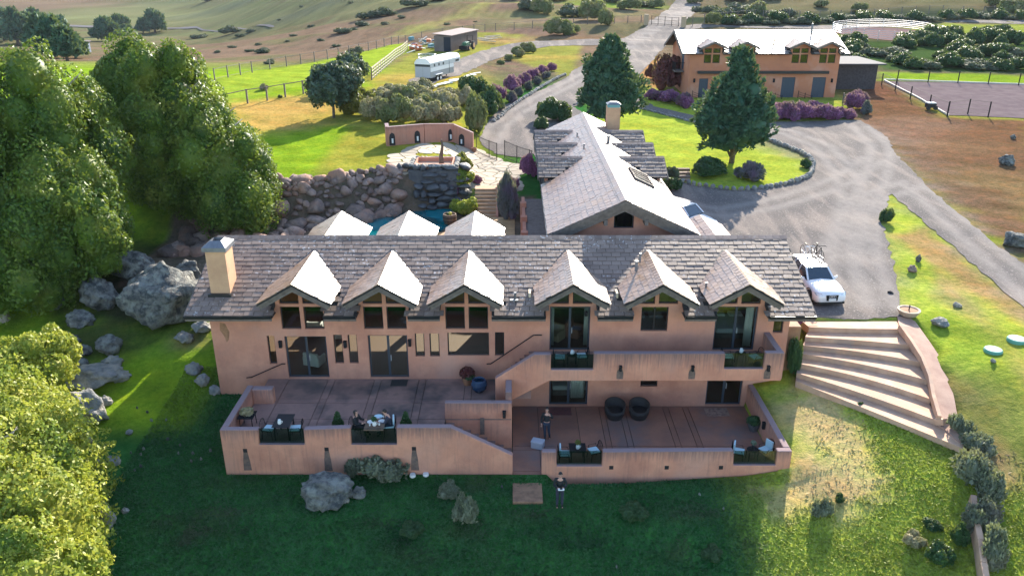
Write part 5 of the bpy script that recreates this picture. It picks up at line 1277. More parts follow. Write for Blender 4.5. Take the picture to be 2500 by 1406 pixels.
shrub('deepgreen', 2169, 548, 40, 36, 'dark green clipped bush at the fork of the drive'); shrub('deepgreen', 1640, 470, 50, 36, 'dark shrub beside the wing skylight')
for q, lb in [((2352, 1070, 62, 56), 'grey green shrub at the tip of the garden steps'), ((2400, 1120, 84, 60), 'grey green shrub just below the tip of the garden steps'), ((2392, 1215, 110, 100), 'large grey green shrub above the low retaining wall'),
    ((2432, 1240, 80, 80), 'grey green shrub right of the large one'), ((2420, 1320, 92, 84), 'grey green shrub beside the low retaining wall'), ((2445, 1400, 84, 92), 'grey green shrub at the lower right corner of the lawn')]:
    shrub('greyshrub', *q, lb)
for q, k_, lb in [((925, 1190, 120, 76), 'greyshrub', 'wide grey green shrub below the patio parapet'), ((862, 1168, 52, 50), 'greyshrub', 'small dark shrub left of the wide grey shrub by the parapet'), ((1092, 1222, 58, 44), 'greyshrub', 'thin grey shrub on the shaded lawn, nearer the wall'),
    ((1130, 1290, 70, 74), 'greyshrub', 'tall thin grey shrub on the shaded lawn'), ((1000, 1325, 70, 36), 'deepgreen', 'low dark weed clump on the shaded lawn'), ((1545, 1285, 80, 40), 'deepgreen', 'low dark clump on the shaded lawn, right of the standing man'),
    ((2016, 1275, 52, 50), 'greyshrub', 'thin grey shrub on the sunlit lawn'), ((2052, 1228, 28, 24), 'deepgreen', 'small green tuft on the sunlit lawn'), ((2243, 1345, 60, 46), 'coyote', 'pale flowering shrub on the sunlit lawn'), ((2282, 1300, 50, 30), 'deepgreen', 'dark green low shrub behind the pale flowering one'),
    ((2300, 1400, 80, 70), 'deepgreen', 'dark green shrub left of the retaining wall'), ((2345, 1345, 50, 60), 'deepgreen', 'upright dark green shrub touching the retaining wall'), ((1862, 1172, 88, 36), 'deepgreen', 'dark green creeper under the right end of the terrace parapet'),
    ((1905, 1160, 46, 44), 'deepgreen', 'leafy green bush at the terrace corner'), ((1935, 925, 36, 84), 'deepgreen', 'dark leafy bush between house corner and garden steps'), ((1946, 882, 34, 40), 'purple', 'pink flowering bush at the left end of the garden steps'),
    ((1745, 1375, 60, 40), 'deepgreen', 'low weed clump near the bottom edge of the lawn'), ((2102, 1000, 22, 20), 'deepgreen', 'small weed at the lower lip of the garden steps'), ((660, 155, 20, 12), 'coyote', 'small pale bush beside the paddock rail'), ((643, 222, 24, 16), 'coyote', 'round pale bush in the bright green paddock'), ((682, 240, 14, 8), 'deepgreen', 'tiny bush at the paddock rail')]:
    shrub(k_, *q, lb)
gH = 'brush scattered on the hills'
for q in [(1290, 30, 84, 40), (1322, 38, 56, 32), (1400, 45, 74, 42), (1452, 52, 78, 40), (1478, 64, 50, 34), (1440, 30, 60, 30), (1575, 20, 56, 24), (1540, 26, 60, 22), (1605, 22, 40, 20), (1500, 8, 50, 16), (1560, 5, 40, 14), (1725, 34, 64, 30), (1765, 44, 64, 36), (1810, 40, 74, 40), (1850, 46, 64, 34),
          (1885, 48, 66, 28), (1742, 62, 44, 24), (1930, 42, 48, 26), (2010, 20, 40, 14), (2105, 32, 44, 16), (2450, 22, 90, 34), (2480, 42, 70, 34), (1800, 8, 70, 20), (1880, 4, 80, 18), (1700, 12, 40, 16), (1365, 5, 50, 16), (1250, 2, 60, 14)]:
    shrub('coyoteg' if U(0, 1) < .5 else 'farbush', *q, 'rounded brush on the slope beyond the gate', group='rounded brush beyond the gate', name='bush', cat='bush')
for q in [(1365, 90, 74, 38), (1402, 84, 40, 18)]: shrub('coyoteg', *q, 'wide rounded brush inside the fence near the drive' if q[0] < 1400 else 'lower brush joined to the wide one inside the fence', name='bush', cat='bush')
for q in [(1288, 132, 44, 24), (1265, 140, 40, 22), (1240, 150, 30, 14), (1222, 158, 20, 10)]: shrub('coyoteg', *q, 'brush clump on the grass strip above the drive', group='brush clumps on the grass strip', name='bush', cat='bush')
for q in [(640, 132, 46, 20), (606, 128, 24, 10), (655, 158, 26, 13), (868, 134, 40, 26), (780, 102, 24, 8), (832, 84, 50, 10), (858, 76, 26, 9), (900, 48, 60, 22), (938, 42, 70, 26), (880, 66, 40, 8), (1010, 20, 70, 14), (1060, 6, 60, 12), (560, 86, 60, 9), (608, 84, 30, 8), (585, 92, 30, 8), (715, 90, 20, 8), (480, 96, 40, 7), (735, 20, 16, 5), (680, 52, 14, 5), (500, 8, 30, 5), (855, 10, 20, 5), (760, 68, 20, 5), (530, 130, 20, 6), (820, 116, 24, 6), (700, 104, 16, 5), (980, 46, 24, 7), (1090, 62, 20, 7), (630, 112, 20, 6), (940, 62, 26, 6), (565, 118, 22, 6)]:
    shrub('farbush', *q, 'dark brush clump on the open hillside at upper left', group=gH, name='bush', cat='bush')
shrub('farbush', 1160, 55, 10, 4, 'tiny far bush above the container', cat='bush')
# dark overgrown bank behind the arena, built as many bushes
for i in range(46):
    px = 2070 + U(0, 1) * 430; py = 112 + U(0, 58) + (px - 2070) * .02
    if py < 105 + .06 * (px - 2070): continue
    shrub('deepgreen' if U(0, 1) < .6 else 'farbush', px, py, U(40, 76), U(14, 30), 'dark green brush on the bank between round pen and arena', group='brush covering the bank behind the arena', name='bush', cat='bush')
for i in range(16):
    shrub('deepgreen', 2230 + U(0, 270), 108 + U(-6, 12), U(40, 80), U(20, 34), 'dark green brush on the bank between round pen and arena', group='brush covering the bank behind the arena', name='bush', cat='bush')
for i in range(34):
    shrub('farbush' if i % 3 else 'deepgreen', 1780 + i * 22 + U(-8, 8), 63 - i * .45 + U(-4, 3), U(36, 60), U(14, 22), 'dark brush in the long band below the hillside fence', group='brush band below the hillside fence', name='bush', cat='bush')
shrub('cone', 2078, 118, 20, 28, 'small pointed conifer right of the barn roof', name='conifer', cat='tree')
# far conifers in the valley
def farcon(px, py, w_, h_, label, group=None):
    p = G(px, py); d = p.length; r_ = w_ * d / FPX / 1.5; H = h_ * d / FPX
    tree('pine_tree', tuple(p), [(p.x, p.y, p.z + H * .35, r_, r_, H * .3), (p.x + r_ * .1, p.y, p.z + H * .6, r_ * .75, r_ * .75, H * .26), (p.x, p.y, p.z + H * .82, r_ * .45, r_ * .45, H * .18)], 1500, r_ * .22, 'cypress', label, trunk=r_ * .12, seed=int(px), clump=.4, cf=2 / r_, bn=3, group=group, spiky=.7, long=2)
for q in [(12, 100, 40, 60), (45, 110, 40, 70), (75, 105, 36, 60), (105, 125, 44, 70), (135, 140, 50, 80), (165, 150, 44, 70), (185, 145, 40, 50), (92, 95, 36, 56), (30, 85, 40, 46), (150, 115, 40, 60)]:
    farcon(*q, 'dark blue green pine in the grove behind the laurels at upper left', 'pine grove behind the laurels')
farcon(379, 80, 34, 46, 'tallest lone pine by the country lane'); farcon(350, 82, 22, 30, 'small pine left of the tallest lone pine'); farcon(296, 88, 34, 42, 'round topped pine above the second laurel'); farcon(262, 102, 44, 48, 'dark pine left of the round topped one')
# ------------------------------------------------------------------ rocks
def ico(sub):
    import bmesh
    bm = bmesh.new(); bmesh.ops.create_icosphere(bm, subdivisions=sub, radius=1); v_ = np.array([v.co[:] for v in bm.verts]); f_ = np.array([[v.index for v in f.verts] for f in bm.faces]); bm.free(); return v_, f_
IC = {1: ico(1), 2: ico(2), 4: ico(4)}
ROCKM = {}
def rockmesh(v, sub, m):
    k = (v, sub, m.name)
    if k not in ROCKM:
        V_, F_ = IC[sub]; V_ = V_.copy(); rs = np.random.RandomState(100 + v)
        for _ in range(9 if sub < 4 else 14):   # chisel flat faces
            n_ = rs.normal(size=3); n_ /= np.linalg.norm(n_); h_ = rs.uniform(.48, .86) if sub < 4 else rs.uniform(.6, .92); d = V_ @ n_; V_ -= np.outer(np.maximum(0, d - h_), n_) * .9
        amp = .05 if sub < 4 else .09
        V_ *= (1 + amp * 2 * wav(V_[:, 0] + v, V_[:, 1], V_[:, 2], 2.2, v % 9) + (amp * wav(V_[:, 0] - v, V_[:, 1], V_[:, 2], 7, v % 5) if sub >= 4 else 0))[:, None]
        o = npmesh('rock', V_, F_, m, smooth=sub >= 4); ROCKM[k] = o.data; bpy.data.objects.remove(o)
    return ROCKM[k]
def rock(loc, s_, m, parent=None, off=Vector((0, 0, 0)), sub=2, name='rock', v=None, rot=None):
    o = bpy.data.objects.new(name, rockmesh(v if v is not None else rng.randrange(8), sub, m)); COL.objects.link(o)
    if parent: o.parent = parent
    o.location = Vector(loc) - off; o.rotation_euler = rot or (U(-.4, .4), U(-.4, .4), U(0, 6.28)); o.scale = s_; return o
rw = empty('rock_wall', (-12, 57, 3), label='bank of brown boulders curving round the pool below the lawn', cat='rock wall'); RO = Vector((-12, 57, 3))
n_ = 0; placed = []
for _ in range(5200):
    if n_ >= 295: break
    x = U(-22.5, -8.6); q = U(-.35, 1.12) if x > -15 else U(-1.0, 1.12); yb = float(np.interp(x, _bx, _by)); y = yb + q * 2.3 if x > -15 else yb + q * 3.2
    r_ = (.24 + .62 * U(0, 1) ** 1.7) * (1.2 if q < .5 else 1.0)
    if any((x - a) ** 2 + (1.7 * (y - b_)) ** 2 < (.56 * (r_ + c)) ** 2 for a, b_, c in placed): continue
    placed.append((x, y, r_)); z = hf(x, y)
    rock((x, y, z + r_ * .15), (r_ * U(.9, 1.35), r_ * U(.85, 1.2), r_ * U(.65, 1.0)), MAT['rock_warm'], rw, RO); n_ += 1
# waterfall of dark stacked stone with a square basin on top
wf = empty('waterfall', (-6, 60, 3), label='dark stacked stone waterfall with square basin on top above the pool', cat='waterfall'); WFO = Vector((-6, 60, 3))
child(MB().box(-8.0, -4.3, 60.4, 63.6, 2.6, 5.9).build('core', MAT['rock_dark'], wf), WFO)
for row in range(7):
    x = -9.0 - U(0, .4); z = 3.05 + row * .46; y0 = 59.7 + row * .18
    while x < -3.9:
        w_ = U(.45, 1.5); rock((x + w_ / 2, y0 + U(-.25, .3) + (.5 if x < -8 or x > -4.5 else 0), z + .2 + U(-.1, .1)), (w_ * .56, U(.4, .75), U(.22, .42)), MAT['rock_dark'], wf, WFO, rot=(U(-.15, .15), U(-.1, .1), U(-.3, .3))); x += w_ * .93
for i in range(44):
    a = i / 44 * 6.28; sq = 1 / max(abs(math.cos(a)), abs(math.sin(a))); x = -6.1 + 1.75 * math.cos(a) * sq; y = 62.1 + 1.45 * math.sin(a) * sq
    rock((x, y, 6.2), (.26, .24, .14), MAT['rock'], wf, WFO, rot=(0, 0, U(0, 3)))
child(MB().box(-7.5, -4.7, 61.0, 63.2, 5.9, 5.98).build('basin_floor', mat('basin_plaster', (.48, .30, .20), .8), wf), WFO)
for x0, x1, y0, y1 in ((-7.6, -4.6, 60.9, 61.0), (-7.6, -4.6, 63.2, 63.3), (-7.6, -7.5, 61, 63.2), (-4.7, -4.6, 61, 63.2)): child(MB().box(x0, x1, y0, y1, 5.9, 6.3).build('basin_wall', MAT['stucco'], wf), WFO)
child(MB().tube([(-5.6, 62.4, 5.9), (-5.62, 62.4, 6.6), (-5.5, 62.4, 7.3), (-5.55, 62.4, 7.9)], [.22, .16, .1, .07], 8).build('spout', MAT['woodb'], wf), WFO)
child(MB().beam((-8.4, 60.6, 5.85), (-8.0, 63.4, 6.0), .5, .1).build('channel', mat('channel_clay', (.46, .26, .14), .8), wf), WFO)
# boulders, each a thing
def boulder(px, py, w_, h_, label, m='rock_blue', sub=4, v=None, sy=1., group=None, sink=.3, name='boulder'):
    p = G(px, py); d = p.y * math.cos(PITCH) + (CAM_H - p.z) * math.sin(PITCH); k = d / FPX; rx = w_ * k / 2; ang = math.atan2(CAM_H - p.z, p.y)
    rz = max(.1, h_ * k * .5 / (math.cos(ang) * .85 + math.sin(ang) * .6)); ry = rx * .85 * sy
    p = p + Vector((0, ry * .6, 0)); p.z = hf(p.x, p.y)
    o = rock((p.x, p.y, p.z + rz * (1 - sink)), (rx * 1.12, ry * 1.1, rz * 1.12), MAT[m], sub=sub, name=name, v=v, rot=(U(-.1, .1), U(-.1, .1), U(-.4, .4))); return tag(o, label, name, group)
for q in [((384, 792, 212, 150), 'huge blue grey boulder left of the chimney', 3, 'rock_blue'), ((238, 755, 92, 74), 'dark boulder left of the huge one', 1, 'rock_blue'), ((318, 690, 104, 82), 'dark boulder behind the huge one, under the laurels', 5, 'rock_blue'), ((455, 700, 60, 60), 'dark boulder between huge boulder and chimney', 2, 'rock_blue'),
          ((260, 870, 66, 52), 'egg shaped grey boulder on the small lit lawn', 4, 'rock_blue'), ((218, 955, 120, 48), 'broad sunlit pale boulder beside the yellow green bush', 6, 'rock'), ((200, 1045, 100, 96), 'tall grey boulder below the broad pale one', 7, 'rock'),
          ((270, 900, 46, 26), 'flat pale rock below the egg shaped boulder', 2, 'rock'), ((290, 932, 46, 30), 'flat brownish rock at the edge of the lit grass', 3, 'rock'), ((258, 990, 28, 26), 'small pale rock right of the tall grey boulder', 1, 'rock'), ((245, 1018, 24, 22), 'small pale rock, lower of two beside the tall grey boulder', 1, 'rock'), ((205, 1085, 32, 40), 'narrow pale rock under the tall grey boulder', 5, 'rock'),
          ((470, 915, 40, 26), 'oblong grey rock by the left house wall, uppermost', 2, 'rock'), ((492, 945, 36, 34), 'round grey rock by the left house wall, middle one', 4, 'rock'), ((523, 965, 26, 26), 'round pale rock at the foot of the left house wall', 6, 'rock'), ((272, 1138, 36, 28), 'pale grey rock on the shaded lawn beside the bush', 5, 'rock'), ((236, 1138, 22, 18), 'small grey rock peeping from the bush edge', 1, 'rock'),
          ((258, 1290, 38, 76), 'tall grey boulder at the right edge of the near bush', 2, 'rock'), ((304, 1252, 18, 16), 'small rock on the shaded lawn near the tall boulder', 3, 'rock'), ((314, 1062, 18, 14), 'small pale rock lying alone on the shaded lawn', 4, 'rock'), ((795, 1242, 112, 84), 'large rough grey boulder on the shaded lawn below the parapet', 6, 'rock_blue'), ((874, 1216, 36, 26), 'smaller grey boulder right of the large one below the parapet', 2, 'rock_blue'), ((840, 1228, 24, 18), 'small rock wedged between the two boulders below the parapet', 1, 'rock'),
          ((490, 812, 48, 30), 'brown sunlit rock under the left eave', 3, 'rock'), ((448, 838, 44, 26), 'brown sunlit rock beside the lit grass', 5, 'rock'), ((2461, 404, 34, 24), 'lone dark rock on the brown yard', 2, 'rock_blue'), ((2474, 340, 12, 12), 'small dark rock behind the lone one on the brown yard', 3, 'rock_blue'), ((2490, 605, 56, 40), 'big grey rock at the right frame edge', 5, 'rock_blue'), ((2300, 800, 40, 24), 'pair of brown rocks on the grass right of the bowl planter', 4, 'rock'),
          ((2228, 665, 22, 16), 'brown rock on the grassy bank beside the drive', 2, 'rock_warm'), ((2242, 640, 12, 22), 'upright dark rock on the grassy bank', 3, 'rock_blue'), ((2338, 750, 22, 12), 'flat rock where the brown track crosses the bank', 1, 'rock'), ((2425, 885, 14, 10), 'small rock touching the left septic lid', 1, 'rock'), ((2175, 718, 14, 7), 'dark stone on the gravel right of the parked wagon', 1, 'black')]:
    boulder(*q[0], q[1], q[3], v=q[2])
for q in [(120, 760, 60, 40), (190, 800, 60, 40), (165, 850, 50, 40), (200, 870, 40, 30), (180, 905, 50, 30), (160, 930, 40, 26)]: boulder(*q, 'grey rock in the shade between bush and egg shaped boulder', group='shaded rocks beside the near bush')
for i in range(20):
    px, py = U(230, 1900), U(1180, 1400)
    if i < 16: px, py = U(300, 520), U(960, 1160)
    boulder(px, py, U(5, 9), U(4, 6), 'small stone lying in the shaded lawn', 'rock_blue', 1, group='small stones in the shaded lawn', name='stone')
# stone kerb round the island and along the purple row
def kerb(pts, label, cat, sz, step, m='rock', lift=.12):
    e = empty('stone_kerb', pts[0], label=label, cat=cat); O = Vector(pts[0]); n_ = 0
    for a, b_ in zip(pts, pts[1:]):
        L = (b_ - a).length; k = max(1, int(L / step))
        for i in range(k):
            p = a.lerp(b_, (i + .5) / k); p.z = hf(p.x, p.y) + lift; d = (b_ - a)
            rock((p.x + U(-.04, .04), p.y + U(-.04, .04), p.z), (step * .62, sz * U(.8, 1.1), sz * U(.8, 1.1)), MAT[m], e, O, sub=1, name='stone', rot=(U(-.2, .2), U(-.2, .2), math.atan2(d.y, d.x))); n_ += 1
    return e
kp = [G(*q) for q in [(1400, 258), (1440, 247), (1500, 252), (1560, 266), (1650, 288), (1700, 302)]]
kerb(kp, 'low stone kerb along the back of the grass island', 'kerb', .2, .55, lift=.08)
kp = [G(*q) for q in [(1860, 340), (1910, 357), (1950, 372), (1975, 386), (1985, 400), (1983, 418), (1975, 432), (1940, 447), (1900, 455), (1850, 463), (1800, 466), (1750, 462), (1700, 455), (1660, 446)]]
kerb(kp, 'stone kerb round the near tip of the grass island', 'kerb', .3, .42, lift=.16)
kerb([G(*q) for q in [(1205, 300), (1230, 278), (1260, 255), (1290, 236), (1320, 216), (1350, 198), (1380, 184)]], 'rough stone border of the purple shrub row', 'kerb', .3, .6, lift=.15)
for k in range(4):
    p = G(1662, 443 - k * 9); tag(MB().box(-.75, .75, -.2, .25, -.15, .16).build('stone_step', MAT['rock_warm'], None, (p.x, p.y, p.z)), 'rough stone step up to the grass island', 'step', 'rough stone steps at the island')
# lawn tufts: real blades over the sunlit and shaded lawn
rs = np.random.RandomState(12); n = 230000
x = rs.uniform(-20, 30, n); y = rs.uniform(22.5, 37, n)
ok = ~((x > -12.6) & (x < 13.5) & (y > 28.9)) & ~((x > 13.3) & (x < 22) & (y > 27.5) & (y > 45.5 - .82 * (x - 1.8) - 2)) & ~((x > 13.4) & (x < 21) & (y > 36.5)) & (x > -17) & (x < 21)
ii_ = np.clip(np.searchsorted(gx, x) - 1, 0, nx - 2); jj_ = np.clip(np.searchsorted(gy, y) - 1, 0, ny - 2)
cc_ = A[jj_, ii_]; ok &= rs.rand(n) < .10 + .9 * sst(.80, 1.12, cc_[:, 1] / cc_[:, 0])
x, y = x[ok], y[ok]; n = len(x); z = gz(x, y)
a = rs.uniform(0, 6.28, n); h_ = rs.uniform(.03, .09, n); w_ = rs.uniform(.03, .07, n); lx, ly = rs.normal(0, .07, n), rs.normal(0, .07, n)
V_ = np.stack([np.stack([x - np.cos(a) * w_, y - np.sin(a) * w_, z - .01], 1), np.stack([x + np.cos(a) * w_, y + np.sin(a) * w_, z - .01], 1), np.stack([x + lx, y + ly, z + h_], 1)], 1).reshape(-1, 3)
ii_ = np.clip(np.searchsorted(gx, x) - 1, 0, nx - 2); jj_ = np.clip(np.searchsorted(gy, y) - 1, 0, ny - 2)
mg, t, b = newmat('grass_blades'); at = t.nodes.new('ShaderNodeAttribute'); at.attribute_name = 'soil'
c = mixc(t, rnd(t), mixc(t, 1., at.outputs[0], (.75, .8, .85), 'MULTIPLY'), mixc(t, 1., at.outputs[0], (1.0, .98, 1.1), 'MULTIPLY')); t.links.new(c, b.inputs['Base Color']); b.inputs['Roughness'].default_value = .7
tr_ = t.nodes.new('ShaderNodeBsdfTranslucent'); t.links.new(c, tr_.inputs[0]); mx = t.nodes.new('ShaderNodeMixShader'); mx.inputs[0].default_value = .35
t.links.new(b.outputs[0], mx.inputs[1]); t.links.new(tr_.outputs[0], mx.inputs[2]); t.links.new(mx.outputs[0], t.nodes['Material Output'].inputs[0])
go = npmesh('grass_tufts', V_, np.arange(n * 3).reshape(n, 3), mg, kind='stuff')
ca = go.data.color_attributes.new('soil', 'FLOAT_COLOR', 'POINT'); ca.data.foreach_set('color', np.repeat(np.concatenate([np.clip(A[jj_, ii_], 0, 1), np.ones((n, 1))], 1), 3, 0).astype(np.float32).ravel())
# ------------------------------------------------------------------ barn
BZ = 5.35; BY = 98.5
barn = empty('barn', (30, 104, BZ), label='long orange stucco barn with bright slate roof and four dormers behind the drive', cat='barn'); BO = Vector((30, 104, BZ))
BX0, BX1, BD = 21.3, 39.2, 11.0; BE = 10.9; BS = .36; BR = BE + BS * 6.1
bz = lambda y: BE + BS * (y - (BY - .6)) if y < BY + 5.5 else BR - BS * (y - BY - 5.5)
BC = [23.9, 27.7, 34.4, 37.7]; bh = []; bout = [(BX0, BZ - 1.5), (BX1, BZ - 1.5), (BX1, BE + .05)]
for c in BC[::-1]: bout += [(c + 1.15, BE + .05), (c + 1.15, 11.55), (c, 12.1), (c - 1.15, 11.55), (c - 1.15, BE + .05)]
bout += [(BX0, BE + .05)]
for c in BC:
    for s_ in (-1, 1):
        a, b_ = sorted((c + s_ * .08, c + s_ * .95)); bh.append(('window', a, b_, 9.75, 10.75, []))
        bh.append(('window', a, b_, 10.9, 11.45, []))
BDR = [('barn_door', 32.6, 34.2, BZ + .25, BZ + 2.75, []), ('barn_door', 36.3, 37.9, BZ + .25, BZ + 2.75, []), ('barn_door', 22.6, 23.7, BZ + .25, BZ + 2.6, []), ('barn_door', 28.4, 29.9, BZ + .25, BZ + 2.75, [])]
mb = MB(); mb.prism([[Vector((x, BY, z)) for x, z in l] for l in [bout] + [rect(*w_[1:5]) for w_ in bh + BDR]], (0, .3, 0)); child(mb.build('front_wall', MAT['stucco_barn'], barn), BO)
for w_ in bh: window(barn, *w_, y=BY, off=BO, fw=.05)
mdoor = mat('blue_grey_barn_door', (.045, .06, .085), .6)
for nm, a, b_, c, d_, _ in BDR:
    dr = child(MB().box(a, b_, BY + .1, BY + .17, c, d_).build('door', mdoor, barn), BO)
    for k in range(5): x = a + (b_ - a) * k / 5; MB().box(x + .02, x + (b_ - a) / 5 - .02, BY + .07, BY + .1, c + .05, d_ - .05).build('plank', mdoor, dr)
wg = [(BY + .3, BZ - 1.5), (BY + 10.8, BZ - 1.5), (BY + 10.8, bz(BY + 10.8) - .1), (BY + 5.5, BR - .12), (BY + .3, bz(BY + .3) - .1)]; wd = [(BY + 3.4, BZ + 3.2), (BY + 5.2, BZ + 3.2), (BY + 5.2, BZ + 5.6), (BY + 3.4, BZ + 5.6)]
mb = MB(); mb.prism([[Vector((BX0, y, z)) for y, z in l] for l in [wg, wd]], (.3, 0, 0)); child(mb.build('side_wall', MAT['stucco_barn'], barn), BO)
mb = MB(); mb.prism([[Vector((BX1 - .3, y, z)) for y, z in wg]], (.3, 0, 0)); child(mb.build('side_wall', MAT['stucco_barn'], barn), BO)
child(MB().box(BX0, BX1, BY + 10.8, BY + 11.1, BZ - 1.5, BE).build('back_wall', MAT['stucco_barn'], barn), BO)
dr = child(MB().box(BX0 + .1, BX0 + .16, BY + 3.42, BY + 5.18, BZ + 3.2, BZ + 5.6).build('balcony_door', mdoor, barn), BO)
ba = child(MB().box(BX0 - 1.1, BX0 - .002, BY + 2.9, BY + 5.7, BZ + 3.0, BZ + 3.15).build('balcony', MAT['wood'], barn), BO)
mb = MB()
for k in range(15): y = BY + 2.9 + k * .2; mb.beam((BX0 - 1.08, y, BZ + 3.15), (BX0 - 1.08, y, BZ + 4.1), .03, .03, up=(1, 0, 0))
mb.beam((BX0 - 1.08, BY + 2.9, BZ + 4.1), (BX0 - 1.08, BY + 5.7, BZ + 4.1), .05, .05)
for q in (BY + 2.9, BY + 5.7): mb.beam((BX0 - 1.08, q, BZ + 4.1), (BX0, q, BZ + 4.1), .05, .05)
mb.build('railing', MAT['metal'], ba)
for s_, ye, in ((-1, BY - .6), (1, BY + 11.6)):
    lp = [(BX0 - 1.1, ye)]
    if s_ < 0:
        for c in BC: lp += [(c - 1.15, ye), (c - 1.15, BY + .32), (c + 1.15, BY + .32), (c + 1.15, ye)]
    lp += [(BX1 + .9, ye), (BX1 + .9, BY + 5.5), (BX0 - 1.1, BY + 5.5)]
    deck('roof', [lp], lambda x, y: bz(y), .12, barn, MAT['deck'], BO)
BSL = []; cb_ = 1 / math.hypot(1, BS)
def in_bd(p):
    for c in BC:
        d = abs(p.x - c)
        if d < 1.2 and p.y < BY + .35: return True
        if d < 1.5 and p.z < 12.2 - .42 * d - .02 and p.y < BY + 3.6: return True
    return False
BSL += [(M, MAT['slate_barn']) for M in slope_slates((BX0 - 1.1, BY - .64, BE - .02), (1, 0, 0), (0, cb_, BS * cb_), BX1 - BX0 + 2.0, 6.14 / cb_, .42, .6, lambda p, u, v: in_bd(p), .012, .8)]
for c in BC:
    off = Vector((c, BY, 11)); d = empty('dormer', off - BO); d.parent = barn; yb = BY + 3.3
    for s_ in (-1, 1):
        P_ = [Vector((c, BY - .8, 12.25)), Vector((c + s_ * 1.6, BY - .8, 11.55)), Vector((c + s_ * 1.6, BY + 1.6, 11.55)), Vector((c, yb, 12.25))]
        child(MB().prism([P_], (0, 0, -.08)).build('roof', MAT['deck'], d), off)
        for k in range(6):
            for j in range(5):
                u0, u1, v0, v1 = k / 6 + .012, (k + 1) / 6 - .012, j / 5, (j + 1) / 5
                def q_(u, v): a = P_[1].lerp(P_[2], u); b2 = P_[0].lerp(P_[3], u); return a.lerp(b2, v) + Vector((0, 0, .03 + .03 * (1 - (v * 5 % 1))))
                q4 = [q_(u0, v0 - .03), q_(u1, v0 - .03), q_(u1, v1), q_(u0, v1)]
                child(MB().prism([q4], (0, 0, .02)).build('slate', MAT['slate_wing'], d), off)
        A_ = P_[0] + Vector((0, -.03, -.08)); B_ = P_[1] + Vector((0, -.03, -.08)); H_ = Vector((0, 0, .12)); child(MB().prism([[A_ + H_, B_ + H_, B_ - H_, A_ - H_]], (0, -.07, 0)).build('rake_board', MAT['wood'], d), off)
        x0, x1 = sorted((c + s_ * 1.15, c + s_ * 1.03)); child(MB().box(x0, x1, BY + .3, BY + 1.8, BE - .1, 11.5).build('cheek_wall', MAT['wood'], d), off)
for k in range(50):
    for s_ in (-1, 1):
        mb = MB(); p0 = Vector((BX0 - 1.1 + k * .398, BY + 5.5, BR + .06)); mb.prism([[p0, p0 + Vector((.385, 0, 0)), p0 + Vector((.385, s_ * .25, -.25 * BS)), p0 + Vector((0, s_ * .25, -.25 * BS))]], (0, 0, .02)); child(mb.build('ridge_tile', MAT['slate_barn'], barn), BO)
lay(BSL, barn, BO, 290)
for x0 in (BX0 - 1.14, BX1 + .9):
    mb = MB(); mb.prism([[Vector((x0, BY - .6, BE + .02)), Vector((x0, BY + 5.5, BR + .02)), Vector((x0, BY + 11.6, BE + .02)), Vector((x0, BY + 11.6, BE - .3)), Vector((x0, BY + 5.5, BR - .3)), Vector((x0, BY - .6, BE - .3))]], (.05, 0, 0)); child(mb.build('verge_board', MAT['wood'], barn), BO)
child(MB().box(BX0 + .31, BX1 - .31, BY + .31, BY + 10.7, 8.5, 8.6).build('floor', MAT['intfloor'], barn), BO); child(MB().box(BX0 + .31, BX1 - .31, BY + 3.6, BY + 3.7, 8.6, 11.8).build('inner_wall', MAT['deck'], barn), BO)
child(MB().box(BX0 + 1.0, BX1 - 1.2, BY - .45, BY - .002, 8.55, 8.85).build('door_canopy', MAT['gutter'], barn), BO)
for x in (22.0, 31.6, 38.6): child(MB().box(x - .1, x + .1, BY - .15, BY, 7.5, 7.95).build('wall_lamp', MAT['metal'], barn), BO)
child(MB().tube([(37.0, BY + 4.5, BR - .3), (37.0, BY + 4.5, BR + .9)], .12, 8).build('flue', MAT['zinc'], barn), BO); child(MB().tube([(31.5, BY + 1.5, 11.6), (31.6, BY + 1.5, 12.3), (31.4, BY + 1.4, 12.5)], .09, 6).build('vent_pipe', MAT['metal'], barn), BO)
for i, x0 in enumerate((21.8, 31.0, 34.6)):
    r_ = child(MB().box(x0, x0 + .06, BY - 1.2, BY - .1, BZ, BZ + 1.05).build('railing', MAT['metal'], barn), BO) if 0 else None
    mb = MB()
    for k in range(4): mb.beam((x0, BY - .5, BZ + .35 + k * .25), (x0 + 1.5, BY - 1.0, BZ - .1 + k * .25), .03, .03)
    for q in (0, .75, 1.5): mb.beam((x0 + q, BY - .5 - q / 3, BZ - .4), (x0 + q, BY - .5 - q / 3, BZ + 1.25 - q * .3), .06, .06, up=(1, 0, 0))
    child(mb.build('railing', MAT['metal'], barn), BO)
mb = MB(); mb.box(30.4, 39.0, BY - 2.2, BY - .01, BZ - 1.5, BZ + .2); mb.box(21.5, 25, BY - 1.8, BY - .01, BZ - 1.5, BZ + .2); child(mb.build('landing', MAT['conc'], barn), BO)
rp = empty('wood_ramp', (40.2, 97.5, BZ), label='pale timber ramp with rails beside the barn door', cat='ramp'); RPO = Vector((40.2, 97.5, BZ))
for k in range(6): child(MB().box(39.1 + k * .42, 39.5 + k * .42, 95.8, 98.2, BZ - .02 - k * .09, BZ + .06 - k * .09).build('plank', mat('pale_timber', (.5, .42, .36), .8), rp), RPO)
for k in range(4): child(MB().beam((39.1, 95.7, BZ + .35 + k * .25), (41.8, 95.4, BZ - .1 + k * .25), .04, .07).build('rail', MAT['wood'], rp), RPO)
for x in (39.1, 40.4, 41.8): child(MB().box(x - .06, x + .06, 95.4, 95.55, BZ - .9, BZ + 1.35 - (x - 39) * .15).build('post', MAT['wood'], rp), RPO)
sh = empty('dark_shed', (43, 105, BZ), label='dark timber lean-to shed with flat roof at the right end of the barn', cat='shed'); SHO = Vector((43, 105, BZ))
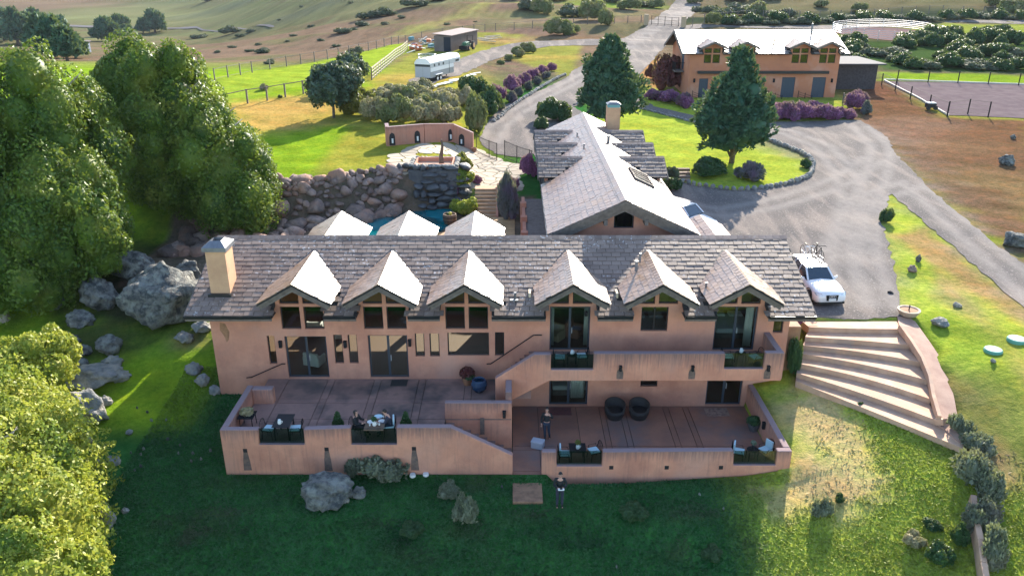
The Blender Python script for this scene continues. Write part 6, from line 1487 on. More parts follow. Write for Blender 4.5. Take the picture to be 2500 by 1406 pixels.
dw = mat('charcoal_boards', (.055, .05, .055), .8, (.035, .03, .035), 5)
for k in range(18): child(MB().box(39.4 + k * .4, 39.79 + k * .4, 104.5, 104.56 + U(0, .02), BZ - .8, BZ + 3.55).build('wall_board', dw, sh), SHO)
child(MB().box(39.3, 46.5, 104.6, 112, BZ - .8, BZ + 3.5).build('body', dw, sh), SHO)
child(MB().box(39.25, 47.3, 103.7, 113, BZ + 3.6, BZ + 3.75).build('roof', mat('shed_roof', (.08, .08, .09), .95), sh), SHO)
# ------------------------------------------------------------------ garden wall, iron fence
gwp = [G(930, 310), G(950, 356), G(1035, 349), G(1108, 346), G(1156, 368)]
gwp[1:4] = [G(948, 357), G(1035, 349), G(1106, 346)]; gwp[0] = gwp[1] + Vector((-.25, 1.3, 0)); gwp[0].z = hf(gwp[0].x, gwp[0].y)
gwl = empty('garden_wall', gwp[2], label='curved pink stucco garden wall with arched niches behind the flagstone terrace', cat='wall'); GWO = gwp[2].copy()
zt = max(p.z for p in gwp) + 1.75
for a, b_ in zip(gwp, gwp[1:]):
    mb = MB(); d = b_ - a; d.z = 0; n = Vector((d.y, -d.x, 0)).normalized() * .16
    ta_, tb_ = a.z + 1.65, b_.z + 1.65; mb.prism([[Vector((a.x, a.y, ta_)) + n, Vector((b_.x, b_.y, tb_)) + n, Vector((b_.x, b_.y, tb_)) - n, Vector((a.x, a.y, ta_)) - n]], (0, 0, -2.6)); child(mb.build('wall_panel', stucco('stucco_garden_wall', zt, (.46, .24, .17)) if a is gwp[0] else bpy.data.materials['stucco_garden_wall'], gwl), GWO)
def niche(a, b_, f):
    p = a.lerp(b_, f); d = (b_ - a); d.z = 0; d.normalize(); n = Vector((d.y, -d.x, 0))
    if n.y > 0: n = -n
    z0 = hf(p.x, p.y) + .05; P0 = p + n * .175; L = [P0 + d * (.26 * c) + Vector((0, 0, z0 - p.z + h_)) for c, h_ in ((-1, 0), (1, 0), (1, .7), (.75, .95), (0, 1.08), (-.75, .95), (-1, .7))]
    o = child(MB().prism([L], n * .02).build('arched_niche', MAT['black'], gwl), GWO)
    MB().box(-.07, .07, -.06, .0, .2, .6, 0, Matrix.Translation(P0 + n * .08 + Vector((0, 0, z0 - p.z)))).build('niche_lamp', MAT['white'], o)
niche(gwp[1], gwp[2], .1); niche(gwp[1], gwp[2], .8); niche(gwp[2], gwp[3], .85); niche(gwp[3], gwp[4], .45)
def iron_fence(a, b_, label, H=1.35, n=None, ht=None):
    d = b_ - a; L = d.length; e = empty('iron_fence', a, label=label, cat='fence')
    n = n or int(L / .16)
    for i in range(n + 1):
        p = a.lerp(b_, i / n); z = hf(p.x, p.y); big = i % 12 == 0 or i == n
        child(MB().box(p.x - (.035 if big else .011), p.x + (.035 if big else .011), p.y - (.035 if big else .011), p.y + (.035 if big else .011), z - .05, z + H).build('post' if big else 'baluster', MAT['metal'], e), a)
    for h_ in (.12, H - .08):
        mb = MB()
        for i in range(6):
            p = a.lerp(b_, i / 6); q = a.lerp(b_, (i + 1) / 6); mb.beam((p.x, p.y, hf(p.x, p.y) + h_), (q.x, q.y, hf(q.x, q.y) + h_), .04, .03)
        child(mb.build('rail', MAT['metal'], e), a)
iron_fence(G(1163, 370), G(1213, 393), 'black iron fence panel from the garden wall to the gate gap', 1.6)
iron_fence(G(1232, 386), G(1298, 412), 'black iron fence panel from the gate gap to the rear wing', 1.6)
p = G(1157, 372); pt = tag(MB().lathe([(.16, 0), (.24, .35), (.26, .4), (.2, .4), (.19, .34)], 12).build('flower_pot', MAT['terra'], None, p), 'terracotta pot at the right end of the garden wall', 'pot')
# ------------------------------------------------------------------ fences
def fence(pts, step, H, label, rails=2, pw=.12, m='wood', rm=None, rh=.08, mesh=False, group=None):
    e = empty('fence', pts[0], label=label, cat='fence', group=group); O = Vector(pts[0]); rm = rm or m; last = None
    P_ = []
    for a, b_ in zip(pts, pts[1:]):
        k = max(1, round((b_ - a).length / step))
        for i in range(k): P_.append(a.lerp(b_, i / k))
    P_.append(pts[-1])
    for p in P_: p.z = hf(p.x, p.y)
    for p in P_: child(MB().box(p.x - pw / 2, p.x + pw / 2, p.y - pw / 2, p.y + pw / 2, p.z - .3, p.z + H).build('post', MAT[m], e), O)
    for p, q in zip(P_, P_[1:]):
        for r_ in range(rails):
            h_ = H - .1 - (H - .35) * r_ / max(1, rails - 1) if rails > 1 else H - .08
            child(MB().beam((p.x, p.y, p.z + h_), (q.x, q.y, q.z + h_), .05, rh if r_ == 0 else rh * .6).build('rail', MAT[rm], e), O)
    return e
fence([G(*q) for q in [(540, 268), (605, 253), (653, 246), (697, 238), (741, 230), (775, 225)]], 4.6, 1.5, 'timber post and rail fence at the near edge of the bright paddock', 1, .16)
fence([G(*q) for q in [(525, 198), (616, 178), (700, 163), (800, 146), (900, 125), (990, 106), (1030, 98)]], 3.6, 1.5, 'wire fence along the far edge of the bright paddock', 2, .13, rh=.05)
fence([G(*q) for q in [(1030, 98), (1130, 84), (1210, 77), (1300, 70), (1400, 64), (1500, 58), (1565, 56)]], 3.8, 1.6, 'wire fence from the paddock corner to the gate', 2, .14, rh=.05)
MAT['palewood'] = mat('pale_fence_wood', (.42, .36, .27), .85)
fence([G(*q) for q in [(908, 196), (935, 172), (960, 150), (995, 122)]], 2.4, 1.5, 'pale board fence between the paddock and the horse trailer', 4, .12, 'palewood', rh=.16)
fence([G(885, 197), G(908, 196)], 3, 1.5, 'short dark rail fence joining the board fence', 1, .16)
fence([G(*q) for q in [(1690, 66), (1800, 52), (1900, 47), (2000, 48), (2100, 44), (2200, 38), (2300, 34), (2400, 38), (2500, 36), (2560, 35)]], 4.2, 2.1, 'tall wire fence along the hillside road at upper right', 2, .14, rh=.05)
for px, lb in ((1577, 'square stone gate pillar left of the drive'), (1668, 'square stone gate pillar right of the drive')):
    p = G(px, 62 if px < 1600 else 68); tag(MB().box(-.45, .45, -.45, .45, -.3, 2.2).build('gate_pillar', mat('tan_pillar', (.40, .30, .19), .9), None, p, bevel=.05), lb, 'pillar')
a, b_ = G(1590, 61), G(1656, 66); gt = empty('gate', a, label='dark double gate closed across the drive between the pillars', cat='gate')
for i in range(5): p = a.lerp(b_, i / 4); child(MB().box(p.x - .05, p.x + .05, p.y - .05, p.y + .05, p.z - .1, p.z + (1.9 if i % 2 == 0 else 1.7)).build('upright', MAT['metal'], gt), a)
for h_ in (.3, 1.1, 1.75): child(MB().beam(a + Vector((0, 0, h_)), b_ + Vector((0, 0, h_)), .05, .06).build('bar', MAT['metal'], gt), a)
# round pen
rpn = G(2167, 84); pen = empty('round_pen', rpn, label='round horse pen of pale steel panels beside the back road', cat='pen'); PR = 9.3
def penp(a): x = rpn.x + PR * math.cos(a) * 1.15; y = rpn.y + PR * math.sin(a); return Vector((x, y, hf(x, y)))
for i in range(24):
    a, b_ = penp(i / 24 * 6.2832), penp((i + 1) / 24 * 6.2832)
    child(MB().tube([a - Vector((0, 0, .1)), a + Vector((0, 0, 1.75))], .05, 5).build('post', MAT['steel'], pen), rpn)
    for r_ in range(5): child(MB().tube([a + Vector((0, 0, .35 + r_ * .34)), b_ + Vector((0, 0, .35 + r_ * .34))], .042, 5, cap=False).build('rail', MAT['steel'], pen), rpn)
drape('pen_sand', [(rpn.x + PR * 1.13 * math.cos(i / 24 * 6.283), rpn.y + PR * .98 * math.sin(i / 24 * 6.283)) for i in range(24)], (), .08, 2, mat('pink_sand', (.22, .15, .135), .95, spec=0.), kind='structure', jit=0)
# arena fence
fence([G(*q) for q in [(2152, 208), (2185, 222), (2222, 242), (2268, 264), (2312, 283)]], 5.2, 1.5, 'wire fence with slim dark posts along the near left edge of the arena', 2, .1, 'metal', rh=.02)
fence([G(*q) for q in [(2312, 286), (2362, 280), (2412, 287)]], 4, 1.7, 'wire gate panel at the near corner of the arena', 4, .1, 'metal', rh=.02)
fence([G(*q) for q in [(2190, 200), (2265, 203), (2338, 204), (2412, 207), (2486, 210), (2555, 212)]], 8.5, 1.6, 'wire fence along the far edge of the arena', 2, .1, 'metal', rh=.02)
wt = mat('white_timber_edge', (.62, .58, .52), .8)
for pts, lb in (([(2158, 198), (2200, 220), (2315, 284)], 'white timber edging along the near left side of the arena'), ([(2158, 196), (2350, 203), (2556, 210)], 'white timber edging along the far side of the arena')):
    mb = MB(); pp_ = [G(*q) for q in pts]; pp2 = []
    for a, b_ in zip(pp_, pp_[1:]): pp2 += [a.lerp(b_, k / 8) for k in range(8)]
    pp2.append(pp_[-1])
    for p in pp2: p.z = hf(p.x, p.y) + .12
    for a, b_ in zip(pp2, pp2[1:]): mb.beam(a, b_, .12, .16)
    tag(mb.build('arena_edging', wt), lb, 'edging')
p = G(2270, 268); cart = empty('small_cart', p, label='small white and black cart standing by the arena fence', cat='cart')
MB().box(-.5, .5, -.4, .4, .25, .7).build('body', MAT['black'], cart, bevel=.05); MB().box(-.45, .45, -.35, .35, .7, .82).build('top', MAT['white'], cart, bevel=.03)
for x in (-.4, .4): MB().lathe([(.25, -.06), (.25, .06)], 10, (0, 0, 0), 0, Matrix.Rotation(R(90), 3, 'X')).build('wheel', MAT['rubber'], cart, (x, -.42, .25))
# ------------------------------------------------------------------ vehicles
paint = mat('white_car_paint', (.78, .78, .80), .25, spec=.8)
cglass = mat('dark_car_glass', (.012, .03, .05), .08, spec=1.0)
def car(loc, rz, label, cat, L=4.7, W=1.84, H=1.5, suv=0):
    c = empty('parked_car', loc, rz, label=label, cat=cat); h2 = W / 2
    st = [(-.5, .70, .28, .50, .62), (-.485, .86, .22, .52, .70), (-.44, .95, .2, .56, .78), (-.33, 1., .2, .60, .88), (-.2, 1., .2, .62, .96), (-.13, 1., .2, .63, .98), (.3, 1., .2, .66, 1.0), (.44, .97, .22, .68, 1.0), (.49, .88, .26, .66, .95), (.5, .8, .3, .62, .85)]
    mb = MB(); n = 9; V_ = []
    for f, w_, z0, z1, z2 in st:
        y = f * L; a = h2 * w_
        V_ += [(-a * .9, y, z0), (-a, y, z0 + .15), (-a, y, z1), (-a * .94, y, z2 - .06), (-a * .75, y, z2), (0, y, z2 + .04), (a * .75, y, z2), (a * .94, y, z2 - .06), (a, y, z1), (a, y, z0 + .15), (a * .9, y, z0)]
    n = 11; F_ = []
    for i in range(len(st) - 1):
        for j in range(n): q = (j + 1) % n; F_.append((i * n + j, (i + 1) * n + j, (i + 1) * n + q, i * n + q))
    F_ += [tuple(range(n)), tuple((len(st) - 1) * n + j for j in range(n))[::-1]]
    mb.add(V_, F_); body = mb.build('body', paint, c, smooth=True); 
    # cabin of glass with white roof and pillars
    ys = [(-.17, .80, .97), (-.02, .66, H - .06), (.30, .66, H), (.43, .66, H - .06), (.485, .74, .98)] if not suv else [(-.2, .82, 1.05), (-.06, .7, H - .06), (.3, .7, H), (.44, .7, H - .06), (.49, .78, 1.05)]
    V_ = []
    for f, w_, z in ys: V_ += [(-h2 * w_, f * L, z), (h2 * w_, f * L, z)]
    zb = .96; V2 = [(-h2 * .88, ys[0][0] * L, zb), (h2 * .88, ys[0][0] * L, zb), (-h2 * .9, ys[-1][0] * L, zb), (h2 * .9, ys[-1][0] * L, zb)]
    b0 = len(V_); mb = MB(); mb.add(V_ + V2, [(0, 1, 3, 2), (6, 7, 9, 8), (0, 2, 4, 6, 8, b0 + 2, b0), (1, b0 + 1, b0 + 3, 9, 7, 5, 3), (2, 3, 5, 4), (4, 5, 7, 6), (0, b0, b0 + 1, 1), (8, 9, b0 + 3, b0 + 2)]); mb.build('windows', cglass, c)
    mb = MB(); r0 = [(x, f * L, z + .015) for f, w_, z in ys[1:4] for x in (-h2 * w_, 0, h2 * w_)]; r0 = [(x, y, z + (.035 if x == 0 else 0)) for x, y, z in r0]
    mb.add(r0 + [(x, y, z - .05) for x, y, z in r0], [(0, 1, 4, 3), (1, 2, 5, 4), (3, 4, 7, 6), (4, 5, 8, 7), (0, 3, 12, 9), (3, 6, 15, 12), (2, 11, 14, 5), (5, 14, 17, 8), (0, 9, 10, 1), (1, 10, 11, 2), (6, 7, 16, 15), (7, 8, 17, 16)]); mb.build('roof', paint, c)
    for s_ in (-1, 1):
        mb = MB()
        for (f1, w1, z1), (f2, w2, z2) in ((ys[0], ys[1]), (ys[3], ys[4])): mb.beam((s_ * h2 * (w1 + .005), f1 * L, z1), (s_ * h2 * (w2 + .005), f2 * L, z2 + .01), .09, .05)
        for f in (.1, .27): mb.beam((s_ * h2 * .87, f * L, .98), (s_ * h2 * .67, f * L, H - .02), .06, .04)
        mb.build('pillar', paint, c)
        MB().box(s_ * h2 * 1.0 - .02, s_ * h2 * 1.0 + .02, -.33 * L, .4 * L, .2, .34).build('sill_trim', MAT['rubber'], c)
        MB().beam((s_ * h2 * .93, -.12 * L, .98), (s_ * (h2 + .13), -.115 * L, 1.05), .1, .12).build('mirror', paint, c, bevel=.02)
        MB().beam((s_ * h2 * .62, -.02 * L, H + .05), (s_ * h2 * .62, .38 * L, H + .05), .04, .04).build('roof_rail', MAT['zinc'], c)
        MB().prism([[Vector((s_ * h2 * .58, -.492 * L, .60)), Vector((s_ * h2 * .90, -.462 * L, .62)), Vector((s_ * h2 * .96, -.42 * L, .74)), Vector((s_ * h2 * .60, -.478 * L, .72))]], (0, -.03, .01)).build('headlight', mat('headlight_glass', (.35, .37, .40), .1, spec=1.), c)
        for f in (-.315, .29):
            wl = MB().lathe([(.20, -.11), (.32, -.11), (.34, -.08), (.34, .08), (.32, .11), (.20, .11)], 20, (0, 0, 0), 0, Matrix.Rotation(R(90), 3, 'Y')).build('wheel', MAT['rubber'], c, (s_ * (h2 - .08), f * L, .34))
            mb = MB(); 
            for k in range(5): a = k * 1.2566; mb.beam((s_ * .115, 0, 0), (s_ * .115, .2 * math.cos(a), .2 * math.sin(a)), .06, .02, up=(1, 0, 0))
            mb.build('rim', MAT['steel'], wl)
            mb = MB(); pts = [(s_ * (h2 + .005), f * L + .40 * math.cos(t_), .36 + .40 * math.sin(t_)) for t_ in [k * math.pi / 8 for k in range(9)]]; mb.tube(pts, .03, 5); mb.build('wheel_arch', MAT['rubber'], c)
    g = MB().prism([[Vector((-.34, -.503 * L, .68)), Vector((.34, -.503 * L, .68)), Vector((.30, -.507 * L, .36)), Vector((-.30, -.507 * L, .36))]], (0, -.02, 0)).build('grille', MAT['metal'], c)
    MB().box(-.2, .2, -.507 * L - .06, -.507 * L - .035, .38, .50).build('number_plate', mat('plate_white', (.75, .75, .75), .4), g)
    if not suv:
        for k in range(4):
            mb = MB(); mb.tube([(-.135 + k * .09 + .06 * math.cos(t_), -.503 * L - .045, .60 + .06 * math.sin(t_)) for t_ in [i * math.pi / 6 for i in range(13)]], .011, 5); mb.build('ring_emblem', MAT['steel'], g)
    MB().box(-h2 * .8, h2 * .8, -.5 * L - .01, -.48 * L, .16, .27).build('bumper_trim', MAT['rubber'], c)
    return c
cp = atz(2036, 745, 3.4); cp2 = atz(1998, 660, 3.4); ang = math.atan2(cp2.x - cp.x, cp2.y - cp.y)
fr = atz(2032, 748, 3.4); cang = R(5); CL = Vector((fr.x + math.sin(-cang) * 0 - .15, fr.y + 2.35, hf(fr.x, fr.y + 2) + .045)); CL.x = fr.x - .25
car1 = car(CL, R(4), 'white estate car with two bicycles on its roof, parked beside the garden steps', 'car')
p = Vector((11.9, 52.6, hf(11.9, 52.6) + .045)); car(p, R(38), 'white car half hidden behind the rear wing roof', 'car', 4.6, 1.85, 1.6, 1)
def bicycle(loc, rz, label, m_):
    b_ = empty('bicycle', loc, rz, label=label, cat='bicycle')
    for y in (-.5, .5):
        w_ = MB().tube([(0, y + .33 * math.cos(t_), .34 + .33 * math.sin(t_)) for t_ in [k * math.pi / 10 for k in range(21)]], .018, 5).build('wheel', MAT['rubber'], b_)
        mb = MB()
        for k in range(6): a = k * math.pi / 6; mb.beam((0, y + .32 * math.cos(a), .34 + .32 * math.sin(a)), (0, y - .32 * math.cos(a), .34 - .32 * math.sin(a)), .006, .006, up=(1, 0, 0))
        mb.build('spokes', MAT['steel'], w_)
    mb = MB(); bb = (0, .08, .30); st = (0, .2, .78); hd = (0, -.36, .80)
    for a, c in ((bb, st), (bb, hd), (st, hd), (bb, (0, .5, .34)), (st, (0, .5, .34)), (hd, (0, -.5, .34))): mb.tube([a, c], .022, 6)
    mb.build('frame', m_, b_)
    MB().beam((0, .1, .86), (0, .34, .87), .09, .05).build('saddle', MAT['black'], b_); MB().tube([(0, .2, .78), (0, .22, .86)], .015, 5).build('seat_post', MAT['steel'], b_)
    MB().tube([(-.22, -.48, .90), (-.2, -.38, .92), (0, -.36, .92), (.2, -.38, .92), (.22, -.48, .90)], .018, 5).build('handlebar', m_, b_)
    return b_
Mc = Matrix.Translation(CL) @ Matrix.Rotation(R(4), 4, 'Z')
mbk = mat('bike_white', (.75, .75, .75), .3)
for x, lb, mm in ((-.33, 'white bicycle upright on the car roof, left one', mbk), (.33, 'black and white bicycle upright on the car roof, right one', MAT['black'])):
    bicycle(Mc @ Vector((x, .75, 1.62)), R(4), lb, mm)
rk = empty('roof_rack', Mc @ Vector((0, .75, 1.52)), R(4), label='black roof rack bars carrying the two bicycles', cat='rack')
for y in (-.45, .45): MB().beam((-.62, y, .05), (.62, y, .05), .06, .04).build('cross_bar', MAT['metal'], rk)
for x in (-.33, .33): MB().beam((x, -.75, .09), (x, .75, .09), .07, .03).build('wheel_tray', MAT['metal'], rk)
# horse trailer
ta = G(1052, 203); tb = G(1112, 187); td = (tb - ta); td.z = 0; td.normalize(); rzt = math.atan2(td.y, td.x)
tr = empty('horse_trailer', ta, rzt, label='white and grey gooseneck horse trailer parked on the gravel track', cat='trailer')
TLn = 6.4; al = mat('trailer_white', (.80, .80, .80), .35); gr_ = mat('trailer_grey', (.30, .31, .32), .4); dk_ = mat('trailer_dark', (.03, .04, .05), .4)
def sec(y0, y1, z0, z1): return None
mb = MB(); pr = [(0, .55), (0, 2.3), (.25, 2.62), (.6, 2.72), (1.5, 2.72), (1.85, 2.62), (2.1, 2.3), (2.1, .55)]
MB().prism([[Vector((0, y, z)) for y, z in pr if z < 9]], (TLn, 0, 0)).build('body', gr_, tr)
MB().prism([[Vector((-.02, y, z)) for y, z in [(-.015, 2.15), (-.015, 2.32), (.25, 2.66), (.6, 2.76), (1.5, 2.76), (1.85, 2.66), (2.115, 2.32), (2.115, 2.15)]]], (TLn + 1.9, 0, 0)).build('roof', al, tr, bevel=.03)
MB().prism([[Vector((TLn, y, z)) for y, z in [(.02, 1.75), (.02, 2.14), (2.08, 2.14), (2.08, 1.75)]]], (1.8, 0, 0)).build('gooseneck', al, tr, bevel=.05)
MB().box(.02, TLn - .02, -.012, -.002, 1.25, 1.72).build('stripe', al, tr); MB().box(.02, TLn + 1.75, -.013, -.003, 1.74, 2.13).build('side_band', mat('trailer_silver', (.55, .56, .57), .4), tr)
for x in (.9, 2.1, 3.3): MB().box(x, x + .35, -.02, -.014, 1.8, 2.1).build('window', dk_, tr)
MB().box(TLn + .5, TLn + 1.5, -.02, -.014, 1.82, 2.08).build('window', dk_, tr); MB().box(TLn - 1.35, TLn - 1.25, -.02, -.014, .6, 2.12).build('door_seam', dk_, tr)
MB().box(-.012, -.002, .06, 2.04, 1.85, 2.4).build('rear_window', dk_, tr); MB().box(-.012, -.002, .04, 1.02, .6, 1.82).build('rear_door', mat('trailer_rear', (.42, .43, .46), .4), tr); MB().box(-.012, -.002, 1.07, 2.06, .6, 1.82).build('rear_door', bpy.data.materials['trailer_rear'], tr)
for x in (1.6, 2.45):
    for y in (-.02, 2.0):
        wl = MB().lathe([(.2, -.12), (.36, -.12), (.36, .12), (.2, .12)], 14, (0, 0, 0), 0, Matrix.Rotation(R(90), 3, 'X')).build('wheel', MAT['rubber'], tr, (x, y, .36)); MB().lathe([(.19, -.125), (.19, .125)], 12, (0, 0, 0), 0, Matrix.Rotation(R(90), 3, 'X')).build('rim', al, wl)
MB().box(1.1, 2.95, -.2, .0, .78, .88).build('mudguard', al, tr, bevel=.02); MB().box(TLn + 1.0, TLn + 1.15, .9, 1.05, .9, 1.75).build('coupler', MAT['metal'], tr); MB().box(TLn - .3, TLn - .2, .9, 1.0, 0, .6).build('jack', MAT['metal'], tr)
# container, tractor and the heap beside them
ca_ = G(1102, 127); cb2 = G(1186, 104); cdv = (cb2 - ca_); cdv.z = 0; rzc = math.atan2(cdv.y, cdv.x); CLn = 13.5
ct = empty('storage_container', ca_, rzc, label='long brown metal storage container on the yard beyond the trailer', cat='container'); cm = mat('brown_container', (.16, .12, .115), .6, (.12, .09, .085), 1)
MB().box(0, CLn, 0, 3.0, 0, 2.5).build('body', cm, ct)
for k in range(44): MB().box(.1 + k * .305, .25 + k * .305, -.05, -.001, .05, 2.4).build('rib', cm, ct)
MB().prism([[Vector((-.3, -.2, 2.5)), Vector((-.3, 3.2, 2.75)), Vector((-.3, 3.2, 2.85)), Vector((-.3, -.2, 2.6))]], (CLn + .6, 0, 0)).build('roof', mat('pinkish_roof_sheet', (.20, .15, .145), .9), ct)
MB().box(-.06, -.001, .1, 1.3, 0, 2.3).build('door', mat('dark_opening', (.01, .015, .03), .8), ct)
tp = G(1143, 122); tc = empty('tractor', tp, rzc + math.pi, label='green farm tractor with tan wheel rims parked against the container', cat='tractor'); gn = mat('tractor_green', (.02, .12, .06), .4); tn = mat('tan_rim', (.55, .30, .12), .5)
MB().box(0.2, 1.9, -.35, .35, .75, 1.35).build('hood', gn, tc, bevel=.08); MB().box(-.9, .2, -.4, .4, .6, .95).build('chassis', gn, tc, bevel=.04); MB().box(-.75, -.3, -.25, .25, .95, 1.1).build('seat', MAT['black'], tc); MB().box(-.8, -.7, -.25, .25, 1.1, 1.5).build('seat_back', MAT['black'], tc)
MB().tube([(-.95, -.5, .9), (-.95, -.5, 2.2), (-.95, .5, 2.2), (-.95, .5, .9)], .045, 6).build('roll_bar', MAT['metal'], tc); MB().tube([(.1, 0, 1.2), (-.1, 0, 1.55)], .03, 5).build('steering_column', MAT['metal'], tc)
for x, y, r_ in ((-.6, -.7, .72), (-.6, .7, .72), (1.4, -.6, .42), (1.4, .6, .42)):
    wl = MB().lathe([(r_ * .6, -.16), (r_, -.14), (r_, .14), (r_ * .6, .16)], 18, (0, 0, 0), 0, Matrix.Rotation(R(90), 3, 'X')).build('wheel', MAT['rubber'], tc, (x, y, r_)); MB().lathe([(r_ * .55, -.165), (r_ * .55, .165)], 14, (0, 0, 0), 0, Matrix.Rotation(R(90), 3, 'X')).build('rim', tn, wl)
MB().box(1.9, 2.6, -.7, .7, .2, .8).build('loader_bucket', MAT['metal'], tc)
MB().tube([(.6, -.45, .9), (1.6, -.5, 1.1), (2.2, -.5, .6)], .06, 6).build('loader_arm', gn, tc); MB().tube([(.6, .45, .9), (1.6, .5, 1.1), (2.2, .5, .6)], .06, 6).build('loader_arm', gn, tc)
cols = [mat('heap_white', (.7, .7, .68), .7), mat('heap_blue', (.02, .04, .12), .7), mat('heap_orange', (.5, .15, .06), .7), MAT['woodb'], MAT['palewood'], mat('heap_teal', (.10, .25, .28), .7)]
names = [('plank', 'white plank'), ('tarpaulin', 'dark blue bundle'), ('crate', 'orange crate'), ('plank', 'brown timber'), ('plank', 'pale timber'), ('tarpaulin', 'teal sheet bundle')]
for i in range(34):
    px, py = U(1000, 1085), U(98, 122); 
    if i > 26: px, py = U(995, 1025), U(120, 130)
    p = G(px, py); k = rng.choice([0, 0, 1, 2, 3, 4, 5, 0, 4]); nm, lb = names[k]
    if nm == 'plank': o = MB().box(-U(.8, 1.6), U(.5, 1.5), -.12, .12, 0, .1).build(nm, cols[k], None, p + Vector((0, 0, U(.1, .9))), (U(-.4, .4), U(-.5, .5), U(0, 3)))
    else: o = MB().box(-.5, .5, -.4, .4, 0, U(.4, .9)).build(nm, cols[k], None, p, (U(-.2, .2), U(-.2, .2), U(0, 3)), bevel=.12)
    tag(o, lb + ' in the scrap heap left of the container', nm, 'scrap heap left of the container')
for i in range(7):
    p = G(1186 + U(-8, 22), 98 + U(-4, 8)); tag(MB().box(-1.6, 1.6, -.12, .12, 0, .15).build('plank', MAT['palewood'], None, p + Vector((0, 0, .1 + i * .08)), (0, U(-.1, .1), U(-.2, .5))), 'pale plank in the stack right of the container', 'plank', 'planks right of the container')
for i in range(16):
    f = i / 15; a = G(1055 + f * 105, 217 - f * 33); tag(MB().tube([(-1.8, 0, 0), (0, U(-.1, .1), .03), (1.8, 0, 0)], .07, 6).build('pipe', cols[0], None, a + Vector((0, 0, .1 + U(0, .15))), (0, U(-.05, .05), rzt + U(-.25, .25))), 'long white pipe lying beside the gravel track', 'pipe', 'white pipes beside the gravel track')
p = G(1043, 152); e = empty('round_feeder', p, label='grey wire mesh hay ring behind the horse trailer', cat='feeder')
for h_ in (.1, .6, 1.1): MB().tube([(1.3 * math.cos(t_), 1.3 * math.sin(t_), h_) for t_ in [k * math.pi / 8 for k in range(17)]], .04, 5).build('hoop', MAT['steel'], e)
for k in range(14): a = k * .4488; MB().tube([(1.3 * math.cos(a), 1.3 * math.sin(a), 0), (1.3 * math.cos(a), 1.3 * math.sin(a), 1.1)], .03, 5).build('bar', MAT['steel'], e)
p = G(192, 130); e = empty('far_shed', p, label='tiny grey shed in the valley between the laurels', cat='shed')
MB().box(-2, 2, -2, 2, 0, 2.4).build('wall', mat('shed_grey', (.16, .2, .26), .8), e); MB().box(-2.3, 2.3, -2.3, 2.3, 2.4, 2.6).build('roof', cm, e)
# ------------------------------------------------------------------ patio furniture
def chair(x, y, z, rz, label, cushion=True, backc=False, group=None):
    c = empty('patio_chair', (x, y, z), rz, label=label, cat='chair', group=group)
    for sx in (-1, 1):
        for sy in (-1, 1): MB().tube([(sx * .24, sy * .24, 0), (sx * .2, sy * .2, .42)], .015, 5).build('leg', MAT['metal'], c)
        MB().tube([(sx * .22, .22, .42), (sx * .27, .2, .62), (sx * .27, -.15, .62), (sx * .22, -.2, .42)], .014, 5).build('armrest', MAT['metal'], c)
    MB().box(-.23, .23, -.23, .23, .41, .435).build('seat', MAT['metal'], c)
    b_ = MB().tube([(-.24, .22, .42)] + [(-.24 * math.cos(t_), .30, .62 + .28 * math.sin(t_)) for t_ in [k * math.pi / 8 for k in range(9)]] + [(.24, .22, .42)], .014, 5).build('backrest', MAT['metal'], c)
    for k in range(5): xx = -.16 + k * .08; MB().tube([(xx, .23, .44), (xx, .30, .62 + .27 * math.sqrt(max(0, 1 - (xx / .24) ** 2)))], .01, 4).build('slat', MAT['metal'], b_)
    if cushion: MB().box(-.23, .23, -.25, .2, .44, .50).build('cushion', MAT['cushion'], c, bevel=.02)
    if backc: MB().box(-.21, .21, .16, .23, .5, .88).build('back_cushion', MAT['cushion'], c, bevel=.02)
    return c
def table(x, y, z, w_, d_, label, m='metal', h_=.72, rnd_=False, rz=0, legm=None):
    t_ = empty('patio_table', (x, y, z), rz, label=label, cat='table')
    if rnd_: MB().lathe([(w_ / 2, h_ - .03), (w_ / 2, h_)], 18).build('tabletop', MAT[m], t_)
    elif m == 'woodb':
        n = 5
        for k in range(n): MB().box(-w_ / 2 + k * w_ / n + .005, -w_ / 2 + (k + 1) * w_ / n - .005, -d_ / 2, d_ / 2, h_ - .04, h_).build('board', MAT[m], t_)
    else: MB().box(-w_ / 2, w_ / 2, -d_ / 2, d_ / 2, h_ - .03, h_).build('tabletop', MAT[m], t_, bevel=.01)
    for sx in (-1, 1):
        for sy in (-1, 1): MB().tube([(sx * w_ * .4, sy * d_ * .4, 0), (sx * w_ * .38, sy * d_ * .38, h_ - .04)], .02 if m == 'metal' else .035, 6).build('leg', MAT[legm or m], t_)
    return t_
def jug(x, y, z, label, m='white', flowers=None):
    j = tag(MB().lathe([(.06, 0), (.085, .05), (.08, .14), (.05, .19), (.065, .22), (.05, .22)], 12).build('jug', MAT[m], None, (x, y, z), smooth=False), label, 'jug')
    MB().tube([(.07, 0, .17), (.13, 0, .14), (.12, 0, .08), (.08, 0, .05)], .012, 5).build('handle', MAT[m], j)
    if flowers:
        V_, F_ = leaves([(0, 0, .33, .12, .12, .1)], 120, .06, 9); npmesh('sprig', V_, F_, MAT[flowers], j)
def at2(px, py, z): p = atz(px, py, z); return p.x, p.y
x, y = at2(656, 1043, ZP + .5); chair(x, y, ZP, R(80), 'iron chair with pale cushion left of the dark patio table')
x, y = at2(722, 1043, ZP + .5); chair(x, y, ZP, R(-85), 'iron chair with pale cushion right of the dark patio table')
x, y = at2(692, 1026, ZP + .72); table(x, y, ZP, .75, 1.1, 'black oblong table between the two cushioned patio chairs', 'black', legm='metal')
jug(x - .08, y - .3, ZP + .725, 'white jug on the black patio table')
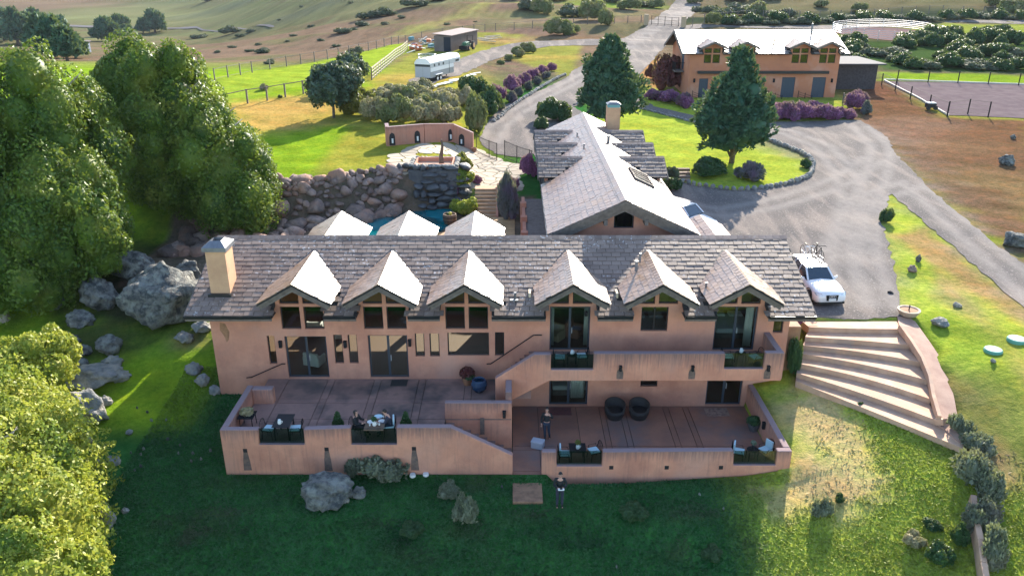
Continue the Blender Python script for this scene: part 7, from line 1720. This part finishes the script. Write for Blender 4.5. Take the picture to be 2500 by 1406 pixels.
x, y = at2(603, 1012, ZP + .6); table(x, y, ZP, .7, .7, 'small dark side table in the left corner of the patio', 'metal', .6)
V_, F_ = leaves([(0, 0, .16, .26, .24, .14)], 260, .12, 4); tag(npmesh('dried_plant', V_, F_, MAT['coyote']), 'dried pale plant arrangement on the corner side table', 'plant').location = (x, y, ZP + .6)
# dining table and two seated people
tx, ty = at2(917, 1030, ZP + .74); table(tx, ty, ZP, .85, 1.25, 'weathered wooden dining table between the two seated people', 'woodb', .74)
for dx, dy, lb in ((-.22, .0, 'white plate on the dining table, left'), (.25, .06, 'white plate on the dining table, right'), (.05, .42, 'large patterned platter at the far end of the dining table')):
    tag(MB().lathe([(.08, 0), (.15 if 'plate ' in lb else .2, .02), (.14 if 'plate ' in lb else .19, .022), (.08, .008)], 16).build('plate', MAT['cushion'] if 'large' in lb else MAT['white'], None, (tx + dx, ty + dy, ZP + .745)), lb, 'plate')
for dx, dy, lb in ((-.2, -.3, 'white cup on the dining table near the woman'), (.2, -.26, 'white cup on the dining table near the man'), (.3, .36, 'white cup beside the platter')):
    tag(MB().lathe([(.03, 0), (.04, .09), (.032, .09), (.03, .02)], 10).build('cup', MAT['white'], None, (tx + dx, ty + dy, ZP + .745)), lb, 'cup')
jug(tx, ty - .3, ZP + .745, 'white vase with green sprig on the dining table', 'white', 'deepgreen')
def skin(name, vs, es, rs, m_, parent, sub=1):
    me = bpy.data.meshes.new(name); me.from_pydata([tuple(v) for v in vs], es, []); me.materials.append(m_)
    o = bpy.data.objects.new(name, me); link(o, parent); s_ = o.modifiers.new('skin', 'SKIN'); s_.use_smooth_shade = True
    if not me.skin_vertices: 
        with bpy.context.temp_override(object=o, active_object=o): pass
    sv = me.skin_vertices[0].data if me.skin_vertices else None
    if sv:
        for i, r_ in enumerate(rs): sv[i].radius = r_ if isinstance(r_, tuple) else (r_, r_)
        sv[0].use_root = True
    ss = o.modifiers.new('sub', 'SUBSURF'); ss.levels = ss.render_levels = sub + 1; return o
def person(loc, rz, label, J, top='cloth_black', bot='jeans', hair='hair', long_hair=False, beard=False, hold=None):
    e = empty('person', loc, rz, label=label, cat='person')
    j = dict(pel=(0, 0, .93), sp=(0, 0, 1.1), ch=(0, 0, 1.30), nk=(0, 0, 1.44), hd=(0, -.02, 1.58), tp=(0, -.01, 1.68))
    for s_, n in ((-1, 'l'), (1, 'r')):
        j[n + 'sh'] = (s_ * .17, 0, 1.36); j[n + 'el'] = (s_ * .24, .02, 1.10); j[n + 'wr'] = (s_ * .24, -.06, .88); j[n + 'ha'] = (s_ * .24, -.09, .80)
        j[n + 'hp'] = (s_ * .09, 0, .88); j[n + 'kn'] = (s_ * .10, -.02, .48); j[n + 'an'] = (s_ * .10, .02, .08); j[n + 'to'] = (s_ * .11, -.15, .04)
    j.update(J); K = ['pel', 'sp', 'ch', 'nk', 'hd', 'tp'] + [n + k for n in 'lr' for k in ('sh', 'el', 'wr', 'ha', 'hp', 'kn', 'an', 'to')]
    ix = {k: i for i, k in enumerate(K)}
    E_ = [('pel', 'sp'), ('sp', 'ch'), ('ch', 'nk'), ('nk', 'hd'), ('hd', 'tp')] + [(a.format(n), b.format(n)) for n in 'lr' for a, b in (('ch', '{}sh'), ('{}sh', '{}el'), ('{}el', '{}wr'), ('{}wr', '{}ha'), ('pel', '{}hp'), ('{}hp', '{}kn'), ('{}kn', '{}an'), ('{}an', '{}to'))]
    rad = dict(pel=(.13, .10), sp=(.12, .09), ch=(.14, .10), nk=.05, hd=(.075, .09), tp=(.055, .065), sh=.06, el=.042, wr=.028, ha=(.035, .025), hp=.085, kn=.055, an=.04, to=.035)
    g = lambda k: rad.get(k, rad.get(k[1:]))
    skin('body', [j[k] for k in K], [(ix[a], ix[b_]) for a, b_ in E_], [g(k) for k in K], MAT['skin'], e)
    # clothes: separate continuous surfaces a little outside the body
    K2 = ['ch', 'sp', 'pel'] + [n + k for n in 'lr' for k in ('sh', 'el', 'wr')]; i2 = {k: i for i, k in enumerate(K2)}
    E2 = [('ch', 'sp'), ('sp', 'pel')] + [(a, b_) for n in 'lr' for a, b_ in (('ch', n + 'sh'), (n + 'sh', n + 'el'), (n + 'el', n + 'wr'))]
    up = lambda r_, f: tuple(x * f + .008 for x in r_) if isinstance(r_, tuple) else (r_ * f + .008,) * 2
    skin('jacket', [j[k] for k in K2], [(i2[a], i2[b_]) for a, b_ in E2], [up(g(k), 1.22) for k in K2], MAT[top], e)
    K3 = ['pel'] + [n + k for n in 'lr' for k in ('hp', 'kn', 'an')]; i3 = {k: i for i, k in enumerate(K3)}
    skin('trousers', [j[k] for k in K3], [(i3[a], i3[b_]) for n in 'lr' for a, b_ in (('pel', n + 'hp'), (n + 'hp', n + 'kn'), (n + 'kn', n + 'an'))], [up(g(k), 1.12) for k in K3], MAT[bot], e)
    for n in 'lr': skin('shoe', [j[n + 'an'], j[n + 'to']], [(0, 1)], [(.05, .05), (.048, .035)], MAT['black'], e)
    h_ = Vector(j['hd']); t_ = Vector(j['tp']); u = (t_ - h_).normalized(); f_ = Vector(j.get('face', (0, -1, 0))).normalized(); f_ = (f_ - u * f_.dot(u)).normalized(); sd2 = u.cross(f_)
    Mh = Matrix((sd2, -f_, u)).transposed().to_4x4(); Mh.translation = h_ + u * .03
    hb = MB(); V_, F_ = IC[2]
    vv = [Mh @ Vector((v_[0] * .088, v_[1] * .10 + .022, v_[2] * .105 + .03)) for v_ in V_]; hb.add(vv, [tuple(f) for f in F_ if not all(V_[i][1] < -.25 and V_[i][2] < .45 for i in f)]); hr = hb.build('hair', MAT[hair], e, smooth=True)
    if long_hair: skin('long_hair', [Mh @ Vector((0, .06, .02)), Mh @ Vector((0, .09, -.14)), Mh @ Vector((0, .07, -.28))], [(0, 1), (1, 2)], [(.07, .05), (.08, .04), (.05, .03)], MAT[hair], e)
    for s_ in (-1, 1):
        MB().ball(Mh @ Vector((s_ * .03, -.083, .0)), .011, 6, 4).build('eye', MAT['black'], e); MB().ball(Mh @ Vector((s_ * .082, .0, -.01)), .02, 6, 4).build('ear', MAT['skin'], e)
        n = 'r' if s_ > 0 else 'l'; hv = (Vector(j[n + 'ha']) - Vector(j[n + 'wr'])).normalized(); sdv = hv.cross(Vector((0, 1, .1))).normalized()
        mb = MB()
        for k in range(4):
            b_ = Vector(j[n + 'ha']) + sdv * (k - 1.5) * .017 + hv * .02; mb.tube([b_, b_ + hv * .03 + Vector((0, -.006, 0)), b_ + hv * (.05 if k in (1, 2) else .042) + Vector((0, -.018, 0))], [.009, .008, .006], 5)
        b_ = Vector(j[n + 'wr']).lerp(Vector(j[n + 'ha']), .4); mb.tube([b_, b_ + hv * .03 - sdv * .035 * s_, b_ + hv * .05 - sdv * .045 * s_], [.011, .010, .008], 5); mb.build('fingers', MAT['skin'], e, smooth=True)
    MB().prism([[Mh @ Vector((-.012, -.085, -.02)), Mh @ Vector((.012, -.085, -.02)), Mh @ Vector((0, -.085, .02))]], (Mh.to_3x3() @ Vector((0, -.022, -.006)))).build('nose', MAT['skin'], e)
    MB().beam(Mh @ Vector((-.022, -.082, -.045)), Mh @ Vector((.022, -.082, -.045)), .012, .01).build('mouth', mat('lips', (.35, .10, .09), .6), e)
    if beard: MB().ball(Mh @ Vector((0, -.05, -.06)), .05, 8, 5, 0, (1.1, .8, .7)).build('beard', MAT[hair], e)
    return e
def seated(lean=0, armf=1, tilt=0):
    J = dict(pel=(0, .05, .50), sp=(0, .07 - lean * .3, .68), ch=(0, .08 - lean, .88), nk=(0, .07 - lean * 1.3, 1.01), hd=(0, .03 - lean * 1.5, 1.13), tp=(0, .03 - lean * 1.6 + tilt, 1.24))
    for s_, n in ((-1, 'l'), (1, 'r')):
        J[n + 'sh'] = (s_ * .18, .06 - lean, .93); J[n + 'el'] = (s_ * .25, -.06 - lean, .70); J[n + 'wr'] = (s_ * .17, -.28 - lean, .74); J[n + 'ha'] = (s_ * .13, -.34 - lean, .76)
        J[n + 'hp'] = (s_ * .10, .02, .50); J[n + 'kn'] = (s_ * .13, -.40, .50); J[n + 'an'] = (s_ * .12, -.42, .09); J[n + 'to'] = (s_ * .12, -.58, .05)
    return J
wx, wy = at2(872, 1033, ZP + .62); J = seated(.02, 1, .06); J['face'] = (.25, -.5, .9)
chair(wx, wy + .02, ZP, R(80), 'striped patio chair under the seated woman', False)
person((wx, wy, ZP), R(78), 'person in black coat seated left of the dining table, looking up', J, 'cloth_black', 'cloth_black', long_hair=True)
mx_, my_ = at2(950, 1030, ZP + .62); J = seated(.14); J['face'] = (0, -1, -.25)
chair(mx_, my_, ZP, R(-82), 'patio chair with pale cushion under the seated man', True, True)
person((mx_, my_, ZP), R(-80), 'bearded person in navy sweater seated right of the dining table', J, 'cloth_navy', 'jeans', beard=True)
# standing people
p = atz(1334, 1072, 0); J = dict(lkn=(-.08, -.08, .50), lan=(-.07, -.02, .09), lto=(-.07, -.18, .04), rkn=(.10, .02, .49), ran=(.13, .16, .10), rto=(.14, .02, .04), rel=(.27, -.02, 1.16), rwr=(.16, -.14, 1.36), rha=(.11, -.12, 1.46))
J['face'] = (-.2, -1, .3); person((p.x, p.y, .0), R(-8), 'person in black jacket and jeans walking on the lower terrace, one hand raised', J, 'cloth_black', 'jeans', long_hair=True)
p = G(1366, 1236); J = dict(lel=(-.26, -.06, 1.12), lwr=(-.10, -.26, 1.10), lha=(-.03, -.32, 1.10), rel=(.26, -.06, 1.12), rwr=(.12, -.26, 1.10), rha=(.05, -.32, 1.12), hd=(0, -.07, 1.57), tp=(0, -.05, 1.68), face=(0, -1, -.5))
mh = person(p, R(0), 'person in black standing on the shaded lawn below the terrace, holding a white controller', J, 'cloth_black', 'cloth_navy')
ctl = tag(MB().box(-.13, .13, -.06, .06, -.02, .03).build('remote_controller', MAT['white'], None, p + Vector((0.02, -.38, 1.12)), bevel=.02), 'white controller in the hands of the person on the lawn', 'controller')
MB().box(-.05, .05, -.045, .045, .03, .06).build('screen', MAT['black'], ctl)
# lower terrace furniture
x, y = at2(1378, 1106, .48); chair(x, y, 0, R(88), 'iron chair with pale cushion left of the small terrace table', True, True)
x, y = at2(1451, 1098, .48); chair(x, y, 0, R(-70), 'iron chair with square pale cushion right of the small terrace table')
x, y = at2(1410, 1092, .7); table(x, y, 0, .75, .75, 'small square dark table behind the left glass railing', 'metal', .7); jug(x, y - .1, .705, 'white pot with dry flowers on the small terrace table', 'white', 'willow')
x, y = at2(1803, 1100, .48); chair(x, y, 0, R(70), 'iron chair with pale cushions at the right terrace corner, left of two', True, True)
x, y = at2(1870, 1096, .48); chair(x, y, 0, R(-60), 'iron chair draped with a pale cushion at the far right terrace corner', True, True)
x, y = at2(1838, 1096, .6); table(x, y, 0, .5, .5, 'little round table between the two right corner chairs', 'metal', .6, True); jug(x, y, .605, 'dark vase with flowers on the little round table', 'black', 'greyshrub')
x, y = at2(1313, 1082, .2); bx = tag(MB().box(-.28, .28, -.2, .2, 0, .32).build('cool_box', mat('grey_plastic', (.33, .35, .42), .5), None, (x, y, 0), (0, 0, R(-20)), bevel=.03), 'grey box standing on the lower terrace near the stairs', 'box')
MB().box(-.29, .29, -.21, .21, .32, .37).build('lid', mat('grey_lid', (.42, .44, .50), .5), bx, bevel=.02)
for px, lb in ((1501, 'round dark wicker tub chair on the lower terrace, left of the pair'), (1560, 'round dark wicker tub chair on the lower terrace, right of the pair')):
    x, y = at2(px, 1004, .35); c = empty('wicker_chair', (x, y, 0), R(U(-12, 12)), label=lb, cat='chair')
    mb = MB(); n = 20; V_ = []
    for k in range(n):
        a = k / n * 6.283; hh = .62 + .26 * (math.sin(a) * .5 + .5) if math.sin(a) > -.6 else .52
        for r_, z in ((.36, .02), (.48, .3), (.52, hh), (.45, hh), (.40, .40)): V_.append((r_ * math.cos(a), r_ * math.sin(a), z))
    F_ = [(k * 5 + i, ((k + 1) % n) * 5 + i, ((k + 1) % n) * 5 + i + 1, k * 5 + i + 1) for k in range(n) for i in range(4)]; mb.add(V_, F_); mb.build('shell', MAT['wicker'], c, smooth=True)
    MB().lathe([(.43, .36), (.43, .44), (.3, .47)], 18).build('seat_pad', MAT['black'], c)
x, y = at2(1841, 1032, .4); pt = tag(MB().lathe([(.18, 0), (.3, .3), (.32, .42), (.26, .42), (.24, .36)], 14).build('flower_pot', MAT['rock_dark'], None, (x, y, 0)), 'dark planted pot against the right terrace wall', 'pot')
V_, F_ = leaves([(0, 0, .5, .32, .32, .22)], 300, .12, 3); npmesh('plant', V_, F_, MAT['deepgreen'], pt)
lamp_at(terr, TO, 11.66, 31.9, .95, .14, .3)
# balcony furniture
for px, py, rz, lb in ((1366, 869, 85, 'chair with pale cushion on the left balcony, left of the jug'), (1421, 866, -85, 'chair with pale cushion on the left balcony, right of the jug'), (1777, 868, 85, 'chair with pale cushion on the right balcony, left of the jug'), (1845, 869, -70, 'chair with pale cushion on the right balcony, right of the jug')):
    x, y = at2(px, py, 3.57); chair(x, y, 3.07, R(rz), lb)
for px, py, lb in ((1397, 862, 'left'), (1811, 858, 'right')):
    x, y = at2(px, py, 3.8); table(x, y + .1, 3.07, .5, .5, 'small round table on the %s balcony' % lb, 'metal', .62, True); jug(x, y + .1, 3.695, 'white jug on the %s balcony table' % lb)
# pots on the patio
x, y = at2(1141, 938, ZP); pt = tag(MB().lathe([(.17, 0), (.27, .35), (.29, .42), (.24, .42), (.22, .36)], 14).build('flower_pot', MAT['terra'], None, (x, y, ZP)), 'terracotta pot with red flowers against the patio wall', 'pot')
V_, F_ = leaves([(0, 0, .62, .34, .3, .28)], 420, .12, 3); npmesh('flowers', V_, F_, MAT['redshrub'], pt); V_, F_ = leaves([(.1, -.1, .48, .26, .22, .18)], 220, .12, 5); npmesh('leaves', V_, F_, MAT['deepgreen'], pt)
x, y = at2(1170, 955, ZP); tag(MB().lathe([(.2, 0), (.36, .2), (.4, .42), (.34, .62), (.28, .66), (.24, .62), (.3, .4)], 18).build('glazed_pot', mat('blue_glaze', (.02, .05, .10), .2), None, (x, y, ZP)), 'dark blue glazed pot beside the red flowers', 'pot')
for px, lb in ((825, 'small clipped conifer behind the parapet, left of the diners'), (991, 'small clipped conifer behind the parapet, right of the diners')):
    x, y = at2(px, 1034, ZP + .5); t_ = empty('potted_conifer', (x, y, ZP), label=lb, cat='potted tree'); MB().lathe([(.16, 0), (.2, .3), (.17, .3)], 12).build('pot', MAT['black'], t_)
    V_, F_ = leaves([(0, 0, .5, .24, .24, .2), (0, 0, .75, .16, .16, .2), (0, 0, .95, .08, .08, .14)], 1100, .07, 3, spiky=.6); npmesh('foliage', V_, F_, MAT['deepgreen'], t_)
for px, py, lb in ((1008, 1166, 'small pale pot at the foot of the parapet, left of two'), (1040, 1164, 'small pale pot at the foot of the parapet, right of two')):
    p = G(px, py); tag(MB().lathe([(.08, 0), (.14, .1), (.12, .2), (.09, .2)], 12).build('flower_pot', MAT['white'], None, p), lb, 'pot')
p = G(1070, 1152); tag(MB().box(-.05, .05, -.04, .04, 0, .5).build('marker_post', MAT['steel'], None, p), 'short pale post at the foot of the stair parapet', 'post')

# ------------------------------------------------------------------ air
hz_m = bpy.data.materials.new('haze'); hz_m.use_nodes = True; t = hz_m.node_tree; t.nodes.remove(t.nodes['Principled BSDF'])
pv = t.nodes.new('ShaderNodeVolumePrincipled'); pv.inputs['Color'].default_value = (.82, .88, 1, 1); pv.inputs['Density'].default_value = .00007; pv.inputs['Anisotropy'].default_value = 0
t.links.new(pv.outputs[0], t.nodes['Material Output'].inputs['Volume'])
MB().box(-1650, 1650, -60, 1700, -60, 400).build('haze', hz_m, kind='stuff')

# labels of big groups say which part of the group a thing stands in
_g = {}
for o in S.objects:
    if o.parent is None and o.get('group') and o.get('label'): _g.setdefault((o['group'], o['label']), []).append(o)
for (g_, l_), os_ in _g.items():
    if len(os_) > 8 and len(l_.split()) <= 12:
        os_.sort(key=lambda o: o.matrix_basis.translation.x / max(1, o.matrix_basis.translation.y)); n = len(os_)
        for i, o in enumerate(os_): o['label'] = l_ + (', left part', ', middle part', ', right part')[min(2, i * 3 // n)]
